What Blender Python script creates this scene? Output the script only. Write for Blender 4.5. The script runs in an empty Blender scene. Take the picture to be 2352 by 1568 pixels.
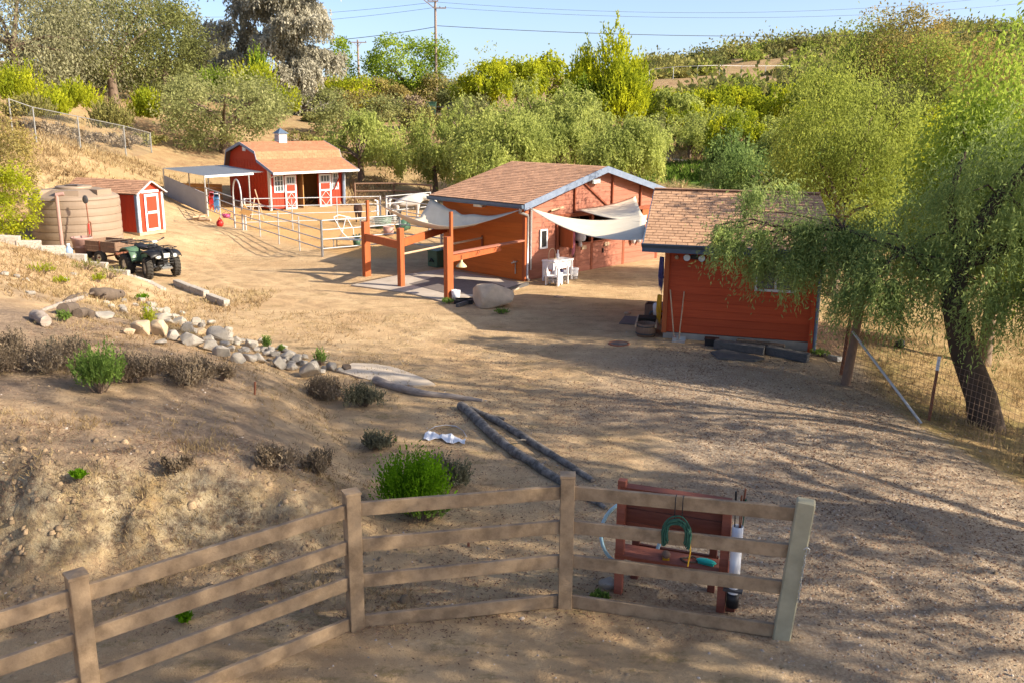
import bpy, bmesh, math, random
import numpy as np
from mathutils import Vector, Matrix, noise as mnoise

S = bpy.context.scene
COL = S.collection
R = math.radians

# ---------------------------------------------------------------- camera
cam_data = bpy.data.cameras.new('camera')
cam = bpy.data.objects.new('camera', cam_data)
COL.objects.link(cam)
CAM_H = 5.2
PITCH, ROLL = R(13.92), R(0.5)
cam_data.lens = 32.0
cam_data.sensor_width = 36.0
cam_data.clip_end = 2500
cam.matrix_world = Matrix.Translation((0, 0, CAM_H)) @ Matrix.Rotation(math.pi / 2 - PITCH, 4, 'X') @ Matrix.Rotation(ROLL, 4, 'Z')
S.camera = cam

# ---------------------------------------------------------------- sky and sun
SUN_EL = R(30)
SUN_AZ = math.atan2(0.954, -0.30)            # clockwise from +Y
world = bpy.data.worlds.new('World')
S.world = world
world.use_nodes = True
wn = world.node_tree
bg = wn.nodes['Background']
sky = wn.nodes.new('ShaderNodeTexSky')
sky.sky_type = 'NISHITA'
sky.sun_disc = False
sky.sun_elevation = SUN_EL
sky.sun_rotation = SUN_AZ
sky.altitude = 200
sky.air_density = 0.55
sky.dust_density = 1.9
sky.ozone_density = 0.6
wn.links.new(sky.outputs[0], bg.inputs[0])
bg.inputs[1].default_value = 0.118

sun_data = bpy.data.lights.new('sun', 'SUN')
sun_data.energy = 4.4
sun_data.angle = R(0.5)
sun_data.color = (1.0, 0.87, 0.68)
sun = bpy.data.objects.new('sun', sun_data)
COL.objects.link(sun)
to_sun = Vector((math.sin(SUN_AZ) * math.cos(SUN_EL), math.cos(SUN_AZ) * math.cos(SUN_EL), math.sin(SUN_EL)))
sun.rotation_euler = to_sun.to_track_quat('Z', 'Y').to_euler()

S.view_settings.view_transform = 'Standard'
S.view_settings.look = 'None'
S.view_settings.exposure = 1.25
S.view_settings.gamma = 1.0
S.view_settings.use_curve_mapping = False
S.render.engine = 'CYCLES'
S.cycles.max_bounces = 8
S.cycles.diffuse_bounces = 4
S.cycles.transmission_bounces = 4
S.cycles.transparent_max_bounces = 8

# ---------------------------------------------------------------- survey helpers: where a sight line of the photo meets the ground or a plane
FPX, PCX, PCY = 2090.0, 1176.0, 784.0
RM = np.array(cam.matrix_world.to_3x3())
EYE = np.array([0, 0, CAM_H])


def ray(x, y):
    return RM @ np.array([(x - PCX) / FPX, -(y - PCY) / FPX, -1.0])


def pz(x, y, z):
    d = ray(x, y)
    return Vector(EYE + d * ((z - CAM_H) / d[2]))


def pd(x, y, Y):
    d = ray(x, y)
    return Vector(EYE + d * (Y / d[1]))


def pg(x, y):
    d = ray(x, y)
    t = np.linspace(4, 260, 6000)
    p = EYE[None, :] + t[:, None] * d[None, :]
    g = G(p[:, 0], p[:, 1])
    k = int(np.argmax(p[:, 2] < g))
    if not (p[:, 2] < g).any():
        k = len(t) - 1
    return Vector((p[k, 0], p[k, 1], g[k]))


def gz(x, y):
    return float(G(np.array([x], float), np.array([y], float))[0])


# ---------------------------------------------------------------- mesh builder
class MB:
    def __init__(s):
        s.v, s.f, s.sm = [], [], []

    def add(s, vs, fs, sm=False):
        o = len(s.v)
        s.v += [tuple(v) for v in vs]
        s.f += [tuple(o + i for i in f) for f in fs]
        s.sm += [sm] * len(fs)
        return s

    def box(s, c, d, rot=None):
        c = Vector(c)
        hx, hy, hz = d[0] / 2, d[1] / 2, d[2] / 2
        vs = [Vector((x, y, z)) for x in (-hx, hx) for y in (-hy, hy) for z in (-hz, hz)]
        if rot is not None:
            if not isinstance(rot, Matrix):
                rot = Matrix.Rotation(rot, 3, 'Z')
            vs = [rot @ v for v in vs]
        return s.add([c + v for v in vs], [(0, 1, 3, 2), (4, 6, 7, 5), (0, 4, 5, 1), (2, 3, 7, 6), (0, 2, 6, 4), (1, 5, 7, 3)])

    def bar(s, p, q, w, h, up=(0, 0, 1)):
        p, q = Vector(p), Vector(q)
        d = (q - p)
        x = d.normalized()
        y = Vector(up).cross(x)
        if y.length < 1e-4:
            y = Vector((0, 1, 0)).cross(x)
        y.normalize()
        z = x.cross(y)
        m = Matrix((x, y, z)).transposed()
        return s.box((p + q) / 2, (d.length, w, h), m)

    def tube(s, pts, r, n=8, cap=True, sm=True):
        pts = [Vector(p) for p in pts]
        k = len(pts)
        rs = [r] * k if not hasattr(r, '__len__') else list(r)
        t0 = (pts[1] - pts[0]).normalized()
        a = Vector((0, 0, 1)) if abs(t0.z) < 0.9 else Vector((1, 0, 0))
        u = t0.cross(a).normalized()
        vs = []
        for i in range(k):
            t = (pts[min(i + 1, k - 1)] - pts[max(i - 1, 0)])
            t = t.normalized() if t.length > 1e-9 else t0
            u = (u - t * u.dot(t))
            u = u.normalized() if u.length > 1e-6 else t.orthogonal().normalized()
            w = t.cross(u)
            for j in range(n):
                an = 2 * math.pi * j / n
                vs.append(pts[i] + (u * math.cos(an) + w * math.sin(an)) * rs[i])
        fs = [(i * n + j, i * n + (j + 1) % n, (i + 1) * n + (j + 1) % n, (i + 1) * n + j) for i in range(k - 1) for j in range(n)]
        s.add(vs, fs, sm)
        if cap:
            s.add(vs[:n], [tuple(range(n))[::-1]])
            s.add(vs[-n:], [tuple(range(n))])
        return s

    def lathe(s, prof, n=24, c=(0, 0, 0), rot=None, sm=True):
        c = Vector(c)
        vs = []
        for (r, z) in prof:
            for j in range(n):
                a = 2 * math.pi * j / n
                v = Vector((r * math.cos(a), r * math.sin(a), z))
                vs.append(c + (rot @ v if rot is not None else v))
        k = len(prof)
        fs = [(i * n + j, i * n + (j + 1) % n, (i + 1) * n + (j + 1) % n, (i + 1) * n + j) for i in range(k - 1) for j in range(n)]
        return s.add(vs, fs, sm)

    def poly(s, pts, ext):
        """planar polygon extruded along the vector ext"""
        n = len(pts)
        ext = Vector(ext)
        a = [Vector(p) for p in pts]
        b = [p + ext for p in a]
        return s.add(a + b, [tuple(range(n))[::-1], tuple(range(n, 2 * n))] + [(i, (i + 1) % n, n + (i + 1) % n, n + i) for i in range(n)])

    def blob(s, c, r, seed=0, amp=0.2, n=10, m=7, freq=1.2, flat=0.0):
        c = Vector(c)
        r = (r, r, r) if not hasattr(r, '__len__') else r
        vs = []
        for i in range(m + 1):
            th = math.pi * i / m
            for j in range(n):
                ph = 2 * math.pi * j / n
                d = Vector((math.sin(th) * math.cos(ph), math.sin(th) * math.sin(ph), math.cos(th)))
                k = 1 + amp * mnoise.noise(d * freq + Vector((seed * 7.3, seed * 3.1, seed)))
                if i in (0, m):
                    k = 1
                vs.append(c + Vector((d.x * r[0] * k, d.y * r[1] * k, max(d.z, -1 + flat) * r[2] * k)))
        fs = [(i * n + j, (i + 1) * n + j, (i + 1) * n + (j + 1) % n, i * n + (j + 1) % n) for i in range(m) for j in range(n)]
        return s.add(vs, fs, True)

    def mesh(s, name, mat=None, bevel=0.0):
        me = bpy.data.meshes.new(name)
        me.from_pydata(s.v, [], s.f)
        me.polygons.foreach_set('use_smooth', s.sm)
        if bevel:
            bm = bmesh.new()
            bm.from_mesh(me)
            bmesh.ops.remove_doubles(bm, verts=bm.verts, dist=1e-5)
            es = [e for e in bm.edges if len(e.link_faces) == 2 and e.calc_face_angle(0) > 0.5]
            bmesh.ops.bevel(bm, geom=es, offset=bevel, segments=1, affect='EDGES')
            bm.to_mesh(me)
            bm.free()
        if mat is not None:
            me.materials.append(mat)
        me.update()
        return me

    def build(s, name, mat, parent=None, bevel=0.0, label=None, cat=None, group=None, kind=None):
        return put(name, s.mesh(name, mat, bevel), parent, label, cat, group, kind)


def put(name, me, parent=None, label=None, cat=None, group=None, kind=None, loc=None, rz=0.0):
    o = bpy.data.objects.new(name, me)
    COL.objects.link(o)
    if parent is not None:
        o.parent = parent
    if loc is not None:
        o.location = loc
    if rz:
        o.rotation_euler = (0, 0, rz)
    for k, v in (('label', label), ('category', cat), ('group', group), ('kind', kind)):
        if v:
            o[k] = v
    return o


def thing(name, label, cat, loc=(0, 0, 0), rz=0.0, group=None):
    return put(name, None, None, label, cat, group, None, loc, rz)


def dup(root, loc=None, rz=0.0, label=None, scale=None):
    kids = {}
    for o in S.objects:
        if o.parent is not None:
            kids.setdefault(o.parent.name, []).append(o)

    def cp(o, par):
        c = o.copy()
        COL.objects.link(c)
        if par is not None:
            c.parent = par
        for ch in kids.get(o.name, []):
            cp(ch, c)
        return c
    c = cp(root, None)
    if loc is not None:
        c.location = loc
    c.rotation_euler = (0, 0, rz)
    if label:
        c['label'] = label
    if scale is not None:
        c.scale = scale if hasattr(scale, '__len__') else (scale,) * 3
    return c


def quad_mesh(name, V, mat, smooth=False):
    """V: (N,4,3) array of quads -> one mesh, quickly"""
    n = len(V)
    me = bpy.data.meshes.new(name)
    me.vertices.add(4 * n)
    me.vertices.foreach_set('co', np.ascontiguousarray(V, dtype=np.float32).ravel())
    me.loops.add(4 * n)
    me.loops.foreach_set('vertex_index', np.arange(4 * n, dtype=np.int32))
    me.polygons.add(n)
    me.polygons.foreach_set('loop_start', np.arange(0, 4 * n, 4, dtype=np.int32))
    me.polygons.foreach_set('loop_total', np.full(n, 4, dtype=np.int32))
    me.update(calc_edges=True)
    me.validate()
    if mat is not None:
        me.materials.append(mat)
    return me


# ---------------------------------------------------------------- materials
def M(name, c1, c2=None, scale=6.0, rough=0.8, bump=0.15, stretch=(1, 1, 1), vary=0.0, metal=0.0, detail=6.0, lo=0.3, hi=0.7, spec=0.3, speck=None, bscale=None):
    m = bpy.data.materials.new(name)
    m.use_nodes = True
    nt = m.node_tree
    N, L = nt.nodes, nt.links
    b = N['Principled BSDF']
    b.inputs['Roughness'].default_value = rough
    b.inputs['Metallic'].default_value = metal
    b.inputs['Specular IOR Level'].default_value = spec
    tc = N.new('ShaderNodeTexCoord')
    mp = N.new('ShaderNodeMapping')
    mp.inputs['Scale'].default_value = stretch
    L.new(tc.outputs['Object'], mp.inputs[0])
    nz = N.new('ShaderNodeTexNoise')
    nz.inputs['Scale'].default_value = scale
    nz.inputs['Detail'].default_value = detail
    nz.inputs['Roughness'].default_value = 0.62
    L.new(mp.outputs[0], nz.inputs[0])
    cr = N.new('ShaderNodeValToRGB')
    c2 = c2 or tuple(c * 0.75 for c in c1)
    cr.color_ramp.elements[0].position = lo
    cr.color_ramp.elements[1].position = hi
    cr.color_ramp.elements[0].color = (*c2, 1)
    cr.color_ramp.elements[1].color = (*c1, 1)
    L.new(nz.outputs[0], cr.inputs[0])
    out = cr.outputs[0]
    if speck:
        v = N.new('ShaderNodeTexNoise')
        v.inputs['Scale'].default_value = speck[1]
        v.inputs['Detail'].default_value = 3
        L.new(tc.outputs['Object'], v.inputs[0])
        r2 = N.new('ShaderNodeMapRange')
        r2.inputs[1].default_value = speck[2]
        r2.inputs[2].default_value = speck[2] + 0.08
        L.new(v.outputs[0], r2.inputs[0])
        mx = N.new('ShaderNodeMix')
        mx.data_type = 'RGBA'
        L.new(r2.outputs[0], mx.inputs[0])
        L.new(out, mx.inputs[6])
        mx.inputs[7].default_value = (*speck[0], 1)
        out = mx.outputs[2]
    if vary:
        g = N.new('ShaderNodeNewGeometry')
        oi = N.new('ShaderNodeObjectInfo')
        ad = N.new('ShaderNodeMath')
        ad.operation = 'ADD'
        L.new(g.outputs['Random Per Island'], ad.inputs[0])
        L.new(oi.outputs['Random'], ad.inputs[1])
        fr = N.new('ShaderNodeMath')
        fr.operation = 'FRACT'
        L.new(ad.outputs[0], fr.inputs[0])
        mr = N.new('ShaderNodeMapRange')
        mr.inputs[3].default_value = 1 - vary
        mr.inputs[4].default_value = 1 + vary
        L.new(fr.outputs[0], mr.inputs[0])
        hs = N.new('ShaderNodeHueSaturation')
        L.new(mr.outputs[0], hs.inputs['Value'])
        L.new(out, hs.inputs['Color'])
        out = hs.outputs[0]
    L.new(out, b.inputs['Base Color'])
    if bump:
        src = nz
        if bscale:
            src = N.new('ShaderNodeTexNoise')
            src.inputs['Scale'].default_value = bscale
            src.inputs['Detail'].default_value = 5
            L.new(mp.outputs[0], src.inputs[0])
        bp = N.new('ShaderNodeBump')
        bp.inputs['Strength'].default_value = bump
        bp.inputs['Distance'].default_value = 0.03
        L.new(src.outputs[0], bp.inputs['Height'])
        L.new(bp.outputs[0], b.inputs['Normal'])
    return m


def leaf_mat(name, c1, c2, c3=None, trans=0.4, scale=0.5, gloss=0.0):
    """leaves: colour differs from leaf to leaf and from bough to bough"""
    m = bpy.data.materials.new(name)
    m.use_nodes = True
    nt = m.node_tree
    N, L = nt.nodes, nt.links
    N.remove(N['Principled BSDF'])
    out = N['Material Output']
    g = N.new('ShaderNodeNewGeometry')
    tc = N.new('ShaderNodeTexCoord')
    nz = N.new('ShaderNodeTexNoise')
    nz.inputs['Scale'].default_value = scale
    nz.inputs['Detail'].default_value = 3
    L.new(tc.outputs['Object'], nz.inputs[0])
    mr = N.new('ShaderNodeMapRange')
    mr.inputs[1].default_value, mr.inputs[2].default_value = 0.35, 0.65
    mr.inputs[3].default_value, mr.inputs[4].default_value = 0.0, 0.62
    L.new(nz.outputs[0], mr.inputs[0])
    ma = N.new('ShaderNodeMath')
    ma.operation = 'MULTIPLY_ADD'
    ma.inputs[1].default_value = 0.38
    L.new(g.outputs['Random Per Island'], ma.inputs[0])
    L.new(mr.outputs[0], ma.inputs[2])
    cr = N.new('ShaderNodeValToRGB')
    e = cr.color_ramp.elements
    e[0].color, e[1].color = (*c2, 1), (*c1, 1)
    e[0].position, e[1].position = 0.15, 0.8
    if c3:
        k = e.new(0.97)
        k.color = (*c3, 1)
    L.new(ma.outputs[0], cr.inputs[0])
    df = N.new('ShaderNodeBsdfDiffuse')
    tr = N.new('ShaderNodeBsdfTranslucent')
    L.new(cr.outputs[0], df.inputs[0])
    L.new(cr.outputs[0], tr.inputs[0])
    mx = N.new('ShaderNodeMixShader')
    mx.inputs[0].default_value = trans
    L.new(df.outputs[0], mx.inputs[1])
    L.new(tr.outputs[0], mx.inputs[2])
    L.new(mx.outputs[0], out.inputs[0])
    return m
# ---------------------------------------------------------------- terrain
def vn(x, y, seed=0):
    """value noise in -1..1"""
    xi, yi = np.floor(x), np.floor(y)
    fx, fy = x - xi, y - yi
    fx, fy = fx * fx * (3 - 2 * fx), fy * fy * (3 - 2 * fy)

    def h(a, b):
        n = np.sin(a * 127.1 + b * 311.7 + seed * 74.7) * 43758.5453
        return (n - np.floor(n)) * 2 - 1
    return (h(xi, yi) * (1 - fx) + h(xi + 1, yi) * fx) * (1 - fy) + (h(xi, yi + 1) * (1 - fx) + h(xi + 1, yi + 1) * fx) * fy


def fbm(x, y, seed=0, o=4):
    s, a = 0, 0.5
    for k in range(o):
        s = s + a * vn(x, y, seed + k)
        x, y, a = x * 2.03 + 3.1, y * 2.03 - 1.7, a * 0.5
    return s


def sst(a, b, v):
    t = np.clip((v - a) / (b - a), 0, 1)
    return t * t * (3 - 2 * t)


_c = [(x, y, 0) for x in (-8, -3, 2, 6) for y in (-8, 3, 9, 15, 21, 28)]
_c += [(x, y, 0) for x in (-12, -7, -2, 4) for y in (35, 42, 49)]
_c += [(9, 33, -.1), (9, 42, 0), (10, 20, -.35), (9, 16.5, -.45), (13, 14, -.9), (8.5, 11, -.25), (11, 8, -.6), (14, 24, -.8), (20, 12, -1.6), (24, 28, -1.2), (18, 40, -.5),
       (-11, 28.6, .1), (-13.4, 31.2, .2), (-14.4, 35, .5), (-13, 40, .15), (-16.3, 34, .55), (-17, 43, .6), (-17.5, 49, .5), (-20, 44, 2.0), (-24.1, 47, 3.7), (-23.7, 51, 3.2), (-23.9, 57, 2.7),
       (-19, 55, 1.1), (-13, 57, .4), (-32, 50, 5.5), (-32, 68, 6), (-31, 75, 5.7), (-16, 70, 1.8), (-6, 60, .4), (1, 58, .2), (-22, 97, 4.9), (-21, 130, 7), (-9, 85, 3.9), (-10, 65, 1.6),
       (-13, 114, 6.0), (0, 114, 6.2), (0, 86, 3.5), (6, 68, 1.1), (13, 64, 1.4), (13.9, 78, 2.6), (18, 88, 4.2), (21, 98, 6.4), (19, 130, 9.8), (37, 130, 10.5), (30, 220, 16.5), (72, 220, 22), (110, 220, 25),
       (-12, 180, 9.5), (-18, 240, 12), (28, 60, .4), (45, 70, 1.5), (45, 100, 6), (60, 150, 12), (-60, 60, 9), (-60, 110, 11), (-60, 220, 15), (-30, 24, 3.6), (-30, 10, 3), (-18, 24, 1.2),
       (0, 400, 8), (120, 400, 14), (-120, 400, 10), (120, 60, 4), (-120, 60, 14), (30, -20, -2), (-30, -20, 2), (0, -30, 0), (60, 10, -2)]
_C = np.array(_c, float)


def _phi(r2):
    return np.sqrt(r2 + 9.0)


_A = _phi(((_C[:, None, :2] - _C[None, :, :2]) ** 2).sum(-1))
_n = len(_C)
_B = np.zeros((_n + 3, _n + 3))
_B[:_n, :_n] = _A + np.eye(_n) * -0.02
_B[:_n, _n:] = np.c_[np.ones(_n), _C[:, :2] / 50]
_B[_n:, :_n] = _B[:_n, _n:].T
_W = np.linalg.solve(_B, np.r_[_C[:, 2], 0, 0, 0])


def base_h(x, y):
    sh = x.shape
    x, y = x.ravel(), y.ravel()
    out = np.empty(len(x))
    for i in range(0, len(x), 40000):
        a, b = x[i:i + 40000], y[i:i + 40000]
        out[i:i + 40000] = _phi((a[:, None] - _C[None, :, 0]) ** 2 + (b[:, None] - _C[None, :, 1]) ** 2) @ _W[:_n] + _W[_n] + _W[_n + 1] * a / 50 + _W[_n + 2] * b / 50
    return out.reshape(sh)


def timber_y(x):
    return np.interp(x, [-18, -14.5, -13.3, -10.8, -9.2, -7.8], [26.0, 26.2, 26.9, 26.8, 25.2, 23.6])


def bank_y(x):
    """foot of the eroded bank above the ranch fence"""
    return np.interp(x, [-9, -5, -3.2, -1.9, -0.8], [9.1, 9.25, 9.6, 10.1, 11.0]) + 0.18 * vn(x * 1.1, x * 0, 5) + .06 * vn(x * 4.3, x * 0, 9)


def hill_parts(x, y):
    xb = np.interp(y, [6, 9, 11, 14, 17, 19.5, 21.5, 24, 27], [-.2, -.7, -1.5, -2.7, -3.9, -5.4, -7.2, -8.6, -9.9])
    d = np.maximum(xb - x, 0)
    near = 1.15 * (1 - np.exp(-d / 2.3)) + 0.05 * d
    far = 0.185 * d * sst(0, 1.5, d)
    h = near + (far - near) * sst(15, 24, y)
    by = bank_y(x)
    t = (y - by) / 1.55
    # erosion ribs run down the bank face
    ribs = 0.10 * np.abs(vn(x * 1.6 + 1.3 * y, y * .6, 3)) + 0.10 * np.abs(vn(x * 4.0 + 2.4 * y, y * 1.2, 7)) + .12 * fbm(x * 1.2, y * 1.2, 8, 3) + .12
    face = np.clip(1 - np.abs(t - 0.55) / 0.9, 0, 1)
    m = sst(0, 1, t + (ribs - .2) * .8 * face)
    ty = timber_y(x)
    back = 1 - sst(0.02, 0.22, y - ty)
    back = np.maximum(back, sst(-15.6, -18.5, x) * (1 - sst(0, 8, y - ty)))
    return h * m * back, m * (1 - m) * 4 * np.clip(h, 0, 1), h * m * back


RUT = np.array([(7.2, 2), (5.4, 7), (4.6, 11), (3.0, 15), (.2, 19.5), (-3.2, 23.5), (-7.0, 27), (-10.5, 31), (-13, 36)], float)


def ruts(x, y):
    """shallow wheel tracks across the yard: (depth, side bank)"""
    best = np.full(x.shape, 99.0)
    for (a, b) in zip(RUT[:-1], RUT[1:]):
        d = b - a
        t = np.clip(((x - a[0]) * d[0] + (y - a[1]) * d[1]) / (d @ d), 0, 1)
        best = np.minimum(best, np.hypot(x - a[0] - t * d[0], y - a[1] - t * d[1]))
    best = best + .10 * vn(x * .6, y * .6, 17)
    k = np.abs(best - .62)
    return np.exp(-(k / .11) ** 2) - .55 * np.exp(-((k - .24) / .10) ** 2)


def G(x, y):
    x, y = np.asarray(x, float), np.asarray(y, float)
    h, face, _ = hill_parts(x, y)
    r = np.hypot(x, y)
    rough = .05 * fbm(x * .35, y * .35, 11, 3) + np.where(r < 45, .022 * fbm(x * 2.2, y * 2.2, 21, 3), 0)
    rough = rough + 0.16 * face * fbm(x * 2.3, y * 2.6, 31, 3) + .13 * face * fbm(x * 6, y * 5, 35, 3) + np.clip(h, 0, .5) * .10 * fbm(x * 1.3, y * 1.3, 41, 3)
    rough = rough + sst(60, 160, r) * 1.5 * fbm(x * .05, y * .05, 51, 3)
    near_ = r < 45
    dents = .05 * np.minimum(0, vn(x * 3.1, y * 3.1, 43) + .35) * sst(0, .3, .2 + fbm(x * .4, y * .4, 44, 2))
    rough = rough + np.where(near_, dents - .028 * ruts(x, y), 0)
    # the yard round the buildings is trodden flat
    flat = (1 - sst(5, 9, np.hypot(x - 1.5, y - 30))) * .8
    return base_h(x, y) + h + rough * (1 - flat)


def _lines(lo, a, b, hi, s, g=1.07, mids=()):
    v = list(np.arange(a, b, s))
    st, p = s, v[-1]
    while p < hi:
        st *= g
        p += st
        v.append(p)
    st, p = s, a
    w = []
    while p > lo:
        st *= g
        p -= st
        w.append(p)
    return np.array(w[::-1] + v)


gx = _lines(-320, -10.5, 9.5, 320, .088, 1.06)
gy = np.r_[_lines(-40, 6.5, 14, 14, .078, 1.09)]
gy = np.r_[gy[gy < 14], _lines(14, 14, 30, 520, .12, 1.035)[1:]]
GX, GY = np.meshgrid(gx, gy)
GZ = G(GX, GY)
ny, nx = GX.shape
me = bpy.data.meshes.new('ground')
me.vertices.add(nx * ny)
me.vertices.foreach_set('co', np.stack([GX, GY, GZ], -1).astype(np.float32).ravel())
ii = (np.arange(ny - 1)[:, None] * nx + np.arange(nx - 1)[None, :]).ravel()
quads = np.stack([ii, ii + 1, ii + 1 + nx, ii + nx], -1).astype(np.int32)
nf = len(quads)
me.loops.add(4 * nf)
me.loops.foreach_set('vertex_index', quads.ravel())
me.polygons.add(nf)
me.polygons.foreach_set('loop_start', np.arange(0, 4 * nf, 4, dtype=np.int32))
me.polygons.foreach_set('loop_total', np.full(nf, 4, dtype=np.int32))
me.polygons.foreach_set('use_smooth', np.ones(nf, bool))
me.update(calc_edges=True)


def zone(name, arr):
    a = me.attributes.new(name, 'FLOAT', 'POINT')
    a.data.foreach_set('value', arr.astype(np.float32).ravel())


_h, _face, _hm = hill_parts(GX, GY)
wob = fbm(GX * .5, GY * .5, 61, 4)
# gravelly strip that swings round the right of the yard
dgr = np.minimum(np.abs(GX - np.interp(GY, [4, 9, 13, 17, 21], [5.6, 5.2, 5.4, 5.6, 4.5])), 20)
gravel = (1 - sst(2.0, 5.2, dgr + wob * 2.0)) * (1 - sst(18, 22, GY)) * sst(3, 9, GY) * .8
zone('gravel', np.clip(gravel, 0, 1))
zone('bank', np.clip(_face * 1.3, 0, 1) * sst(-.6, -1.6, GX))
straw = sst(.0, .5, np.maximum(0, GX - np.interp(GY, [5, 11, 16, 18, 30], [8, 7.6, 7.0, 7.2, 9])) - .1) * (1 - sst(60, 90, GY))
straw = np.maximum(straw, sst(.3, 1.0, base_h(GX, GY)) * sst(30, 34, GY) * (.55 + .4 * wob))
zone('straw', np.clip(straw, 0, 1))
zone('mulch', np.clip(sst(.15, .8, _hm) * (1 - sst(19, 22, GY)) * (.55 + .8 * fbm(GX * .8, GY * .8, 71, 3)), 0, 1))
green = (1 - sst(3.2, 5.5, np.hypot((GX - 14.2) * .75, (GY - 65.5) * .8) + wob)) * .95
zone('green', np.clip(green, 0, 1))
zone('far', sst(48, 70, np.hypot(GX, GY)))
corral = sst(0, 1.2, GX + .75 * (GY - 41) + 12.2) * sst(0, 1, GY - 33) * (1 - sst(50, 53, GY)) * (1 - sst(-5, -2.5, GX))
zone('corral', np.clip(corral, 0, 1))


def ground_material():
    m = bpy.data.materials.new('ground_soil')
    m.use_nodes = True
    nt = m.node_tree
    N, L = nt.nodes, nt.links
    b = N['Principled BSDF']
    b.inputs['Roughness'].default_value = .95
    b.inputs['Specular IOR Level'].default_value = .1
    tc = N.new('ShaderNodeTexCoord')

    def noise(scale, det=5, rough=.6, st=None):
        n = N.new('ShaderNodeTexNoise')
        n.inputs['Scale'].default_value = scale
        n.inputs['Detail'].default_value = det
        n.inputs['Roughness'].default_value = rough
        if st:
            mp = N.new('ShaderNodeMapping')
            mp.inputs['Scale'].default_value = st
            L.new(tc.outputs['Object'], mp.inputs[0])
            L.new(mp.outputs[0], n.inputs[0])
        else:
            L.new(tc.outputs['Object'], n.inputs[0])
        return n.outputs[0]

    def ramp(f, stops):
        r = N.new('ShaderNodeValToRGB')
        e = r.color_ramp.elements
        while len(e) < len(stops):
            e.new(.5)
        for k, (p, c) in zip(e, stops):
            k.position, k.color = p, (*c, 1)
        L.new(f, r.inputs[0])
        return r.outputs[0]

    def attr(n):
        a = N.new('ShaderNodeAttribute')
        a.attribute_name = n
        return a.outputs['Fac']

    def mix(f, a, c, mode='MIX'):
        x = N.new('ShaderNodeMix')
        x.data_type = 'RGBA'
        x.blend_type = mode
        if isinstance(f, float):
            x.inputs[0].default_value = f
        else:
            L.new(f, x.inputs[0])
        L.new(a, x.inputs[6])
        if isinstance(c, tuple):
            x.inputs[7].default_value = (*c, 1)
        else:
            L.new(c, x.inputs[7])
        return x.outputs[2]

    def rng(f, a, c, lo=0.0, hi=1.0):
        r = N.new('ShaderNodeMapRange')
        r.inputs[1].default_value, r.inputs[2].default_value = a, c
        r.inputs[3].default_value, r.inputs[4].default_value = lo, hi
        L.new(f, r.inputs[0])
        return r.outputs[0]

    def mul(a, c):
        x = N.new('ShaderNodeMath')
        x.operation = 'MULTIPLY'
        L.new(a, x.inputs[0])
        if isinstance(c, float):
            x.inputs[1].default_value = c
        else:
            L.new(c, x.inputs[1])
        return x.outputs[0]

    big = noise(.35, 5)
    mid = noise(1.6, 6, .65)
    fine = noise(11, 6, .7)
    xf = noise(46, 4, .7)
    streak = noise(1.1, 6, .7, (1.0, 3.2, 1.0))
    col = ramp(mid, [(.30, (0.356, 0.244, 0.139)), (.5, (0.502, 0.356, 0.205)), (.72, (0.620, 0.455, 0.271))])
    col = mix(rng(big, .42, .62, 0, .45), col, (0.436, 0.284, 0.152))
    # thin dead weeds over the trodden soil
    col = mix(mul(rng(streak, .53, .60), rng(fine, .42, .56, 0, .75)), col, (0.264, 0.198, 0.092))
    # crumbs and small stones
    col = mix(rng(fine, .60, .70, 0, .55), col, (0.686, 0.554, 0.383))
    col = mix(rng(xf, .60, .68, 0, .6), col, (0.198, 0.139, 0.086))
    col = mix(attr('corral'), col, ramp(fine, [(.3, (0.449, 0.264, 0.112)), (.7, (0.607, 0.383, 0.172))]))
    col = mix(mul(attr('mulch'), .9), col, ramp(noise(9, 6, .75), [(.32, (.12, .088, .070)), (.52, (.235, .175, .130)), (.74, (.40, .31, .215))]))
    col = mix(mul(attr('bank'), .9), col, mix(rng(noise(7, 6, .75), .46, .60), ramp(noise(2.2, 6, .7), [(.3, (.30, .19, .075)), (.44, (.37, .28, .155)), (.58, (.50, .41, .265)), (.72, (.30, .24, .165))]), (.17, .12, .08)))
    col = mix(attr('gravel'), col, mix(rng(big, .44, .58), ramp(noise(24, 4, .7), [(.34, (0.211, 0.154, 0.113)), (.5, (0.389, 0.301, 0.221)), (.68, (0.622, 0.534, 0.416))]), ramp(noise(30, 4, .7), [(.34, (0.166, 0.114, 0.092)), (.5, (0.300, 0.233, 0.173)), (.7, (0.512, 0.432, 0.324))])))
    col = mix(attr('straw'), col, mix(rng(noise(1.4, 6, .7), .45, .6), ramp(noise(7, 6, .75, (1, 1, .3)), [(.32, (.24, .15, .075)), (.52, (.37, .255, .125)), (.72, (.50, .385, .20))]), (.26, .20, .085)))
    col = mix(attr('far'), col, mix(rng(noise(1.3, 6, .75), .38, .62), ramp(noise(.22, 6, .65), [(.34, (.20, .105, .06)), (.52, (.29, .18, .095)), (.7, (.27, .215, .09))]), (.37, .275, .145)))
    col = mix(attr('green'), col, ramp(noise(2, 5, .7), [(.35, (0.066, 0.158, 0.020)), (.65, (0.185, 0.343, 0.040))]))
    L.new(col, b.inputs['Base Color'])
    ad = N.new('ShaderNodeMath')
    ad.operation = 'MULTIPLY_ADD'
    ad.inputs[1].default_value = .45
    L.new(xf, ad.inputs[0])
    L.new(fine, ad.inputs[2])
    bp = N.new('ShaderNodeBump')
    bp.inputs['Strength'].default_value = .9
    bp.inputs['Distance'].default_value = .05
    L.new(ad.outputs[0], bp.inputs['Height'])
    L.new(bp.outputs[0], b.inputs['Normal'])
    return m


me.materials.append(ground_material())
put('ground', me, kind='structure')
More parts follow.
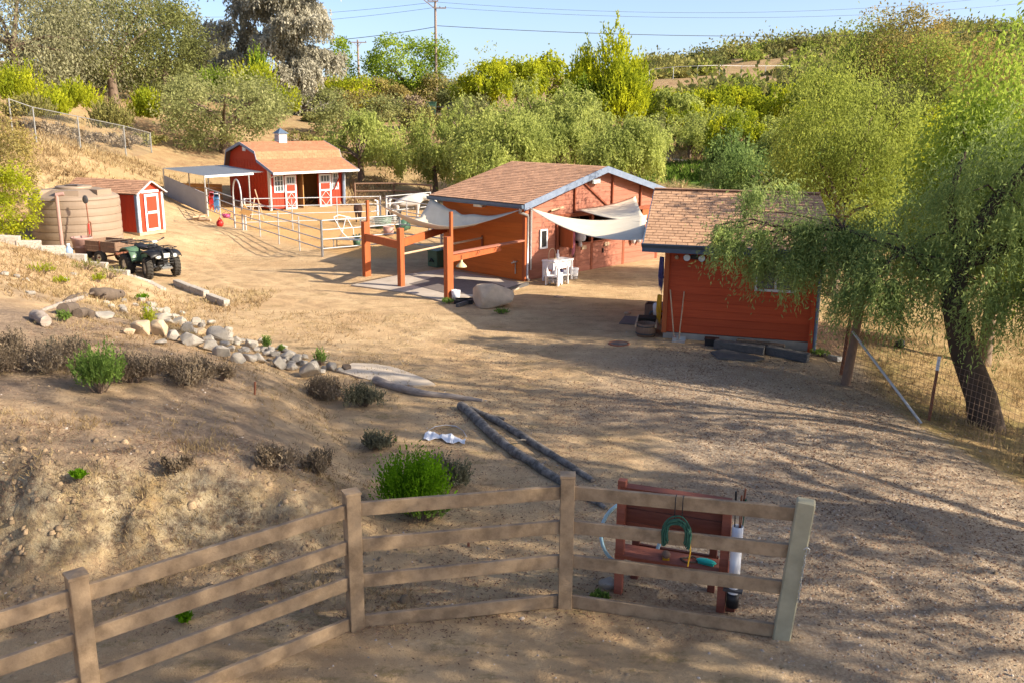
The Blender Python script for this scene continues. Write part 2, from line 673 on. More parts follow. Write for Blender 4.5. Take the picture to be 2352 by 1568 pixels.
# ---------------------------------------------------------------- building materials
m_barn = M('barn_stain', (.40, .165, .11), (.29, .105, .065), 3.0, .75, .12, (.6, .6, 9), vary=.10)
m_barn_side_bounce = M('barn_side_bounce_stain', (.58, .150, .022), (.48, .115, .016), 2.5, .7, .10, (.6, .6, 8), vary=.07)  # red stain turned orange: warm bounce on the shaded side put into its colour
m_barn_trim = M('barn_trim', (.26, .075, .035), (.2, .055, .025), 4, .75, .1)
m_shed_red = M('shed_stain', (.53, .088, .028), (.42, .060, .019), 2.4, .7, .12, (.5, .5, 10), vary=.08)
m_stall_red = M('stall_paint', (.46, .045, .018), (.38, .034, .014), 1.5, .6, .08, (14, 14, .5), vary=.03)
m_little_red = M('little_shed_paint', (.50, .050, .020), (.43, .04, .016), 1.5, .6, .08, (14, 14, .5), vary=.03)
m_white = M('white_paint', (.72, .73, .74), (.60, .61, .63), 5, .55, .05)
m_blue = M('blue_grey_paint', (.20, .25, .34), (.14, .18, .26), 5, .5, .05)
m_blue_dark = M('gutter_paint', (.10, .145, .21), (.075, .11, .165), 5, .4, .04)
m_shingle = M('barn_shingle', (.47, .275, .175), (.35, .19, .115), 14, .95, .3, vary=.16)
m_shingle_pale = M('shed_shingle', (.52, .32, .20), (.42, .25, .15), 14, .95, .3, vary=.12)
m_shingle_orange = M('stall_shingle', (.47, .205, .115), (.36, .15, .08), 14, .95, .3, vary=.12)
m_deck = M('roof_underlay', (.16, .085, .055), None, 9, .95, .2)
m_concrete = M('concrete', (.40, .37, .33), (.28, .26, .23), 2.2, .9, .25)
m_pad = M('concrete_pad', (.46, .40, .34), (.33, .28, .23), 1.6, .9, .2)
m_galv = M('galvanized_steel', (.55, .56, .56), (.42, .43, .43), 12, .42, .05, metal=.75)
m_steel_dark = M('dark_steel', (.09, .09, .095), (.06, .06, .065), 12, .5, .05, metal=.3)
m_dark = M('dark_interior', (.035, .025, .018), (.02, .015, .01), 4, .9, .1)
m_ply = M('raw_plywood', (.50, .29, .11), (.40, .22, .08), 3, .8, .15, (1, 1, 4))
m_glass = M('window_glass', (.10, .13, .14), (.07, .09, .1), 3, .08, .0, spec=.6)
m_lamp_glass = M('lamp_lens', (.75, .75, .7), (.65, .65, .6), 3, .15, .0, spec=.5)
m_black = M('black_plastic', (.02, .02, .022), (.014, .014, .016), 10, .4, .06)
m_black_rough = M('black_rubber', (.03, .028, .026), (.06, .052, .042), 9, .85, .25)
m_sail = M('sail_cloth', (.72, .65, .52), (.64, .57, .44), 3, .85, .08)
m_post = M('orange_stained_post', (.44, .115, .035), (.33, .08, .025), 4, .7, .15, (3, 3, .4))
m_wood_pale = M('pale_wood', (.55, .40, .27), (.42, .30, .19), 5, .8, .2)


def bil(q, u, v):
    a, b, c, d = q
    return (a * (1 - u) + b * u) * (1 - v) + (d * (1 - u) + c * u) * v


def shingles(roof, q, n, tab, mat, single=0, rng=None):
    """laid courses of three-tab shingles on the plane q = eave-left, eave-right, ridge-right, ridge-left; the lowest courses are single pieces"""
    rng = rng or random.Random(5)
    q = [Vector(p) for p in q]
    nrm = (q[1] - q[0]).cross(q[3] - q[0]).normalized()
    if nrm.z < 0:
        nrm = -nrm
    rest = MB()
    made = 0
    for i in range(n):
        v0, v1 = i / n, min(1, (i + 1.12) / n)
        w = (bil(q, 1, v0) - bil(q, 0, v0)).length
        nt = max(2, int(round(w / tab)))
        off = (0.0, .5, .25, .75)[i % 4]
        for j in range(-1, nt + 1):
            u0, u1 = max(0, (j + off) / nt), min(1, (j + 1 + off) / nt)
            if u1 - u0 < .15 / nt:
                continue
            g = .006 / w
            h = .013 + rng.random() * .006
            b0, b1 = bil(q, u0 + g, v0) + nrm * h, bil(q, u1 - g, v0) + nrm * h
            t1, t0 = bil(q, u1 - g, v1) + nrm * .004, bil(q, u0 + g, v1) + nrm * .004
            jit = (rng.random() - .5) * .006
            dv = (bil(q, .5, 1) - bil(q, .5, 0)).normalized() * jit
            b0, b1 = b0 + dv, b1 + dv
            vs = [b0, b1, t1, t0, b0 - nrm * h, b1 - nrm * h]
            fs = [(0, 1, 2, 3), (4, 5, 1, 0), (4, 0, 3), (5, 2, 1)]
            if made < single and i % 1 == 0:
                MB().add(vs, fs).build('shingle', mat, roof)
                made += 1
            else:
                rest.add(vs, fs)
    if rest.v:
        rest.build('shingle_field', mat, roof, kind='stuff')


def siding(wall, mat, p0, dx, out, z0, z1, n, span, gaps=(), name='siding_board'):
    """lap siding: one mesh per board. span(za, zb) -> (x0, x1); gaps = rectangles (x0, x1, z0, z1) left open"""
    p0, dx, out = Vector(p0), Vector(dx), Vector(out)
    hb = (z1 - z0) / n
    for i in range(n):
        za, zb = z0 + i * hb, z0 + (i + 1) * hb
        a, b = span(za, zb)
        cuts = [(a, b)]
        for (gx0, gx1, gz0, gz1) in gaps:
            if zb > gz0 + .03 and za < gz1 - .03:
                nc = []
                for (s, e) in cuts:
                    if gx0 > s:
                        nc.append((s, min(e, gx0)))
                    if gx1 < e:
                        nc.append((max(s, gx1), e))
                cuts = nc
        for (s, e) in cuts:
            if e - s < .05:
                continue
            vs = []
            for (x, z, t) in ((s, za + .006, .022), (e, za + .006, .022), (e, zb, .008), (s, zb, .008)):
                vs.append(p0 + dx * x + out * t + Vector((0, 0, z)))
            for (x, z) in ((s, za + .006), (e, za + .006), (e, zb), (s, zb)):
                vs.append(p0 + dx * x - out * .002 + Vector((0, 0, z)))
            MB().add(vs, [(0, 1, 2, 3), (4, 5, 1, 0), (5, 6, 2, 1), (6, 7, 3, 2), (7, 4, 0, 3)]).build(name, mat, wall)


X, Y, Zv = Vector((1, 0, 0)), Vector((0, 1, 0)), Vector((0, 0, 1))

# ================================================================ main barn (local x along the gable, y along the long wall)
BW, BD, BE, BA, BX = 7.4, 3.85, 2.50, 3.44, 3.75
barn = thing('horse_barn', 'large red barn with a blue trimmed gable and wide stall opening', 'barn', (.36, 29.09, 0), R(46))


def slope_z(x):
    return BE + (BA - BE) * (1 - abs(x - BX) / BX) if True else 0


w = MB().poly([(0, 0, 0), (1.5, 0, 0), (1.5, 0, 2.0), (BW - .05, 0, 2.0), (BW - .05, 0, slope_z(BW - .05)), (BX, 0, BA), (0, 0, BE)], (0, .08, 0)).build('wall', m_barn, barn, label='gable wall facing the yard')
siding(w, m_barn, (0, 0, 0), X, -Y, .04, 2.0, 12, lambda a, b: (0.06, 1.5))
siding(w, m_barn, (0, 0, 0), X, -Y, 2.0, 3.30, 8, lambda a, b: (0.06 + max(0, (b - BE) / (BA - BE) * BX), BW - .06 - max(0, (b - BE) / (BA - BE) * (BW - BX))))
w = MB().box((.04, BD / 2, BE / 2), (.08, BD, BE)).build('wall', m_barn_side_bounce, barn, label='long side wall in shade')
siding(w, m_barn_side_bounce, (0, 0, 0), Y, -X, .03, BE - .02, 15, lambda a, b: (.05, BD))
MB().box((BW / 2, BD, BE / 2), (BW, .08, BE)).build('wall', m_barn, barn)
MB().box((BW - .04, BD / 2, BE / 2), (.08, BD, BE)).build('wall', m_barn, barn)
m_stall_shade = M('shade_dark_boards', (.10, .06, .04), (.06, .036, .025), 4, .9, .15)  # board colour darkened to stand for the shade inside the stalls
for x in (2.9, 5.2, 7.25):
    MB().box((x, 1.95, 1.1), (.06, 3.6, 2.2)).build('partition', m_stall_shade, barn)
MB().box((3.7, 3.78, 1.1), (7.0, .04, 2.2)).build('partition', m_stall_shade, barn)
MB().box((3.7, 1.95, .015), (7.1, 3.6, .03)).build('stall_floor', m_stall_shade, barn)
MB().box((3.7, 1.95, 2.28), (7.1, 3.6, .04)).build('stall_ceiling', m_stall_shade, barn)
# roof: two slabs with overhang
ov, og = .38, .34
sl = (BA - BE) / BX
for side in (0, 1):
    if side == 0:
        q = [(-ov, -og, BE - sl * ov + .10), (-ov, BD + og, BE - sl * ov + .10), (BX, BD + og, BA + .10), (BX, -og, BA + .10)]
        qq = [q[1], q[0], q[3], q[2]]
    else:
        s2 = (BA - BE) / (BW - BX)
        q = [(BW + ov, -og, BE - s2 * ov + .10), (BW + ov, BD + og, BE - s2 * ov + .10), (BX, BD + og, BA + .10), (BX, -og, BA + .10)]
        qq = q
    rf = MB().poly(q, (0, 0, -.10)).build('roof', m_deck, barn)
    if side == 0:
        shingles(rf, qq, 26, .30, m_shingle, 300)
    else:
        shingles(rf, qq, 14, .60, m_shingle, 0)
# blue rake boards and gutter
MB().poly([(-ov, -og - .03, BE - sl * ov + .115), (BX, -og - .03, BA + .115), (BX, -og - .03, BA - .10), (-ov, -og - .03, BE - sl * ov - .10)], (0, .03, 0)).build('rake_board', m_blue, barn)
MB().poly([(BW + ov, -og - .03, BE - sl * ov + .115), (BX + .002, -og - .03, BA + .115), (BX + .002, -og - .03, BA - .10), (BW + ov, -og - .03, BE - sl * ov - .10)], (0, .03, 0)).build('rake_board', m_blue, barn)
gut = MB()
gz0 = BE - sl * ov
gut.poly([(-ov - .11, -og, gz0 + .09), (-ov - .11, -og, gz0 + .02), (-ov - .07, -og, gz0 - .04), (-ov - .001, -og, gz0 - .04), (-ov - .001, -og, gz0 + .075)], (0, BD + 2 * og, 0))
g_ = gut.build('gutter', m_blue_dark, barn)
# downspouts at the near corner
ds = MB().tube([(-ov - .05, -.25, gz0 - .03), (-ov - .05, -.2, gz0 - .15), (.02, -.12, gz0 - .28), (.06, -.09, gz0 - .35), (.06, -.09, .1), (.06, -.2, .05)], .045, 8)
ds.build('downspout', m_galv, barn)
MB().tube([(.24, -.07, 2.28), (.24, -.07, .35)], .04, 8).build('downspout', m_galv, barn)
MB().box((.0, -.03, 1.25), (.11, .12, 2.48)).build('corner_board', m_post, barn)
# gable trims
for (x0, z0, x1, z1) in ((2.40, 2.0, 2.40, 3.05), (4.43, 2.0, 4.43, 3.24), (6.09, 2.0, 6.09, 2.80), (2.75, 3.08, 4.36, 2.05)):
    MB().bar((x0, -.045, z0), (x1, -.045, z1), .05, .09 if x0 == x1 else .06, (0, 1, 0)).build('trim_board', m_barn_trim, barn)
MB().box((4.45, -.05, 1.97), (5.9, .09, .12)).build('header_beam', m_barn_trim, barn)
for x in (1.55, 3.35, 5.15, 7.2):
    MB().box((x, -.02, 1.0), (.12, .12, 2.0)).build('post', m_barn_trim, barn)
# half doors under the opening
for i, (a, b) in enumerate(((1.62, 2.46), (2.48, 3.36), (3.40, 5.09), (5.21, 7.13))):
    dd = MB().box(((a + b) / 2, -.03, .50), (b - a, .05, .98)).build('half_door', m_barn, barn)
    for k in range(5):
        MB().box(((a + b) / 2, -.062, .10 + k * .195), (b - a - .01, .014, .185)).build('door_board', m_barn, dd)
    MB().box(((a + b) / 2, -.085, .965), (b - a, .03, .05)).build('rail_cap', m_barn_trim, dd)
    if i in (0, 2):
        MB().box((b - .10 if i == 0 else a + .55, -.10, .62), (.03, .05, .16)).build('latch', m_steel_dark, dd)
# open shutter with cross brace beside the opening
sh = MB().box((1.72, -.30, 1.42), (.05, .55, .90)).build('open_shutter', m_post, barn)
sh2 = MB().box((2.02, -.055, 1.42), (.55, .04, .88)).build('inner_shutter', m_barn, barn)
for (p, q_) in (((1.78, -.085, 1.02), (2.27, -.085, 1.82)), ((1.78, -.09, 1.82), (2.27, -.09, 1.02)), ((1.76, -.09, 1.42), (2.29, -.09, 1.42))):
    MB().bar(p, q_, .03, .07, (0, 1, 0)).build('brace_board', m_post, sh2)
for (x, z) in ((5.35, 1.62), (6.55, 1.62)):
    MB().box((x, -.05, 1.55), (.62, .05, .78)).build('wood_panel', m_post, barn)
    MB().bar((x - .28, -.085, 1.2), (x + .28, -.085, 1.9), .03, .07, (0, 1, 0)).build('brace_board', m_barn_trim, barn)
# flood lights
for (p, r) in (((3.35, -.12, 3.05), 0), ((-.12, 1.94, 2.33), 1)):
    l_ = MB().box(p, (.42, .16, .15) if r == 0 else (.16, .42, .15), None).build('wall_lamp', m_galv, barn)
    MB().box((p[0] - (.0 if r == 0 else .09), p[1] - (.09 if r == 0 else 0), p[2] - .02), (.34, .02, .10) if r == 0 else (.02, .34, .10)).build('lamp_lens', m_lamp_glass, l_)
MB().bar((1.15, -.10, 2.20), (1.75, -.10, 2.28), .05, .06, (0, 1, 0)).build('bracket', m_wood_pale, barn)
# tap on the side wall
tp = MB().tube([(-.05, .33, .2), (-.05, .33, .60), (-.14, .33, .62)], .02, 6).tube([(-.10, .22, .62), (-.10, .45, .55)], .03, 6)
tp.build('wall_tap', m_galv, barn)


def barn_w(x, y, z):
    a = R(46)
    return Vector((.36 + x * math.cos(a) - y * math.sin(a), 29.09 + x * math.sin(a) + y * math.cos(a), z))


# mirror frame on the gable wall
mf = thing('wall_mirror', 'small white framed board hanging on the barn gable near the corner', 'framed board', barn_w(.88, -.05, 1.0), R(46))
fr_ = MB()
for (c, d) in (((0, 0, 0), (.36, .04, .06)), ((0, 0, .58), (.36, .04, .06)), ((-.15, 0, .29), (.06, .04, .52)), ((.15, 0, .29), (.06, .04, .52))):
    fr_.box(c, d)
fr_.build('frame', m_white, mf)
MB().box((0, .008, .29), (.24, .02, .52)).build('dark_panel', m_black, mf)
MB().tube([(-.12, 0, .6), (0, .02, .85), (.12, 0, .6)], .006, 4).build('cord', m_steel_dark, mf)

# ================================================================ tool shed (local x along the front)
TS = R(-16)
TW = 3.43
tool = thing('tool_shed', 'red board sided shed in front of the barn with a pale shingle roof', 'shed', (3.63, 21.38, 0), TS)


def tool_w(x, y, z):
    c, s = math.cos(TS), math.sin(TS)
    return Vector((3.63 + x * c - y * s, 21.38 + x * s + y * c, z))


TD, TE, TR_, TRY = 4.0, 2.30, 3.42, 2.0
MB().box((TW / 2, .055, -.2), (TW - .02, .11, .74)).build('foundation', m_concrete, tool)
w = MB().box((TW / 2, .06, 1.24), (TW, .10, 2.12)).build('wall', m_shed_red, tool)
siding(w, m_shed_red, (0, .01, 0), X, -Y, .19, 2.26, 11, lambda a, b: (.09, TW - .08), ((2.06, 3.0, 1.30, 2.05),))
w = MB().poly([(.05, .12, .18), (.05, TD, .18), (.05, TD, TE), (.05, TRY, TR_ - .1), (.05, .12, TE)], (.08, 0, 0)).build('wall', m_shed_red, tool)
siding(w, m_shed_red, (.05, .12, 0), Y, -X, .19, 2.26, 11, lambda a, b: (0, TD - .12))
MB().poly([(TW - .1, .12, -.4), (TW - .1, TD, -.4), (TW - .1, TD, TE), (TW - .1, TRY, TR_ - .1), (TW - .1, .12, TE)], (.08, 0, 0)).build('wall', m_shed_red, tool)
MB().box((TW / 2, TD, 1.2), (TW, .1, 2.2)).build('wall', m_shed_red, tool)
MB().box((.035, -.015, 1.22), (.11, .12, 2.10)).build('corner_board', m_post, tool)
MB().box((TW - .03, -.015, 1.1), (.10, .10, 2.35)).build('corner_board', m_shed_red, tool)
q = [(-.52, -.36, TE + .02), (TW + .46, -.36, TE + .02), (TW - .02, TRY, TR_), (-.60, TRY, TR_)]
rf = MB().poly(q, (0, 0, -.09)).build('roof', m_deck, tool)
shingles(rf, q, 21, .26, m_shingle_pale, 300, random.Random(8))
q2 = [(TW + .46, TD + .36, TE + .02), (-.60, TD + .36, TE + .02), (-.60, TRY, TR_), (TW - .02, TRY, TR_)]
rf2 = MB().poly(q2, (0, 0, -.09)).build('roof', m_deck, tool)
shingles(rf2, q2, 10, .5, m_shingle_pale, 0)
MB().bar((-.6, TRY, TR_ + .012), (TW - .02, TRY, TR_ + .012), .22, .02).build('ridge_cap', m_shingle, tool)
MB().poly([(-.54, -.37, TE - .07), (-.54, -.49, TE + .02), (-.54, -.49, TE + .05), (-.54, -.37, TE + .035)], (TW + 1.02, 0, 0)).build('gutter', m_blue_dark, tool)
MB().box((TW / 2 - .03, -.36, TE - .10), (TW + 1.0, .03, .13)).build('fascia', m_blue_dark, tool)
MB().bar((-.52, -.36, TE - .03), (-.60, TRY, TR_ - .07), .03, .13).build('rake_board', m_blue_dark, tool)
MB().tube([(TW + .06, -.02, 2.2), (TW + .06, -.02, -.1), (TW + .2, -.1, -.22)], .045, 8).build('downspout', m_blue, tool)
wn_ = MB()
for (c, d) in (((2.53, -.03, 1.33), (.92, .06, .05)), ((2.53, -.03, 2.02), (.92, .06, .05)), ((2.095, -.03, 1.675), (.05, .06, .64)), ((2.965, -.03, 1.675), (.05, .06, .64)), ((2.53, -.03, 1.675), (.05, .05, .64))):
    wn_.box(c, d)
wf = wn_.build('window', m_white, tool)
for x in (2.31, 2.75):
    MB().box((x, -.012, 1.675), (.36, .01, .6)).build('pane', m_glass, wf)
    MB().box((x, -.002, 1.72), (.33, .006, .5)).build('blind', m_white, wf)
# twin flood lamp and round sensor on the wall
fl = MB().box((.66, -.05, 2.02), (.16, .08, .10)).build('flood_lamp', m_black, tool)
for x in (.50, .84):
    rot = Matrix.Rotation(R(75), 3, 'X') @ Matrix.Rotation(R(18 if x > .6 else -18), 3, 'Z')
    h_ = MB().lathe([(.03, -.10), (.06, -.06), (.085, .06), (.08, .07)], 12, (x, -.13, 2.0), rot).build('lamp_head', m_black, fl)
    MB().lathe([(.001, .064), (.078, .066)], 12, (x, -.13, 2.0), rot).build('lamp_lens', m_lamp_glass, fl)
MB().lathe([(.001, .03), (.045, .02), (.05, -.01)], 12, (.25, -.03, 1.99), Matrix.Rotation(R(90), 3, 'X')).build('vent_cap', m_wood_pale, tool)

# ================================================================ stall barn with gambrel roof
SA = R(45.6)
stall = thing('stall_barn', 'small red gambrel barn with white trimmed dutch doors and a cupola', 'barn', (-13.37, 50.24, -.02), SA)
SW, SD = 5.0, 4.2
prof = [(-1.05, 2.12), (.62, 2.76), (.78, 3.18), (2.34, 3.66), (3.9, 3.18), (4.25, 2.2)]     # y, z of the roof line
gab = [(0, .12), (0, 2.44), (.60, 2.68), (.80, 3.10), (2.34, 3.58), (3.88, 3.10), (4.18, 2.2), (4.18, .12)]
for x in (0, SW - .08):
    w = MB().poly([(x, y, z) for y, z in gab], (.08, 0, 0)).build('wall', m_stall_red, stall)
    for k in range(1, 14):
        yy = k * .30
        MB().box((x - .006 if x == 0 else x + .086, yy, 1.35), (.012, .03, 2.45 if yy < .6 else 2.7 if yy < 4 else 2.0)).build('batten', m_stall_red, w)
MB().box((SW / 2, 4.14, 1.2), (SW, .08, 2.3)).build('wall', m_stall_red, stall)
w = MB().box((.94, .04, 1.25), (1.72, .08, 2.3)).build('wall', m_stall_red, stall)
w2 = MB().box((4.06, .04, 1.25), (1.72, .08, 2.3)).build('wall', m_stall_red, stall)
MB().box((2.5, .04, 2.2), (1.4, .08, .42)).build('wall', m_stall_red, stall)
for (ww, xs) in ((w, (.25, .45, .65, .85, 1.75)), (w2, (3.25, 4.15, 4.35, 4.55, 4.75))):
    for x in xs:
        MB().box((x, -.006, 1.2), (.02, .012, 2.1)).build('batten', m_stall_red, ww)
MB().box((2.5, 2.6, 1.1), (4.8, .05, 2.1)).build('partition', m_ply, stall)
MB().box((2.2, 1.3, 1.1), (.05, 2.6, 2.1)).build('partition', m_ply, stall)
MB().box((2.5, 1.2, .02), (4.8, 2.6, .04)).build('floor_mat', m_dark, stall)
for i in range(5):
    a, b = prof[i], prof[i + 1]
    q = [(-.28, a[0], a[1]), (SW + .28, a[0], a[1]), (SW + .28, b[0], b[1]), (-.28, b[0], b[1])]
    if i > 2:
        q = [(SW + .28, b[0], b[1]), (-.28, b[0], b[1]), (-.28, a[0], a[1]), (SW + .28, a[0], a[1])]
    rf = MB().poly(q, (0, 0, -.06)).build('roof', m_deck, stall)
    L_ = math.hypot(a[0] - b[0], a[1] - b[1])
    if i <= 2:
        shingles(rf, q, max(3, int(L_ / .16)), .33, m_shingle_orange, 0, random.Random(i))
    for x in (-.30, SW + .27):
        MB().poly([(x, a[0], a[1] + .02), (x, b[0], b[1] + .02), (x, b[0], b[1] - .13), (x, a[0], a[1] - .13)], (.03, 0, 0)).build('rake_trim', m_blue, stall)
MB().box((SW / 2, -1.07, 2.09), (SW + .6, .05, .12)).build('fascia', m_white, stall)
for x in (.06, SW - .06):
    MB().box((x, -.02, 1.2), (.13, .14, 2.36)).build('corner_board', m_white, stall)
MB().tube([(4.80, -1.0, 2.05), (4.80, -.12, 1.9), (4.80, -.12, .1)], .05, 8).build('downspout', m_blue, stall)
MB().tube([(.1, -1.0, 2.03), (.02, -.14, 1.8), (.02, -.14, .1)], .04, 8).build('downspout', m_white, stall)
MB().box((4.86, -.13, 1.0), (.11, .11, 2.0)).build('porch_post', m_blue, stall)
for (x0, x1) in ((.98, 1.70), (3.20, 4.02)):
    cx = (x0 + x1) / 2
    wd = x1 - x0
    d_ = MB().box((cx, -.05, .95), (wd, .05, 1.84)).build('dutch_door', m_stall_red, stall)
    fr = MB()
    for z in (.08, .98, 1.42, 1.84):
        fr.box((cx, -.085, z), (wd, .02, .09))
    for x in (x0 + .045, x1 - .045):
        fr.box((x, -.0852, .95), (.09, .02, 1.84))
    fr.build('door_frame', m_white, d_)
    for s in (-1, 1):
        h = .42
        MB().bar((cx - s * wd / 2 + s * .06, -.09, .53), (cx, -.09, .93), .02, .075, (0, 1, 0)).build('cross_brace', m_white, d_)
        MB().bar((cx - s * wd / 2 + s * .06, -.091, .53), (cx, -.091, .12), .02, .075, (0, 1, 0)).build('cross_brace', m_white, d_)
    MB().box((cx, -.076, 1.63), (wd - .16, .012, .33)).build('pane', m_glass, d_)
    for k in range(4):
        MB().box((x0 + .13 + k * (wd - .26) / 3, -.09, 1.63), (.025, .02, .33)).build('window_bar', m_white, d_)
for (x0, x1) in ((.32, .93), (4.10, 4.55)):
    cx, wd = (x0 + x1) / 2, x1 - x0
    f = MB()
    for z in (1.02, 1.92):
        f.box((cx, -.03, z), (wd, .06, .08))
    for x in (x0 + .03, x1 - .03):
        f.box((x, -.031, 1.47), (.06, .06, .86))
    wf = f.build('window', m_white, stall)
    MB().box((cx, -.012, 1.47), (wd - .1, .01, .82)).build('pane', m_glass, wf)
    for k in (1, 2):
        MB().box((x0 + k * wd / 3, -.03, 1.47), (.025, .02, .82)).build('window_bar', m_white, wf)
        MB().box((cx, -.0305, 1.06 + k * .28), (wd - .1, .02, .025)).build('window_bar', m_white, wf)
MB().bar((4.15, -.14, .95), (4.72, -.16, 1.95), .03, .10, (0, 1, 0)).build('open_gate_arm', m_stall_red, stall)
v_ = MB().box((-.02, 2.34, 3.28), (.04, .34, .22)).build('gable_vent', m_white, stall)
for k in range(3):
    MB().box((-.045, 2.34, 3.21 + k * .07), (.012, .30, .02)).build('slat', m_white, v_)
cup = MB().box((2.35, 2.34, 3.80), (.50, .50, .62)).build('cupola', m_white, stall)
MB().add([(2.0, 1.99, 4.10), (2.7, 1.99, 4.10), (2.7, 2.69, 4.10), (2.0, 2.69, 4.10), (2.35, 2.34, 4.42)], [(0, 1, 4), (1, 2, 4), (2, 3, 4), (3, 0, 4), (3, 2, 1, 0)]).build('cupola_roof', m_blue_dark, cup)
for k in range(4):
    MB().box((2.35, 2.085, 3.78 + k * .07), (.36, .012, .03)).build('louvre', m_blue, cup)
    MB().box((2.095, 2.34, 3.78 + k * .07), (.012, .36, .03)).build('louvre', m_blue, cup)

# ================================================================ little red shed
LA = math.atan2(.62, .8)
lp = pg(322, 543)
fpt = pz(379, 534, lp.z)
LA = math.atan2(fpt.y - lp.y, fpt.x - lp.x)
little = thing('garden_shed', 'small bright red shed with a white edged door beside the tan tank', 'shed', lp, LA)
LW, LD_, LH, LP = 1.35, 3.7, 1.65, 2.05
ex = MB().poly([(0, 0, .12), (LW, 0, .12), (LW, 0, LH), (LW / 2, 0, LP), (0, 0, LH)], (0, LD_, 0)).build('body', m_little_red, little)
for k in range(1, 13):
    MB().box((-.006, k * .29, .88), (.012, .02, 1.5)).build('batten', m_little_red, ex)
MB().box((LW / 2, LD_ / 2, .06), (LW + .02, LD_ + .02, .13)).build('skid', m_wood_pale, little)
for s in (0, 1):
    q = [(-.10, LD_ + .1, LH - .03), (-.10, -.10, LH - .03), (LW / 2, -.10, LP + .04), (LW / 2, LD_ + .1, LP + .04)]
    if s:
        q = [(LW + .10, -.10, LH - .03), (LW + .10, LD_ + .1, LH - .03), (LW / 2, LD_ + .1, LP + .04), (LW / 2, -.10, LP + .04)]
    rf = MB().poly(q, (0, 0, -.04)).build('roof', m_deck, little)
    shingles(rf, q, 8, .3, m_shingle, 0, random.Random(3 + s))
    x = 0 if s == 0 else LW
    MB().bar((x + (-.1 if s == 0 else .1), -.115, LH - .05), (LW / 2, -.115, LP + .02), .03, .12, (0, 1, 0)).build('rake_board', m_white, little)
for x in (.05, LW - .05):
    MB().box((x, -.015, .88), (.10, .03, 1.52)).build('corner_board', m_white, little)
MB().box((-.015, .05, .88), (.03, .12, 1.52)).build('corner_board', m_blue, little)
dr = MB().box((LW / 2 + .02, -.02, .86), (.70, .03, 1.42)).build('door', m_little_red, little)
f = MB()
for z in (.19, .86, 1.53):
    f.box((LW / 2 + .02, -.045, z), (.72, .02, .10))
for x in (LW / 2 - .30, LW / 2 + .34):
    f.box((x, -.0452, .86), (.09, .02, 1.42))
f.build('door_frame', m_white, dr)
MB().box((LW / 2 - .24, -.065, .88), (.04, .03, .06)).build('handle', m_black, dr)
MB().box((LW / 2, -.02, 1.68), (.9, .03, .10)).build('trim_board', m_white, little)

# ================================================================ metal shelter beside the stall barn
cn = [pz(432, 384, 2.05), pz(626, 387, 2.15), pz(612, 396, 2.0), pz(474, 399, 1.98)]
c0, c1, c2, c3 = pz(436, 388, 2.25), pz(628, 391, 2.25), pz(618, 402, 2.12), pz(476, 403, 2.12)
fl_, fr2 = pz(476, 497, .1), pz(618, 484, 0)
shelter = thing('loafing_shelter', 'open metal run-in shelter with a grey corrugated roof by the stall barn', 'shelter', (0, 0, 0))
a, b = Vector((fl_.x, fl_.y, 2.13)), Vector((-13.45, 49.9, 2.13))
bk = Vector((-4.2, 3.6, .28)) * .72
rs = MB()
nr = 60
for i in range(nr):
    for (t0, t1) in ((0, 1),):
        u0, u1 = i / nr, (i + 1) / nr
        z0, z1 = (.014 if i % 2 else -.014), (.014 if (i + 1) % 2 else -.014)
        p0, p1 = a.lerp(b, u0) + Zv * z0, a.lerp(b, u1) + Zv * z1
        rs.add([p0, p1, p1 + bk, p0 + bk, p0 - Zv * .012, p1 - Zv * .012], [(0, 1, 2, 3), (4, 5, 1, 0)])
rs.build('corrugated_roof', m_galv, shelter)
MB().bar(a - Zv * .06, a.lerp(b, .8) - Zv * .06, .06, .10).build('front_beam', m_white, shelter)
for p in (a, a + bk, a.lerp(b, .72), a.lerp(b, .72) + bk, a.lerp(b, .4) + bk):
    MB().tube([(p.x, p.y, gz(p.x, p.y) - .1), (p.x, p.y, p.z - .02)], .04, 8).build('post', m_galv, shelter)
m_panelgrey = M('grey_panel', (.36, .37, .40), (.30, .31, .34), 2, .8, .1)
pa, pb = a, a + bk
MB().bar((pa.x, pa.y, gz(pa.x, pa.y) + .52), (pb.x, pb.y, gz(pb.x, pb.y) + .52), .04, 1.05).build('side_panel', m_panelgrey, shelter)
for k in range(5):
    p, q_ = a + bk, a.lerp(b, .95) + bk
    MB().bar((p.x, p.y, .25 + k * .23 + .3), (q_.x, q_.y, .25 + k * .23), .03, .20).build('back_board', m_ply, shelter)
# ---------------------------------------------------------------- more materials
m_fence = M('brown_rail', (.37, .265, .165), (.215, .150, .092), 5.5, .6, .15, (1, 1, 1), vary=.08, bscale=50, lo=.36, hi=.62)
m_fence_end = M('khaki_post', (.40, .37, .26), (.31, .29, .2), 6, .75, .1)
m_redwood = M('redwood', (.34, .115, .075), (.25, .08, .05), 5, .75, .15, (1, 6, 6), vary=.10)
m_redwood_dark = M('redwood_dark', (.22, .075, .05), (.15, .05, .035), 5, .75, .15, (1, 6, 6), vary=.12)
m_logs = M('weathered_log', (.40, .34, .29), (.22, .18, .15), 7, .9, .4, (1, 1, 4))
m_log_grey = M('grey_log', (.265, .235, .205), (.10, .088, .078), 9, .95, .6, lo=.38, hi=.62)
m_log_dark = M('dark_log', (.15, .115, .09), (.085, .065, .05), 8, .95, .5)
m_rock = M('granite', (.40, .365, .315), (.25, .225, .19), 3.2, .9, .5, vary=.14, speck=((.22, .2, .18), 30, .62), bscale=9)
m_rock_tan = M('tan_granite', (.54, .42, .28), (.40, .30, .2), 2.6, .9, .5, vary=.08, speck=((.3, .24, .18), 24, .62), bscale=8)
m_boulder = M('boulder_stone', (.57, .455, .325), (.38, .31, .235), 3.4, .9, .6, bscale=7)
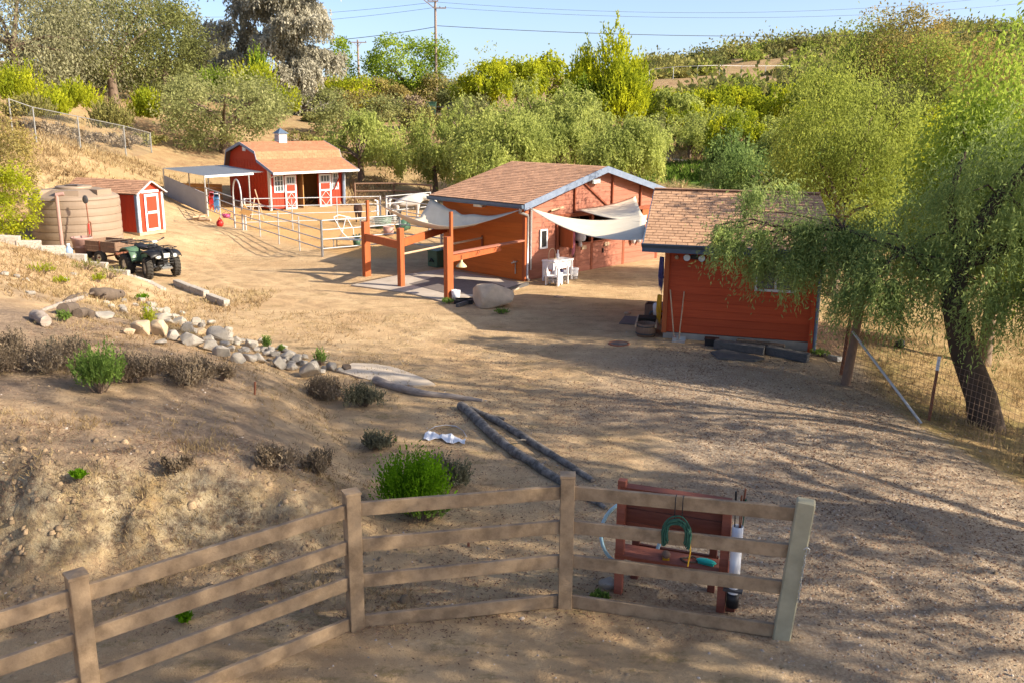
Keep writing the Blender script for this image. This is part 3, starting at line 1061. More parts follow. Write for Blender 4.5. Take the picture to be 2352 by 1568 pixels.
m_timber = M('bleached_timber', (.52, .475, .41), (.30, .26, .215), 9, .9, .45, (1, 3, 3), vary=.1, speck=((.2, .165, .13), 14, .6))
m_tank = M('tan_poly', (.29, .222, .165), (.25, .19, .14), 1.5, .45, .04)
m_tub = M('mauve_plastic', (.40, .25, .22), (.34, .21, .18), 3, .5, .05)
m_green_poly = M('green_plastic', (.06, .13, .085), (.045, .10, .065), 3, .42, .04)
m_atv = M('atv_green', (.09, .165, .105), (.07, .13, .08), 3, .35, .04, spec=.5)
m_seat = M('black_vinyl', (.03, .03, .035), None, 14, .5, .08)
m_rust = M('rust_steel', (.26, .10, .055), (.16, .06, .035), 8, .8, .2)
m_oldwood = M('old_plank', (.24, .15, .10), (.16, .10, .07), 6, .85, .25, (6, 6, 1))
m_pipe = M('pipe_rail', (.52, .53, .55), (.40, .40, .41), 14, .5, .06, metal=.45)
m_white_pl = M('white_plastic', (.78, .79, .82), (.70, .71, .75), 4, .4, .03)
m_whitebag = M('white_sack', (.60, .60, .63), (.48, .48, .52), 5, .7, .25)
m_pink = M('pink_rope', (.55, .20, .26), (.42, .13, .19), 20, .8, .1)
m_red_pl = M('red_plastic', (.62, .03, .025), None, 6, .4, .04)
m_magenta = M('magenta_plastic', (.62, .10, .25), None, 6, .45, .04)
m_blue_rope = M('blue_rope', (.10, .28, .52), (.07, .18, .38), 18, .8, .1)
m_navy = M('purple_rope', (.10, .10, .25), (.06, .06, .16), 18, .8, .1)
m_yellow = M('yellow_rope', (.62, .36, .03), (.5, .27, .02), 18, .8, .1)
m_green_rope = M('green_rope', (.04, .125, .085), (.022, .07, .05), 24, .8, .15)
m_hoop = M('light_blue_hose', (.42, .66, .78), (.34, .56, .68), 6, .45, .03)
m_teal = M('teal_plastic', (.03, .50, .44), None, 6, .45, .05)
m_rug = M('rubber_mat', (.165, .14, .13), (.12, .10, .095), 6, .95, .2)
m_slate = M('slate_timber', (.12, .115, .115), (.07, .068, .07), 5, .9, .4, (1, 5, 5))
m_horse = M('white_coat', (.50, .48, .455), (.38, .36, .34), 5, .75, .06)
m_horse_hair = M('pale_mane', (.66, .63, .58), (.5, .47, .43), 30, .85, .15)
m_pony = M('brown_coat', (.050, .022, .013), (.032, .014, .009), 6, .8, .1)
m_hoof = M('hoof', (.12, .10, .085), None, 6, .7, .05)
m_pole = M('utility_pole_wood', (.30, .23, .19), (.22, .165, .135), 6, .9, .2, (4, 4, .5))
m_wire = M('power_cable', (.05, .05, .055), None, 6, .6, 0)
m_chain = M('chain_link', (.27, .27, .26), None, 6, .6, 0, metal=.2)
m_brass = M('pale_shade', (.56, .52, .30), (.46, .42, .24), 6, .4, .04)
m_jug = M('blue_jug', (.30, .42, .62), None, 6, .25, 0)

# ---------------------------------------------------------------- ranch fence in the foreground
fence = thing('ranch_fence', 'brown four rail ranch fence bending across the front of the yard', 'fence')
F1, F2, F3 = pz(818, 1440, 0), pz(1297, 1388, 0), pz(1795, 1468, 0)
tp_ = pz(175, 1322, 1.5)
F0 = Vector((tp_.x, tp_.y, 0))
Fm = F0 + (F0 - F1).normalized() * 2.5 + Vector((-.3, -.25, 0))
FP = [Fm, F0, F1, F2, F3]
for p in FP:
    p.z = gz(p.x, p.y)
RH = (.07, .55, .95, 1.345)


def ang(a, b):
    return math.atan2(b.y - a.y, b.x - a.x)


for i, p in enumerate(FP):
    an = ang(FP[max(0, i - 1)], FP[min(len(FP) - 1, i + 1)])
    rot = Matrix.Rotation(an, 3, 'Z')
    if i < 4:
        po = MB().box(p + Vector((0, 0, .72)), (.15, .15, 1.60), rot).build('post', m_fence, fence, bevel=.006)
        MB().add([p + rot @ Vector(v) for v in ((-.082, -.082, 1.52), (.082, -.082, 1.52), (.082, .082, 1.52), (-.082, .082, 1.52), (-.082, -.082, 1.545), (.082, -.082, 1.545), (.082, .082, 1.545), (-.082, .082, 1.545), (0, 0, 1.556))],
                 [(3, 2, 1, 0), (0, 1, 5, 4), (1, 2, 6, 5), (2, 3, 7, 6), (3, 0, 4, 7), (4, 5, 8), (5, 6, 8), (6, 7, 8), (7, 4, 8)]).build('post_cap', m_fence, po)
    else:
        lean = Vector((.13, .04, 1.5))
        rr = Matrix.Rotation(R(-4.6), 3, 'Y') @ rot
        MB().box(p + lean * .48, (.18, .15, 1.58), Matrix.Rotation(R(4.8), 3, 'Y') @ rot).build('post', m_fence_end, fence, bevel=.014, label='weathered khaki end post')
for i in range(4):
    a, b = FP[i], FP[i + 1]
    d = (b - a).normalized()
    for k, h in enumerate(RH):
        e0, e1 = .07, .07
        q0, q1 = a + d * e0 + Zv * h, b - d * e1 + Zv * h
        if i == 3:
            q1 = q1 + Vector((.085, .03, 0)) * h
        if k == 0:
            q0.z, q1.z = gz(q0.x, q0.y) + .075, gz(q1.x, q1.y) + .075
        MB().bar(q0, q1, .05, .145).build('rail', m_fence, fence, bevel=.004)
# gate chain on the end post
ch = thing('gate_chain', 'short steel chain hanging down the side of the khaki fence end post', 'chain', F3 + Vector((.075, -.04, .45)))
cm = MB()
for k in range(22):
    c = Vector((.02 + .004 * math.sin(k * 1.3) + .0017 * k, -.06, .02 + k * .026))
    rot = Matrix.Rotation(R(90) if k % 2 else 0, 3, 'Z')
    pts = [c + rot @ Vector((.010 * math.cos(t), 0, .019 * math.sin(t))) for t in np.linspace(0, 2 * math.pi, 7)]
    cm.tube(pts, .0035, 4, cap=False)
cm.build('chain_links', m_galv, ch, kind='stuff')
MB().tube([(.03, -.07, .59), (.05, -.085, .62), (.08, -.08, .60), (.075, -.075, .55)], .008, 6).build('snap_hook', m_galv, ch)

# ---------------------------------------------------------------- green rope coil hung on the top rail
d23 = (F3 - F2).normalized()
rc = F2 + d23 * (1.17) + Zv * 1.40
out = Vector((d23.y, -d23.x, 0))
if out.y > 0:
    out = -out
coil = thing('rope_coil', 'dark green rope coil tied over the top rail of the fence', 'rope', rc)
cm = MB()
rr = random.Random(4)
for k in range(15):
    w_, h_ = .085 + rr.random() * .065, .10 + rr.random() * .10
    pts = []
    for t in np.linspace(-.5, math.pi + .5, 16):
        pts.append(d23 * (w_ * math.cos(t)) + Zv * (-.36 + h_ * max(-.4, math.sin(t)) + (0 if 0 < t < math.pi else -.03 - .03 * (k % 3))) + out * (.05 + rr.random() * .03))
    cm.tube(pts, .009, 5)
cm.build('coil', m_green_rope, coil)
for s in (-.03, .045):
    MB().tube([d23 * s + out * .04 + Zv * (-.21), d23 * s + out * .035 + Zv * .02, d23 * s - out * .03 + Zv * .03, d23 * s - out * .035 + Zv * (-.1)], .006, 5).build('tie_cord', m_black, coil)
MB().tube([d23 * .14 + out * .05 + Zv * -.45, d23 * .15 + out * .05 + Zv * -.55, d23 * .13 + out * .04 + Zv * -.72], .008, 5).build('tail_end', m_yellow, coil)

# ---------------------------------------------------------------- grooming bench behind the fence
gb0, gb1 = pg(1420, 1362), pg(1655, 1402)
GA = ang(gb0, gb1)
bw = (gb1 - gb0).length
bench = thing('grooming_stand', 'red stained plank stand with a backboard and low shelf behind the fence', 'wooden stand', gb0, GA)
for x, h in ((0, 1.36), (bw, 1.24)):
    MB().box((x, 0, h / 2 - .05), (.09, .09, h + .1)).build('post', m_redwood, bench, bevel=.004)
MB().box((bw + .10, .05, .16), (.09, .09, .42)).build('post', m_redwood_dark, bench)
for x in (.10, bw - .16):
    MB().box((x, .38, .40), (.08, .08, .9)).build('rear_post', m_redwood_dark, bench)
for k in range(3):
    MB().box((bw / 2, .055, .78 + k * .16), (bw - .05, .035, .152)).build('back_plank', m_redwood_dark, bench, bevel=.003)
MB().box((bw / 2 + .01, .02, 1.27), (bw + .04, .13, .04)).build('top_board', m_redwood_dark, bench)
MB().box((bw / 2, .10, .46), (bw + .10, .30, .045)).build('shelf', m_redwood, bench, bevel=.004)
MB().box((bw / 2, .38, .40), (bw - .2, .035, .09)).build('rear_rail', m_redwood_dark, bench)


def bench_w(x, y, z):
    return gb0 + Vector((x * math.cos(GA) - y * math.sin(GA), x * math.sin(GA) + y * math.cos(GA), z))


t = thing('whip_tube', 'white plastic tube with a black cap strapped beside the red stand', 'tube', bench_w(bw + .12, -.04, .06), GA)
MB().lathe([(.058, .20), (.058, .98), (.05, .98), (.05, .3)], 14).build('tube', m_white_pl, t)
MB().lathe([(.001, .05), (.066, .05), (.066, .21), (.058, .21)], 14).build('cap', m_black, t)
MB().box((0, -.03, .26), (.2, .10, .025)).build('strap', m_steel_dark, t)
for k, (dx_, c, h) in enumerate(((-.02, m_black, 1.42), (.012, m_rust, 1.38), (.03, m_green_rope, 1.34), (-.005, m_rust, 1.45))):
    o = thing('riding_whip', ['black riding whip standing in the white tube', 'red riding whip in the white tube beside the black one', 'green riding whip leaning right in the white tube', 'tallest red riding whip in the white tube'][k], 'whip', bench_w(bw + .12 + dx_, -.03 + .01 * k, .4), GA, 'whips in the tube')
    MB().tube([(0, 0, -.05), (.02 * (k - 1), .0, h - .55)], [.010, .006], 5).build('shaft', c, o)
    MB().tube([(.02 * (k - 1), 0, h - .55), (.026 * (k - 1), 0, h - .40)], .011, 5).build('handle', c, o)
b_ = thing('grooming_brush', 'brown grooming brush on the shelf of the red stand', 'brush', bench_w(.50, .08, .4825), GA + .2)
MB().blob((0, 0, .035), (.05, .09, .03), 3, .08, 10, 6).build('back', m_oldwood, b_)
MB().box((0, 0, .012), (.075, .15, .024)).build('bristles', m_yellow, b_)
b_ = thing('grooming_brush', 'teal curry comb at the right end of the red shelf', 'brush', bench_w(.94, .09, .4825), GA + 1.4)
MB().blob((0, 0, .03), (.05, .115, .028), 5, .05, 12, 6).build('back', m_teal, b_)
MB().box((0, 0, .010), (.07, .17, .02)).build('teeth', m_teal, b_)
MB().tube([bench_w(.70, .12, .49), bench_w(.78, .18, .50), bench_w(.86, .13, .50), bench_w(.82, .06, .49), bench_w(.72, .03, .49), bench_w(.66, .09, .495), bench_w(.74, .14, .50)], .012, 6).build('leather_strap', m_log_dark, label='brown looped strap lying between the brushes on the red shelf', cat='strap')
# light blue hoop behind the stand
hc = bench_w(.06, .26, .60)
hp = [hc + Vector((.34 * math.cos(a), .09 * math.sin(a), .36 * math.sin(a))) for a in np.linspace(0, 2 * math.pi, 28)]
MB().tube(hp, .022, 6, cap=False).build('hose_hoop', m_hoop, label='light blue hose hoop hanging behind the left of the red stand', cat='hose')


def hull(name, c, r, seed, mat, rz=0, npts=16, **kw):
    """angular stone: convex hull of scattered points"""
    rg = random.Random(seed)
    bm = bmesh.new()
    for k in range(npts):
        v = Vector((rg.gauss(0, 1), rg.gauss(0, 1), rg.gauss(0, 1))).normalized() * (.82 + .22 * rg.random())
        v = Vector((max(-.8, min(.8, v.x)) * r[0] * 1.15, max(-.85, min(.85, v.y)) * r[1] * 1.1, max(-.7, min(.78, v.z)) * r[2] * 1.2))
        bm.verts.new(v)
    res = bmesh.ops.convex_hull(bm, input=bm.verts)
    bmesh.ops.delete(bm, geom=[v for v in bm.verts if not v.link_faces], context='VERTS')
    me_ = bpy.data.meshes.new(name)
    es = [e for e in bm.edges if len(e.link_faces) == 2]
    bmesh.ops.bevel(bm, geom=es, offset=min(r) * .09, segments=1, affect='EDGES')
    bm.to_mesh(me_)
    bm.free()
    me_.materials.append(mat)
    return put(name, me_, None, loc=c, rz=rz, **kw)


hull('stone', pg(1398, 1352) + Zv * .05, (.13, .09, .10), 77, m_rock, label='pale stone at the left foot of the red stand', cat='stone')

# ---------------------------------------------------------------- logs


def log(name, pts, r, mat, label, cat='log', lift=.6, stubs=()):
    P = [pg(*p) for p in pts]
    rs = r if hasattr(r, '__len__') else [r] * len(P)
    P = [p + Zv * (q * lift) for p, q in zip(P, rs)]
    # densify and roughen
    D, RR = [], []
    for i in range(len(P) - 1):
        for k in range(5):
            f = k / 5
            p0, p1 = P[max(0, i - 1)], P[min(len(P) - 1, i + 2)]
            h = [P[i], P[i + 1]]
            m0, m1 = (h[1] - p0) * .5, (p1 - h[0]) * .5
            q_ = h[0] * (2 * f ** 3 - 3 * f ** 2 + 1) + m0 * (f ** 3 - 2 * f ** 2 + f) + h[1] * (-2 * f ** 3 + 3 * f ** 2) + m1 * (f ** 3 - f ** 2)
            D.append(q_ + Vector((mnoise.noise(q_ * 3), mnoise.noise(q_ * 3 + Vector((9, 0, 0))), mnoise.noise(q_ * 3 + Vector((0, 9, 0))))) * .025)
            RR.append((rs[i] * (1 - f) + rs[i + 1] * f) * (1 + .12 * mnoise.noise(q_ * 6)))
    D.append(P[-1])
    RR.append(rs[-1])
    b = MB().tube(D, RR, 9)
    for (k, dv, l, rr_) in stubs:
        s_ = D[min(k, len(D) - 1)]
        b.tube([s_, s_ + Vector(dv) * l * .5, s_ + Vector(dv) * l + Zv * -.03], [rr_, rr_ * .8, rr_ * .4], 6)
    return b.build(name, mat, label=label, cat=cat)


log('fallen_log', [(862, 880), (915, 897), (985, 910), (1050, 915), (1108, 922)], [.10, .085, .07, .06, .035], m_logs, 'pale bent log lying at the end of the concrete strip')
log('fallen_log', [(1058, 938), (1085, 958), (1120, 995), (1180, 1045), (1240, 1080), (1300, 1118), (1350, 1150), (1392, 1170)], [.085, .09, .085, .08, .07, .065, .05, .03], m_log_grey, 'long grey crooked log running under the fence corner', stubs=((20, (.4, .6, .3), .25, .03),))
log('fallen_log', [(1116, 960), (1165, 985), (1230, 1025), (1300, 1068), (1362, 1108)], [.06, .065, .065, .055, .04], m_log_grey, 'straighter grey log lying right of the long crooked log', stubs=((6, (-.5, .2, .5), .22, .025), (9, (-.7, -.5, .3), .3, .02)))
log('fallen_branch', [(1082, 942), (1115, 955), (1160, 966)], [.05, .045, .025], m_log_grey, 'short grey branch across the top of the crooked logs', 'branch')
log('driftwood_branch', [(96, 716), (130, 706), (165, 696), (205, 682)], [.035, .055, .06, .055], m_logs, 'long pale driftwood branch on the left bank', 'branch')
log('driftwood_branch', [(152, 694), (172, 684), (195, 678)], [.05, .055, .05], m_log_dark, 'short dark branch above the pale driftwood on the bank', 'branch')
log('stump_log', [(146, 726), (158, 722), (172, 719)], [.13, .13, .12], m_log_dark, 'dark cut log end facing the camera on the left bank', 'log', .9)
log('stump_log', [(180, 730), (196, 729), (214, 735)], [.10, .11, .10], m_log_dark, 'dark knobbly log right of the cut log end on the bank', 'log', .9)
log('stump_log', [(80, 735), (92, 742), (108, 752)], [.10, .12, .11], m_logs, 'short grey log section leaning left of the dark log', 'log', .9)
log('root_clump', [(212, 684), (235, 688), (258, 690), (280, 684)], [.12, .16, .17, .10], m_log_dark, 'dark gnarled root clump at the top of the stone pile', 'root', .8, stubs=((3, (-.3, -.8, .2), .3, .05), (8, (.2, -.9, .3), .35, .05), (12, (.7, -.4, .4), .3, .05), (9, (-.1, .5, .7), .25, .05)))

# ---------------------------------------------------------------- riprap stones
set1 = [(1355, 330, 105, 65), (1480, 400, 165, 95), (1630, 430, 110, 105), (1545, 440, 90, 65), (1790, 435, 95, 95), (1850, 475, 75, 75), (1710, 490, 150, 115), (1835, 530, 110, 75), (1985, 550, 190, 165), (1750, 600, 225, 125), (1580, 565, 110, 105),
        (1450, 500, 160, 160), (1290, 500, 190, 140), (2095, 590, 75, 65), (2165, 610, 95, 85), (2060, 630, 95, 55), (1925, 600, 135, 85), (1920, 655, 150, 105), (2020, 710, 165, 115), (2115, 680, 95, 65), (2175, 770, 150, 110), (2290, 750, 140, 110), (2300, 630, 125, 85), (2240, 680, 85, 50), (1470, 625, 100, 60), (1180, 530, 110, 70)]
set2 = [(30, 240, 130, 110), (60, 175, 85, 55), (220, 160, 105, 50), (260, 220, 150, 95), (350, 250, 95, 115), (190, 290, 130, 120), (300, 325, 105, 65), (460, 350, 185, 185), (640, 320, 100, 85), (120, 200, 80, 60), (410, 240, 70, 60), (560, 270, 90, 70), (720, 350, 60, 50), (770, 335, 90, 70)]
rk = []
for (x, y, w_, h_) in set1:
    rk.append((x * .2979 * .84, (750 + (y + h_ * .45) * .2979) * .84, w_ * .25, h_ * .25))
for (x, y, w_, h_) in set2:
    rk.append(((700 + x * .3189) * .84, (900 + (y + h_ * .40) * .3189) * .84, w_ * .268, h_ * .268))
rg_ = random.Random(12)
line_ = [(248, 690), (345, 702), (400, 722), (470, 748), (540, 775), (620, 800), (690, 822), (745, 845)]
for k in range(72):
    f = k / 72 * 6.99
    i = int(f)
    x = line_[i][0] + (line_[i + 1][0] - line_[i][0]) * (f - i)
    y = line_[i][1] + (line_[i + 1][1] - line_[i][1]) * (f - i)
    s_ = 12 + rg_.random() * 11
    rk.append((x + rg_.uniform(-14, 14), y + rg_.uniform(-4, 30), s_, s_ * .75))
NAMED = {8: 'large pale wedge shaped stone high in the middle of the riprap', 9: 'broad flat stone at the lower edge of the riprap middle', 11: 'sunlit tan stone at the left end of the riprap', 12: 'wide grey brown boulder left of the sunlit tan stone',
         0: 'small flat pale stone topping the upper left of the riprap', 1: 'long flat white stone near the upper left of the riprap', 18: 'big rounded stone at the lower right of the wedge stone', 20: 'blocky pale stone standing at the foot of the riprap',
         33: 'tall egg shaped stone at the right end of the riprap', 34: 'grey stone between the egg shaped stone and the concrete strip', 39: 'dark brown stone at the tip of the concrete strip', 6: 'blunt pale stone left of the large wedge stone', 24: 'pale flat stone lying apart below the riprap', 21: 'broad stone below the gap in the right half of the riprap'}
for i, (x, y, w_, h_) in enumerate(rk):
    p = pg(x, y)
    dep = math.hypot(p.x, p.y) * .97 + 1.2
    hw = w_ / 2090 * dep / 2 * 1.08
    hh = h_ / 2090 * dep / 2 * 1.05
    mt = m_rock_tan if i in (11, 12, 25, 7) else (m_log_dark if i == 39 else m_rock)
    big = hw > .17
    where = ['at the upper left end of', 'in the left part of', 'in the middle of', 'in the right part of', 'at the lower right end of'][min(4, max(0, int((x - 250) / 105)))]
    lab = NAMED.get(i) or (('mid sized' if hw > .125 else 'small') + ' angular stone ' + where + ' the riprap bank')
    hull('riprap_stone', p + Vector((0, hw * .5, hh * .62)), (hw, hw * .85, hh * 1.0), 100 + i, mt, rz=(i * 37 % 50 - 25) / 60, label=lab, cat='stone', group='riprap stones along the bank')
for i, (x, y, s, lab) in enumerate(((70, 675, .13, 'pale flat stone low on the left bank near the driftwood'), (150, 645, .16, 'pale stone beside the green tufts on the left bank'), (10, 632, .15, 'pale stone at the left edge of the picture on the bank'), (40, 638, .14, 'pale stone second from the left picture edge on the bank'), (60, 645, .13, 'stone right of the two pale ones at the picture edge'),
                                    (240, 728, .28, 'wide pale slab below the root clump'), (170, 632, .12, 'small white stone among weeds under the timbers'), (845, 1172, .06, 'white stone above the fence post'), (1025, 1312, .06, 'white stone on the dirt between the fence rails'))):
    hull('loose_stone', pg(x, y) + Zv * s * .15, (s, s * .8, s * .45), 300 + i, m_rock, rz=i, label=lab, cat='stone')
# boulder by the hitching posts
bp_ = pg(1130, 712)
bl = hull('boulder', bp_ + Vector((0, .42, .27)), (.68, .50, .40), 21, m_boulder, rz=R(-6), npts=24, label='big tan boulder beside the hitching posts', cat='boulder')

# pale dirt-covered concrete strip and the pad of the hitching area
def sheet(name, pts, z, mat, kind='structure', th=.05):
    P = [pz(*p, z) for p in pts]
    P = [Vector((p.x, p.y, z)) for p in P]
    b = MB().poly([p - Zv * th for p in P], (0, 0, th))
    return b.build(name, mat, None, kind=kind)


cs = [(772, 853), (810, 836), (860, 838), (905, 846), (950, 862), (985, 876), (1000, 886), (950, 888), (880, 884), (820, 868)]
P = [pg(*p) for p in cs]
bm_ = MB()
cx = sum((p for p in P), Vector()) / len(P)
top = [Vector((p.x, p.y, p.z + .035)) for p in P]
ctr = Vector((cx.x, cx.y, max(gz(cx.x, cx.y), cx.z) + .055))
bm_.add(top + [ctr] + [p - Zv * .1 for p in P], [(i, (i + 1) % len(P), len(P)) for i in range(len(P))] + [((i + 1) % len(P), i, len(P) + 1 + i, len(P) + 1 + (i + 1) % len(P)) for i in range(len(P))])
bm_.build('concrete_strip_path', M('pale_strip', (.60, .51, .40), (.46, .38, .29), 2.2, .9, .25), kind='structure')
hp_ = [(1048, 700), (820, 655), (985, 628), (1022, 612), (1205, 648)]
sheet('concrete_pad_path', [(1022, 693), (935, 671), (806, 655), (905, 634), (1020, 618), (1210, 652), (1185, 664), (1100, 678)], .035, m_pad)
MB().bar(pz(1050, 702, .05), pz(1212, 652, .05), .09, .10).build('edging_timber', m_slate, label='dark edging timber between the boulder and the barn corner', cat='timber')
sheet('wash_mat_path', [(1018, 672), (940, 652), (1000, 636), (1120, 646), (1160, 658), (1090, 676)], .045, m_rug)

# ---------------------------------------------------------------- hitching posts and rails
hitch = thing('hitching_rail', 'orange stained posts and beams of the hitching area beside the barn', 'hitching rail')
PA, PB, PC = pz(841, 635, 0), pz(922, 660, 0), pz(1029, 690, 0)
h_ang = R(46)
rotb = Matrix.Rotation(h_ang, 3, 'Z')
for p, low, high in ((PA, 1.80, 2.48), (PB, 1.83, 1.84), (PC, 1.84, 2.54)):
    MB().box(p + Zv * (low / 2 - .1), (.17, .17, low + .2), rotb).build('post', m_post, hitch, bevel=.006)
    if high > low + .1:
        MB().box(p + Vector((.10, .07, high / 2)), (.085, .085, high), rotb).build('tall_pole', m_post, hitch, bevel=.004)
bR = barn_w(-.05, 3.7, 1.30)
MB().bar(PA + Zv * 1.30, PB + Zv * 1.30, .09, .24).build('beam', m_post, hitch, bevel=.005)
MB().bar(PB + Zv * 1.36, bR + Zv * .06, .09, .24).build('beam', m_post, hitch, bevel=.005)
bN = barn_w(-.12, -.06, 1.33)
MB().bar(PC + Zv * 1.34, bN, .16, .05).build('top_board', m_barn, hitch, bevel=.004)
MB().bar(PC + Zv * 1.20, bN.lerp(PC + Zv * 1.20, .32) - Zv * .04, .06, .22).build('beam', m_post, hitch, bevel=.004)
MB().tube([PB + Zv * 1.02, barn_w(-.06, 1.88, 1.22)], .035, 8).build('pole', m_wood_pale, hitch)
MB().bar(barn_w(-.06, 1.88, 1.3), barn_w(-.06, 1.88, .95), .05, .06).build('bracket', m_barn_trim, hitch)
for f in (.38, .62):
    c = (PC + Zv * 1.2).lerp(bN, f)
    MB().tube([c + Vector((.03, -.06, .06)), c + Vector((.06, -.14, .0)), c + Vector((.0, -.16, -.04))], .014, 5).build('hook', m_rust, hitch)
lpz = (PC + Zv * 1.15).lerp(bN, .16)
hl = thing('heat_lamp', 'small pale shaded lamp hanging under the hitching beam', 'lamp', lpz + Vector((.02, -.06, -.22)))
MB().lathe([(.16, -.05), (.15, -.02), (.09, .04), (.04, .09), (.03, .16)], 16).build('lamp_shade', m_brass, hl)
MB().tube([(0, 0, .15), (0, 0, .30)], .008, 5).build('cord', m_black, hl)
o = thing('bucket', 'white bucket on the ground against the nearest hitching post', 'bucket', pz(1047, 688, .035) + Zv * 0)
MB().lathe([(.001, .0), (.11, .0), (.135, .27), (.128, .27), (.105, .02), (.001, .02)], 16).build('body', m_white_pl, o)
MB().tube([(-.135, 0, .24), (-.15, -.06, .12), (-.12, -.12, .05)], .006, 5).build('handle', m_steel_dark, o)
tr = MB().box((0, 0, .05), (.50, .34, .02))
for (c, d) in (((0, -.17, .09), (.5, .03, .12)), ((0, .17, .09), (.5, .03, .12)), ((-.25, 0, .09), (.03, .34, .12)), ((.25, 0, .09), (.03, .34, .12))):
    tr.box(c, d)
o = tr.build('feed_tray', m_black, label='black feed tray on the ground left of the boulder', cat='tray')
o.location = pg(1065, 697) - Zv * .03
o = thing('storage_box', 'dark green plastic storage box near the barn side wall', 'box', pz(1008, 612, .0), R(46))
MB().box((0, 0, .28), (.62, .5, .54)).build('body', m_green_poly, o, bevel=.02)
MB().box((0, 0, .57), (.66, .54, .06)).build('lid', m_green_poly, o, bevel=.01)
MB().tube([(-.34, -.1, .2), (-.36, 0, .3), (-.34, .1, .2)], .03, 6).build('handle', m_black, o)
o = MB().box((0, 0, .02), (.30, .16, .035)).build('loose_plank', m_wood_pale, label='small pale plank lying on the dirt in front of the barn', cat='plank')
o.location, o.rotation_euler = pg(1286, 684), (0, 0, R(-32))

# ---------------------------------------------------------------- shade sails


def sail(label, A, B, C, sab, sbc, sca, mid=.15, pinch=.10, n=18, fold=0.0):
    A, B, C = Vector(A), Vector(B), Vector(C)
    vs, idx, fs = [], {}, []
    cen = (A + B + C) / 3
    for i in range(n + 1):
        for j in range(n + 1 - i):
            a, b = i / n, j / n
            c = 1 - a - b
            p = A * a + B * b + C * c
            s = 4 * (a * b * sab + b * c * sbc + c * a * sca) + 27 * a * b * c * mid
            e = 4 * (a * b * (1 - c) + b * c * (1 - a) + c * a * (1 - b))
            p = p.lerp(cen, pinch * e * (1 - 20 * a * b * c if a * b * c < .05 else 0))
            if fold:
                an = math.atan2(a - b, .3)
                p = p + Zv * (fold * math.sin(an * 22) * c * (1 - c) * 2.2) + Vector((1, 0, 0)) * (fold * math.cos(an * 17) * c * (1 - c))
            idx[i, j] = len(vs)
            vs.append(p - Zv * s)
    for i in range(n):
        for j in range(n - i):
            fs.append((idx[i, j], idx[i + 1, j], idx[i, j + 1]))
            if j < n - i - 1:
                fs.append((idx[i + 1, j], idx[i + 1, j + 1], idx[i, j + 1]))
    o = MB().add(vs, fs, True).build('shade_sail', m_sail, label=label, cat='shade sail', group='cream shade sails round the barn')
    s = o.modifiers.new('cloth', 'SOLIDIFY')
    s.thickness = .006
    s.offset = 0
    return o


sT, sN, sK = Vector((-4.30, 29.95, 2.30)), barn_w(-.42, -.30, 2.36), barn_w(-.42, 4.05, 2.42)
sail('cream shade sail bunched to a peak between the hitching posts and the barn', sT, sN, sK, .62, .38, .62, .06, .14, 20, .07)
MB().tube([sT, PA + Vector((.1, .07, 2.42))], .008, 5).build('sail_rope', m_wood_pale, label='thin rope tying the left shade sail to the tall pole', cat='rope')
sail('long cream shade sail stretched from the barn corner to the tool shed', barn_w(-.28, -.42, 2.42), tool_w(-.52, .65, 2.30), pz(1486, 494, 2.35), .36, .05, .26, .04, .05)
sail('small cream shade sail across the far half of the barn gable', barn_w(2.42, -.10, 2.16), pz(1488, 511, 2.30), barn_w(5.75, -.08, 2.42), .10, .05, .08, .05, .05)

# ---------------------------------------------------------------- table, stools, bucket in front of the gable
tb = thing('side_table', 'white table against the barn gable with things on top', 'table', barn_w(.95, -.62, 0), R(46))
MB().box((0, 0, .66), (1.0, .52, .05)).build('tabletop', m_white_pl, tb, bevel=.008)
MB().box((0, -.2, .52), (.96, .03, .22)).build('apron', m_white_pl, tb)
MB().box((-.46, 0, .52), (.03, .44, .22)).build('apron', m_white_pl, tb)
for x in (-.45, .45):
    for y in (-.21, .21):
        MB().box((x, y, .32), (.06, .06, .64)).build('leg', m_white_pl, tb)
MB().box((.0, 0, .16), (.9, .4, .03)).build('shelf', m_white_pl, tb)
o = thing('step_chair', 'small white plastic child chair with arch back by the barn corner', 'chair', barn_w(.22, -1.12, 0), R(66), 'white child chairs by the table')
for y in (-.20, .20):
    pts = [(-.22, y, 0), (-.22, y, .55), (-.16, y, .62), (-.02, y, .40), (.20, y, .38), (.22, y, 0), (.10, y, 0), (.06, y, .07), (-.06, y, .07), (-.10, y, 0)]
    MB().poly([(p[0], p[1] - .015, p[2]) for p in pts], (0, .03, 0)).build('side_panel', m_white_pl, o)
MB().box((0, 0, .28), (.40, .38, .03)).build('seat', m_white_pl, o)
MB().box((.12, 0, .14), (.20, .38, .03)).build('step', m_white_pl, o)
bk_ = [(-.19, .19 * math.cos(t), .46 + .30 * math.sin(t)) for t in np.linspace(0, math.pi, 12)]
MB().tube([(-.19, .19, .28)] + bk_ + [(-.19, -.19, .28)], .022, 6).build('backrest', m_white_pl, o)
o2 = dup(o, barn_w(.62, -1.02, 0), R(66 + 40), 'white plastic child chair half tucked under the white table')
o = thing('bucket', 'white lidded bucket with a dark band right of the white table', 'bucket', barn_w(1.55, -.80, 0))
MB().lathe([(.001, 0), (.135, 0), (.155, .32), (.001, .32)], 18).build('body', m_white_pl, o)
MB().lathe([(.168, .30), (.168, .35), (.001, .36)], 18).build('lid', m_white_pl, o)
MB().lathe([(.140, .06), (.143, .085)], 18).build('band', m_black, o)
o = thing('spray_bottle', 'white bottle standing at the back of the white table', 'bottle', barn_w(1.08, -.50, .685))
MB().lathe([(.001, 0), (.05, 0), (.05, .14), (.02, .19), (.02, .23)], 12).build('body', m_white_pl, o)
MB().lathe([(.026, .22), (.026, .27), (.001, .27)], 10).build('cap', m_white_pl, o)
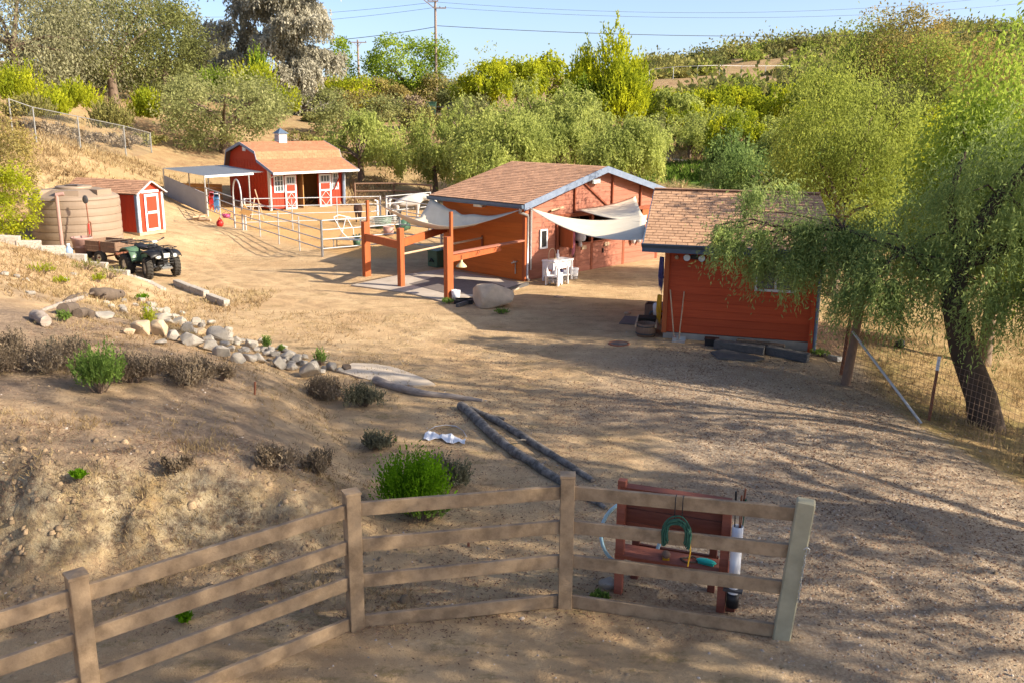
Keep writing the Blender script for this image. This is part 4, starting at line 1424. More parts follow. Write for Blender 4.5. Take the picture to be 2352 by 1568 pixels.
o = thing('wicker_hoop', 'thin pale hoop handle standing on the white table', 'hoop', barn_w(.80, -.50, .685), R(46))
MB().tube([(-.16, 0, 0)] + [(.16 * -math.cos(t), 0, .18 + .17 * math.sin(t)) for t in np.linspace(0, math.pi, 10)] + [(.16, 0, 0)], .012, 6).build('hoop', m_wood_pale, o)
MB().box((0, 0, .012), (.34, .10, .024)).build('base', m_wood_pale, o)
MB().blob((0, 0, .075), (.14, .10, .07), 3, .3).build('folded_cloth', m_navy, label='dark bundle on the lower shelf of the white table', cat='cloth').location = barn_w(1.2, -.62, .176)

# hanging lead rope and sacks on the gable
o = thing('lead_rope', 'pink lead rope looped and hanging from the barn opening', 'rope', barn_w(2.25, -.14, 0), R(46))
b = MB()
for k in range(4):
    xo = (k - 1.5) * .028
    b.tube([(xo, 0, 1.78), (xo + .02, -.02, 1.3), (xo - .02, -.02, .62 + k * .04), (xo + .03, -.03, .6 + k * .05), (xo + .04, -.02, 1.3), (xo + .02, 0, 1.78)], .012, 5)
b.build('loops', m_pink, o)
MB().tube([(-.05, -.03, 1.62), (.07, -.04, 1.60)], .02, 6).build('wrap', m_pink, o)
o = thing('hanging_sack', 'grey white sack hanging beside the pink lead rope', 'sack', barn_w(2.62, -.16, 0), R(46))
MB().lathe([(.02, 1.72), (.06, 1.66), (.14, 1.45), (.19, 1.22), (.17, 1.10), (.05, 1.06), (.07, .95), (.05, .88), (.001, .87)], 12).build('bag', m_whitebag, o)
MB().lathe([(.035, 1.60), (.045, 1.52), (.03, 1.46)], 8, (0, -.10, 0)).build('emblem', m_rug, o)
for k, (t_, lab) in enumerate(((5.62, 'left grey sack hanging on the far half door'), (5.95, 'right grey sack hanging on the far half door'))):
    o = thing('hanging_sack', lab, 'sack', barn_w(t_, -.16, -.1), R(46), 'grey sacks on the half door')
    MB().lathe([(.02, 1.28), (.09, 1.2), (.13, 1.0), (.06, .82), (.001, .80)], 10).build('bag', m_whitebag, o)
    MB().tube([(0, 0, 1.27), (0, .05, 1.34)], .008, 4).build('cord', m_steel_dark, o)
for k, (t_, mt, lab) in enumerate(((5.25, m_navy, 'purple halter on the half door left of the grey sacks'), (6.3, m_pink, 'pink halter on the half door right of the grey sacks'))):
    o = MB().tube([(0, 0, 1.2), (.06, -.03, 1.05), (.0, -.04, .95), (-.06, -.03, 1.05), (0, 0, 1.2), (.1, -.02, 1.1), (.14, -.03, 1.0)], .016, 5).build('halter', mt, label=lab, cat='halter')
    o.location, o.rotation_euler = barn_w(t_, -.12, -.08), (0, 0, R(46))
for t_ in (2.9, 4.15):
    o = MB().box((0, 0, .86), (.26, .04, .10)).box((0, -.01, .93), (.22, .02, .03)).build('name_plaque', m_wood_pale, label='small carved plaque on the %s half door' % ('left' if t_ < 3 else 'second'), cat='plaque')
    o.location, o.rotation_euler = barn_w(t_, -.085, -.05), (0, 0, R(46))

# ---------------------------------------------------------------- pipe corral
K1, K2 = pz(741, 590, 0), pz(559, 533, 0)
RZ = (.30, .65, 1.0, 1.35)


def pipe_run(label, P, posts=3, rails=RZ, big=True, mesh=None, rr_=.024):
    o = thing('pipe_fence', label, 'fence', (0, 0, 0), 0, 'galvanized pipe fences of the corral')
    P = [Vector((p[0], p[1], 0)) for p in P]
    for a, b in zip(P[:-1], P[1:]):
        za, zb = gz(a.x, a.y), gz(b.x, b.y)
        for h in rails:
            MB().tube([a + Zv * (za + h), b + Zv * (zb + h)], rr_, 6).build('rail', m_pipe, o)
        n = max(1, int(round((b - a).length / 2.4)))
        for k in range(n + 1):
            p = a.lerp(b, k / n)
            r = .045 if (big and k in (0, n)) else .026
            MB().tube([p + Zv * (gz(p.x, p.y) - .2), p + Zv * (gz(p.x, p.y) + rails[-1] + (.03 if r > .03 else 0))], r, 8).build('post', m_pipe, o)
    return o


E1 = pz(918, 496, 1.35)
pipe_run('long pipe fence with tall corner posts along the near left of the corral', [K1, K2])
pipe_run('sunlit pipe fence from the corner post towards the hitching posts', [K1, (E1.x, E1.y)], rails=(.30, .65, 1.0, 1.35))
mp_ = thing('welded_mesh', 'welded wire mesh tied to the pipe fence behind the hitching posts', 'wire mesh')
d_ = (Vector((E1.x, E1.y, 0)) - K1)
b = MB()
for k in range(46):
    p = K1 + d_ * (.48 + .52 * k / 45)
    b.tube([p + Zv * 1.0, p + Zv * 1.34], .005, 4)
for k in range(6):
    b.tube([K1 + d_ * .48 + Zv * (1.0 + k * .068), K1 + d_ + Zv * (1.0 + k * .068)], .005, 4)
b.build('wire_grid', m_galv, mp_, kind='stuff')
E2, E3, E4 = pz(873, 454, 1.35), pz(988, 445, 1.35), pz(985, 472, 1.35)
pipe_run('white lit pipe fence crossing the corral in front of the red stall doors', [K2 + Vector((.1, .1, 0)), (E2.x, E2.y)], rails=(.35, .7, 1.05, 1.4))
pipe_run('pipe fence running right behind the white horse', [(E2.x + .3, E2.y), (E3.x, E3.y)], rails=(.7, 1.05, 1.4))
pipe_run('pipe fence angling from the middle posts down to the barn', [(E2.x + .3, E2.y - .1), (E4.x, E4.y), (-2.0, 36.2)], rails=(.35, .85, 1.35))
pipe_run('pipe fence from the mesh panel end to the back corner of the barn', [(E1.x, E1.y), (-2.5, 34.2), barn_w(.1, 4.1, 0).xy.to_tuple()], rails=(.3, .65, 1.0, 1.35))
AL = pz(478, 500, .1)
pipe_run('short pipe fence between the arched gate and the metal shelter', [K2 + Vector((-.62, .86, 0)), (AL.x, AL.y)], rails=(.35, .7, 1.05, 1.4))
ga = thing('arched_gate', 'tall arched pipe gateway in the corral fence', 'gate', (0, 0, 0))
g0, g1 = K2, K2 + Vector((-.62, .86, 0))
gm = (g0 + g1) / 2
pts = [g0 + Zv * -.1, g0 + Zv * 1.4] + [gm + (g0 - gm) * math.cos(t) + Zv * (1.55 + .75 * math.sin(t)) for t in np.linspace(0.1, math.pi - .1, 12)] + [g1 + Zv * 1.4, g1 + Zv * -.1]
MB().tube(pts, .035, 8).build('arch', m_pipe, ga)
for h in (.35, .7, 1.05, 1.35):
    MB().tube([g0 + Zv * h, g1 + Zv * h], .02, 6).build('rail', m_pipe, ga)

# things hung on or left by the corral
d_ = (K2 + Vector((-.62, .86, 0)))
fd = (Vector((AL.x, AL.y, 0)) - d_)
for k, (f, mt, lab) in enumerate(((.80, m_red_pl, 'red lead ropes hung over the corral rail by the shelter'), (.62, m_blue_rope, 'blue and white lead ropes hung over the corral rail'))):
    o = thing('lead_rope', lab, 'rope', d_ + fd * f, 0)
    b = MB()
    for j in range(5):
        xo = (j - 2) * .05
        b.tube([(xo, .06, 1.0), (xo * .7, 0, 1.47), (xo, -.07, 1.2), (xo + .02, -.08, .55 + .08 * (j % 3))], .024, 5)
    b.build('ropes', mt, o)
    MB().tube([(-.12, -.03, 1.42), (.12, -.03, 1.40)], .03, 6).build('wrap', m_whitebag if k else m_pink, o)
o = thing('wooden_easel', 'pale wooden sawhorse just inside the arched gate', 'sawhorse', pz(590, 505, 0), R(20))
for (p, q_) in (((-.3, -.2, 0), (-.05, 0, 1.1)), ((-.3, .3, 0), (-.05, 0, 1.1)), ((.35, 0, 0), (.0, 0, 1.5))):
    MB().bar(p, q_, .05, .05).build('leg', m_wood_pale, o)
MB().bar((-.75, 0, .75), (.25, 0, .75), .08, .08).build('crossbar', m_wood_pale, o)
o = thing('feed_pan', 'pink plastic pan hanging on the corral rail beside the arch', 'pan', K2 + Vector((-.95, .75, .55)), .3)
MB().lathe([(.001, 0), (.15, 0), (.2, .16), (.19, .16), (.14, .02), (.001, .02)], 14).build('pan_body', m_magenta, o)
MB().tube([(-.2, 0, .16), (0, .05, .3), (.2, 0, .16)], .01, 5).build('handle', m_steel_dark, o)
o = thing('jolly_ball', 'red ball with a handle lying at the foot of the corral', 'ball', pg(506, 521) + Zv * .14)
MB().blob((0, 0, 0), .17, 3, .05, 14, 10).build('ball', m_red_pl, o)
MB().tube([(-.08, 0, .14), (0, .02, .26), (.1, 0, .13)], .03, 6).build('handle', m_red_pl, o)
o = MB().poly([(-.30, 0, .0), (.12, 0, -.12), (.32, 0, .05), (.12, 0, .16), (-.05, 0, .40), (-.12, 0, .18)], (0, .06, 0)).build('wooden_sign', m_ply, label='orange cut-out wooden sign hung on the tall corral post', cat='sign')
o.location = K2 + Vector((.2, -.15, .85))
o = thing('log_pile', 'small pile of pale split logs by the shelter corner', 'log pile', pg(453, 508))
for k, (x, y, z, a) in enumerate(((-.35, 0, .06, .1), (.05, .1, .07, .3), (.4, -.05, .06, -.2), (.1, .0, .19, .6))):
    dx_ = Vector((math.cos(a), math.sin(a), 0)) * .3
    MB().tube([Vector((x, y, z)) - dx_, Vector((x, y, z)) + dx_], .065, 7).build('split_log', m_wood_pale, o)

# inside the corral
o = thing('garden_chair', 'white wire garden chair frame inside the corral', 'chair', pz(792, 553, 0), R(30))
for (p, q_) in (((-.45, 0, 1.0), (-.1, 0, .35)), ((.1, 0, 1.0), (-.1, 0, .35)), ((.1, 0, 1.0), (.4, 0, .45)), ((-.1, 0, .35), (-.2, .2, 0)), ((-.1, 0, .35), (.2, -.2, 0)), ((.4, 0, .45), (.45, .1, 0))):
    MB().tube([p, q_], .018, 6).build('frame_bar', m_white_pl, o)
MB().tube([(-.45, 0, 1.0), (-.2, .05, 1.08), (.1, 0, 1.0), (.3, 0, .95)], .02, 6).build('top_bar', m_white_pl, o)
o = thing('metal_bench', 'low grey metal bench inside the corral beside the wire chair', 'bench', pz(806, 571, 0), R(-12))
for k in range(3):
    MB().box((0, (k - 1) * .13, .36), (1.45, .11, .03)).build('slat', m_galv, o)
for x in (-.66, .66):
    for y in (-.16, .16):
        MB().tube([(x, y, 0), (x, y, .35)], .022, 6).build('leg', m_galv, o)
o = thing('potted_succulent', 'dark grey green plant in a pot at the end of the metal bench', 'plant pot', pz(820, 566, 0))
MB().lathe([(.001, 0), (.13, 0), (.18, .3), (.17, .3), (.001, .26)], 12).build('pot', m_green_poly, o)
b = MB()
for k in range(14):
    a = k * 2.4
    v = Vector((math.cos(a), math.sin(a), 0))
    b.bar(Vector((0, 0, .28)), Vector((0, 0, .42 + .02 * (k % 4))) + v * (.18 + .04 * (k % 3)), .06, .012)
b.build('leaves', m_green_poly, o, kind='stuff')


def tub(name, label, p, r, h, mat, tilt=None, cat='tub'):
    o = thing(name, label, cat, p)
    MB().lathe([(.001, .0), (r * .85, 0), (r, h), (r * .95, h), (r * .8, .04), (.001, .04)], 18).build('body', mat, o)
    MB().lathe([(r * 1.0, h * .92), (r * 1.06, h * .97), (r * 1.0, h * 1.02)], 18).build('rim', mat, o)
    if tilt:
        o.rotation_euler = tilt
    return o


tub('stock_tub', 'dark green tub tipped on its side in the corral', pz(915, 537, 0) + Zv * .24, .27, .5, m_green_poly, (R(0), R(70), R(40)))
tub('stock_tub', 'tan upturned tub next to the tipped green tub', pz(893, 541, 0), .25, .38, m_tub)
tub('stock_tub', 'wide grey green water tub behind the wire panel', pz(880, 525, 0), .42, .55, m_atv)
tub('stock_tub', 'dark water tub in the shade left of the white horse', pz(905, 505, 0), .4, .5, m_black)
o = thing('water_pump', 'white upright hand pump beside the water tub', 'pump', pz(868, 516, 0))
MB().tube([(0, 0, 0), (0, 0, 1.0)], .05, 8).build('standpipe', m_white_pl, o)
MB().tube([(0, 0, .95), (0, 0, 1.12), (-.12, 0, 1.16)], .045, 8).build('head', m_white_pl, o)
MB().tube([(0, 0, .72), (-.22, 0, .60)], .035, 6).build('spout', m_white_pl, o)


# ---------------------------------------------------------------- animals


def skin(name, pts, edges, rad, mat, parent, sub=2):
    me_ = bpy.data.meshes.new(name)
    me_.from_pydata([Vector(p) for p in pts], edges, [])
    o = put(name, me_, parent)
    md = o.modifiers.new('skin', 'SKIN')
    md.use_smooth_shade = True
    sv = me_.skin_vertices[0].data
    for i, r in enumerate(rad):
        sv[i].radius = r if hasattr(r, '__len__') else (r, r)
        sv[i].use_root = (i == 0)
    s = o.modifiers.new('sub', 'SUBSURF')
    s.levels = s.render_levels = sub
    me_.materials.append(mat)
    return o


def equine(name, label, cat, loc, rz, sc, coat, hair, head=0, fat=1.0):
    o = thing(name, label, cat, loc, rz)
    o.scale = (sc,) * 3
    P = [(-.52, 0, 1.12), (0, 0, 1.08), (.42, 0, 1.12), (.66, 0, 1.26)]
    rd = [(.27 * fat, .29 * fat), (.29 * fat, .31 * fat), (.26 * fat, .30 * fat), (.17, .24)]
    E = [(0, 1), (1, 2), (2, 3)]
    if head:   # head lowered
        H_ = [(.90, 0, 1.26, .125, .17), (1.12, 0, 1.22, .10, .14), (1.28, 0, 1.16, .095, .12), (1.42, 0, .98, .075, .10), (1.52, 0, .80, .065, .075), (1.55, 0, .73, .055, .06)]
    else:
        H_ = [(.84, 0, 1.45, .12, .17), (.98, 0, 1.62, .09, .13), (1.08, 0, 1.68, .09, .11), (1.24, 0, 1.58, .07, .09), (1.38, 0, 1.46, .06, .07), (1.42, 0, 1.42, .05, .055)]
    last = 3
    for h in H_:
        P.append(h[:3])
        rd.append(h[3:])
        E.append((last, len(P) - 1))
        last = len(P) - 1
    poll = 6
    for s in (-1, 1):
        P.append((P[poll][0] + .0, s * .06, P[poll][2] + .16))
        rd.append((.03, .02))
        E.append((poll, len(P) - 1))
    for s in (-1, 1):
        for (root, leg) in ((2, [(.50, .15, .92, .13), (.50, .16, .74, .085), (.52, .16, .46, .052), (.50, .16, .28, .036), (.50, .16, .14, .042), (.54, .16, .03, .055)]),
                            (0, [(-.58, .15, .95, .17), (-.47, .17, .76, .11), (-.66, .17, .50, .058), (-.62, .17, .28, .04), (-.61, .17, .14, .044), (-.57, .17, .03, .056)])):
            last = root
            for k, (x, y, z, r) in enumerate(leg):
                st = .05 * s * (1 if k > 1 else 0)
                P.append((x + st, s * y, z))
                rd.append((r, r))
                E.append((last, len(P) - 1))
                last = len(P) - 1
    skin('body', P, E, rd, coat, o)
    MB().tube([(-.76, 0, 1.22), (-.86, 0, 1.12), (-.87, 0, .85), (-.84, 0, .55), (-.82, 0, .40)], [.05, .075, .085, .06, .015], 8).build('tail', hair, o)
    b = MB()
    base = [Vector(p) for p in P[3:7]]
    for k in range(22):
        f = k / 21 * 2.98
        i = min(2, int(f))
        p = base[i].lerp(base[i + 1], f - i) + Zv * (.17 - .02 * f)
        b.tube([p, p + Vector((-.02, -.08, -.02)), p + Vector((-.03, -.13, -.16)), p + Vector((-.02, -.13, -.26))], [.03, .028, .022, .004], 4)
    b.build('mane', hair, o)
    e = P[poll + 1]
    for s in (-1, 1):
        MB().blob((e[0] - .03, s * .085, e[2] + .05), .018, 1, 0, 8, 6).build('eye', m_black, o)
    return o


hz = pz(931, 512, 0)
equine('white_horse', 'white horse standing in the corral with its head lowered to the right', 'horse', Vector((hz.x + .12, hz.y - .1, gz(hz.x, hz.y))), R(14), 1.0, m_horse, m_horse_hair, 1)
pp = pz(821, 512, 0)
equine('brown_pony', 'small dark brown shaggy pony seen from behind in the corral', 'pony', Vector((pp.x, pp.y + .3, gz(pp.x, pp.y))), R(102), .62, m_pony, m_pony, 1, 1.25)

# ---------------------------------------------------------------- tank and what leans on it
tk = pd(183, 560, 33.6)
tkz = gz(tk.x, tk.y)
tank = thing('water_tank', 'large tan ribbed plastic water tank with a flat lid', 'water tank', (tk.x, tk.y, tkz))
TRd = 1.52
pr = [(.001, 0), (TRd, 0)]
z = 0
for k in range(6):
    pr += [(TRd, z + .015), (TRd + .008, z + .13), (TRd, z + .245), (TRd - .022, z + .252), (TRd - .022, z + .268)]
    z += .27
pr += [(TRd, z + .04), (TRd - .06, z + .12), (TRd - .45, z + .30), (.9, z + .36), (.001, z + .38)]
MB().lathe(pr, 96, sm=False).build('body', m_tank, tank)
for a in range(3):
    an = R(-150 + a * 60 + 15)
    MB().poly([Vector((math.cos(an + u) * r, math.sin(an + u) * r, z + .04)) for (u, r) in ((-.28, 1.36), (.28, 1.36), (.30, .6), (-.30, .6))], (0, 0, .33)).build('shoulder', m_tank, tank)
MB().lathe([(.001, z + .34), (.62, z + .34), (.62, z + .44), (.58, z + .46), (.001, z + .48)], 28).build('lid', m_tank, tank)
MB().box((.1, -.2, z + .50), (.55, .30, .03), R(-12)).build('hatch', m_rug, tank)
q0 = pd(143, 566, 31.8)
q0.z = gz(q0.x, q0.y)
pp_ = thing('vent_pipe', 'tan standpipe rising beside the water tank', 'pipe', q0)
MB().tube([(0, 0, -.2), (0, 0, 1.95)], .065, 10).build('pipe', m_tub, pp_)
MB().tube([(-.03, 0, 1.95), (.22, .08, 1.99)], .07, 10).build('elbow', m_tub, pp_)
MB().tube([(0, 0, 1.9), (-.32, .5, 1.74)], .05, 8).build('inlet', m_tub, pp_)
q1 = pd(209, 566, 31.85)
q1.z = gz(q1.x, q1.y)
o = thing('shovel', 'long handled shovel leaning upside down against the water tank', 'shovel', q1)
MB().tube([(.12, -.25, .0), (.03, -.06, 1.25), (-.02, .02, 1.75)], .02, 6).build('handle', m_rust, o)
MB().tube([(.045, -.09, 1.05), (.07, -.14, .70)], .028, 6).build('grip', m_red_pl, o)
MB().blob((-.05, .05, 1.88), (.11, .025, .15), 2, .1, 10, 6).build('blade', m_steel_dark, o)
tubp = pd(192, 588, 31.0)
o = thing('tool_cart', 'mauve plastic tub cart with a bent handle in front of the tank', 'cart', (tubp.x, tubp.y, gz(tubp.x, tubp.y)))
MB().lathe([(.001, .12), (.24, .12), (.34, .62), (.36, .64), (.36, .70), (.32, .70), (.24, .16), (.001, .16)], 20).build('tub', m_tub, o)
MB().lathe([(.285, .36), (.31, .38), (.30, .40)], 20).build('rim_band', m_tub, o)
MB().tube([(.28, -.12, .3), (.30, -.12, 1.15), (.34, .0, 1.22), (.30, .14, 1.15), (.28, .14, .3)], .02, 6).build('handle', m_rust, o)
for y in (-.2, .2):
    w_ = MB().lathe([(.001, -.03), (.10, -.03), (.13, 0), (.10, .03), (.001, .03)], 16, (.30, y, .13), Matrix.Rotation(R(90), 3, 'X')).build('wheel', m_black_rough, o)
jp = pd(157, 566, 30.4)
o = thing('water_jug', 'clear blue water jug behind the timber edge', 'jug', (jp.x, jp.y, gz(jp.x, jp.y)))
MB().lathe([(.001, 0), (.13, 0), (.13, .32), (.05, .42), (.05, .47)], 14).build('body', m_jug, o)
MB().lathe([(.058, .46), (.058, .51), (.001, .51)], 10).build('cap', m_white_pl, o)

# ---------------------------------------------------------------- stepped timbers along the edge of the bank
tl = [(-3, 524, 46, 528), (44, 533, 90, 545), (88, 552, 140, 578), (135, 572, 190, 596), (188, 592, 240, 615), (236, 610, 292, 636), (290, 632, 345, 652), (345, 650, 388, 664), (405, 655, 440, 670), (438, 668, 475, 682), (480, 688, 522, 704)]
for i, (x0, y0, x1, y1) in enumerate(tl):
    if i < 8:
        fx = lambda x: np.interp(x, [0, 150, 345, 400], [-14.9, -13.3, -10.9, -10.2])
        xa, xb_ = float(fx(x0)), float(fx(x1)) + .08
        a = Vector((xa, float(timber_y(xa)) + .06, 0))
        b = Vector((xb_, float(timber_y(xb_)) + .06, 0))
        za, zb = gz(a.x, a.y - .35), gz(b.x, b.y - .35)
        zt = (za + zb) / 2 + .02
        a.z, b.z = zt + .02, zt - .02
        a.z -= .05 * max(0, i - 2)
        b.z -= .05 * max(0, i - 2)
        if i >= 6:
            a.z, b.z = za - .16, zb - .16
    else:
        a, b = pg(x0, y0), pg(x1, y1)
        a.z += .02
        b.z += .02
    MB().bar(a, b, .19, .30).build('edge_timber', m_timber, bevel=.012, label=['bleached timber at the left picture edge topping the bank', 'second bleached timber from the left end of the stepped row', 'bleached timber below the vent pipe of the tank', 'bleached timber in front of the mauve cart', 'bleached timber in front of the trailer wheel',
                                                                            'bleached timber in front of the rear wheel of the quad bike', 'bleached timber touching the front wheel of the quad bike', 'bleached timber just right of the nearest quad bike wheel', 'weathered timber lying apart on the yard right of the quad bike', 'weathered timber end with a cut face on the yard dirt', 'last pale timber half buried in the yard dirt'][i], cat='timber', group='stepped timbers on the bank')

# ---------------------------------------------------------------- quad bike (local x forward)
AT = R(-40)
fn = pg(345, 641)
ax = Vector((math.cos(AT), math.sin(AT), 0))
ay = Vector((-math.sin(AT), math.cos(AT), 0))
atv_c = fn + ay * .42 - ax * .65
atv_c.z = gz(atv_c.x, atv_c.y)
atv = thing('quad_bike', 'dark green quad bike with racks parked on the yard behind the timbers', 'quad bike', atv_c, AT)


def wheel(parent, c, r, wd, turn=0.0, lugs=20):
    rot = Matrix.Rotation(turn, 3, 'Z') @ Matrix.Rotation(R(90), 3, 'X')
    ty = MB().lathe([(r * .50, -wd * .5), (r * .82, -wd * .52), (r * .96, -wd * .40), (r * .98, 0), (r * .96, wd * .40), (r * .82, wd * .52), (r * .50, wd * .5)], 22, c, rot)
    for k in range(lugs):
        a = 2 * math.pi * k / lugs
        for s in (-1, 1):
            m_ = rot @ Matrix.Rotation(a + s * .08, 3, 'Z')
            ty.box(Vector(c) + m_ @ Vector((r * .985, 0, s * wd * .24)), (r * .09, r * .09, wd * .44), m_ @ Matrix.Rotation(s * .5, 3, 'X'))
    w_ = ty.build('tyre', m_black_rough, parent)
    MB().lathe([(.001, -wd * .25), (r * .25, -wd * .28), (r * .50, -wd * .46), (r * .53, -wd * .46), (r * .53, wd * .46), (r * .25, wd * .3), (.001, wd * .25)], 18, c, rot).build('rim', m_galv, w_)
    return w_


for x, wd, tn in ((.65, .20, -.25), (-.62, .27, 0)):
    for s in (-1, 1):
        wheel(atv, (x, s * .47, .335), .34, wd, tn)
MB().poly([(-.72, -.17, .36), (.70, -.17, .34), (.78, -.15, .55), (.5, -.14, .72), (-.1, -.13, .62), (-.6, -.13, .66), (-.8, -.15, .55)], (0, .32, 0)).build('engine_frame', m_black, atv, bevel=.02)
MB().poly([(.95, -.20, .60), (.95, -.20, .80), (.55, -.20, .90), (.25, -.15, .93), (.18, -.13, .70), (.5, -.16, .58)], (0, .40, 0)).build('nose', m_black, atv, bevel=.03)
for s in (-1, 1):
    f_ = MB()
    arc = [(1.02, .72), (.96, .80), (.82, .86), (.64, .88), (.46, .85), (.34, .76)]
    vs = []
    for (x, zz) in arc:
        vs += [(x, s * .14, zz + .03), (x, s * .50, zz - .02), (x, s * .52, zz - .06)]
    f_.add(vs, [(3 * k + j, 3 * k + j + 1, 3 * k + j + 4, 3 * k + j + 3) for k in range(len(arc) - 1) for j in range(2)], True)
    o = f_.build('front_fender', m_black, atv)
    o.modifiers.new('t', 'SOLIDIFY').thickness = .025
    f_ = MB()
    arc = [(-1.00, .72), (-.92, .82), (-.76, .88), (-.56, .90), (-.36, .84), (-.24, .68), (-.16, .48)]
    vs = []
    for (x, zz) in arc:
        vs += [(x, s * .14, zz), (x, s * .52, zz - .02), (x, s * .54, zz - .06)]
    f_.add(vs, [(3 * k + j, 3 * k + j + 1, 3 * k + j + 4, 3 * k + j + 3) for k in range(len(arc) - 1) for j in range(2)], True)
    o = f_.build('rear_fender', m_atv, atv)
    o.modifiers.new('t', 'SOLIDIFY').thickness = .025
    MB().box((.02, s * .34, .34), (.62, .24, .04)).build('footboard', m_black, atv, bevel=.01)
    h_ = MB().blob((.985, s * .27, .70), (.055, .10, .065), 3, .05, 12, 8).build('headlight', m_lamp_glass, atv)
    MB().poly([(-.22, s * .20, .45), (.2, s * .20, .42), (.25, s * .2, .72), (-.15, s * .2, .80)], (0, s * .04, 0)).build('side_cover', m_atv, atv)
    MB().tube([(.72, s * .18, .36), (.68, s * .40, .31)], .03, 6).build('axle_arm', m_steel_dark, atv)
    MB().tube([(-.62, s * .05, .32), (-.62, s * .40, .32)], .045, 6).build('axle_arm', m_steel_dark, atv)
    MB().tube([(.62, s * .22, .36), (.55, s * .22, .72)], .045, 8).build('shock', m_steel_dark, atv)
MB().poly([(-.75, -.16, .84), (-.70, -.16, .98), (-.45, -.16, .92), (-.05, -.14, .90), (.10, -.12, .98), (.14, -.12, .88), (-.2, -.14, .78)], (0, .32, 0)).build('seat', m_seat, atv, bevel=.04)
MB().poly([(.08, -.12, .86), (.12, -.12, 1.00), (.34, -.12, 1.02), (.48, -.12, .90)], (0, .24, 0)).build('tank_cover', m_black, atv, bevel=.03)
MB().tube([(.42, 0, .85), (.30, 0, 1.10)], .025, 6).build('steering_stem', m_steel_dark, atv)
hb = MB().tube([(.16, -.40, 1.16), (.26, -.20, 1.12), (.30, 0, 1.10), (.26, .20, 1.12), (.16, .40, 1.16)], .016, 6).build('handlebar', m_steel_dark, atv)
for s in (-1, 1):
    MB().tube([(.19, s * .33, 1.15), (.13, s * .45, 1.17)], .024, 6).build('grip', m_black, hb)
MB().box((.33, 0, 1.10), (.10, .16, .06)).build('dash', m_lamp_glass, atv, bevel=.01)


def rack(x0, x1, zz, hw):
    b = MB()
    loop = [(x0, -hw, zz), (x1, -hw * .9, zz), (x1, hw * .9, zz), (x0, hw, zz), (x0, -hw, zz)]
    b.tube(loop, .016, 6)
    for k in range(1, 6):
        y = -hw + 2 * hw * k / 6
        b.tube([(x0, y, zz), (x1, y, zz)], .010, 5)
    for x in (x0, x1):
        for s in (-1, 1):
            b.tube([(x, s * hw * .6, zz), (x * .97, s * hw * .5, zz - .10)], .012, 5)
    return b


rack(.45, .98, .96, .42).build('front_rack', m_black, atv)
rack(-1.02, -.40, 1.00, .42).build('rear_rack', m_black, atv)
bb = MB()
for s in (-1, 1):
    bb.tube([(.90, s * .14, .36), (1.08, s * .16, .45), (1.10, s * .16, .78), (.98, s * .14, .92)], .022, 6)
for zz in (.50, .58, .66):
    bb.tube([(1.10, -.16, zz), (1.10, .16, zz)], .014, 6)
bb.build('brush_guard', m_black, atv)
MB().poly([(.97, -.12, .66), (1.0, -.10, .80), (1.0, .10, .80), (.97, .12, .66)], (.03, 0, 0)).build('grille', m_lamp_glass, atv)
MB().box((.92, 0, .36), (.20, .34, .05), Matrix.Rotation(R(30), 3, 'Y')).build('skid_plate', m_galv, atv)

# trailer behind the quad bike
TA = R(-24)
tr_c = atv_c - ax * 1.75 - Vector((.55, -.35, 0))
tr_c.z = gz(tr_c.x, tr_c.y)
trl = thing('utility_trailer', 'small wooden sided cart hitched behind the quad bike', 'trailer', tr_c, TA)
MB().box((0, 0, .44), (1.30, .86, .04)).build('bed', m_oldwood, trl)
for s in (-1, 1):
    for k in range(2):
        MB().box((0, s * .44, .55 + k * .16), (1.34, .03, .15)).build('side_board', m_oldwood, trl)
    MB().box((0, s * .465, .60), (.05, .02, .40)).build('stake', m_rust, trl)
for x in (-.67, .67):
    for k in range(2):
        MB().box((x, 0, .55 + k * .16), (.03, .88, .15)).build('end_board', m_oldwood, trl)
MB().box((.69, 0, .42), (.04, .92, .07)).build('front_frame', m_rust, trl)
MB().tube([(.6, 0, .40), (1.25, .05, .40)], .035, 6).build('drawbar', m_rust, trl)
MB().tube([(-.05, -.5, .25), (-.05, .5, .25)], .03, 6).build('axle', m_rust, trl)
for s in (-1, 1):
    MB().box((-.05, s * .36, .34), (.08, .06, .2)).build('axle_mount', m_rust, trl)
    wheel(trl, (-.05, s * .42, .24), .24, .16, 0, 0)
o = MB().bar((-.1, -.1, .0), (1.0, .02, .12), .10, .03).build('loose_board', m_wood_pale, label='pale board sticking out of the trailer over the quad bike', cat='board')
o.location, o.rotation_euler = tr_c + Zv * .76, (0, 0, TA + .05)
o = MB().box((-.3, .1, .53), (.4, .35, .14)).build('parts_crate', m_rust, label='rusty open box inside the trailer bed', cat='box')
o.location, o.rotation_euler = tr_c, (0, 0, TA)

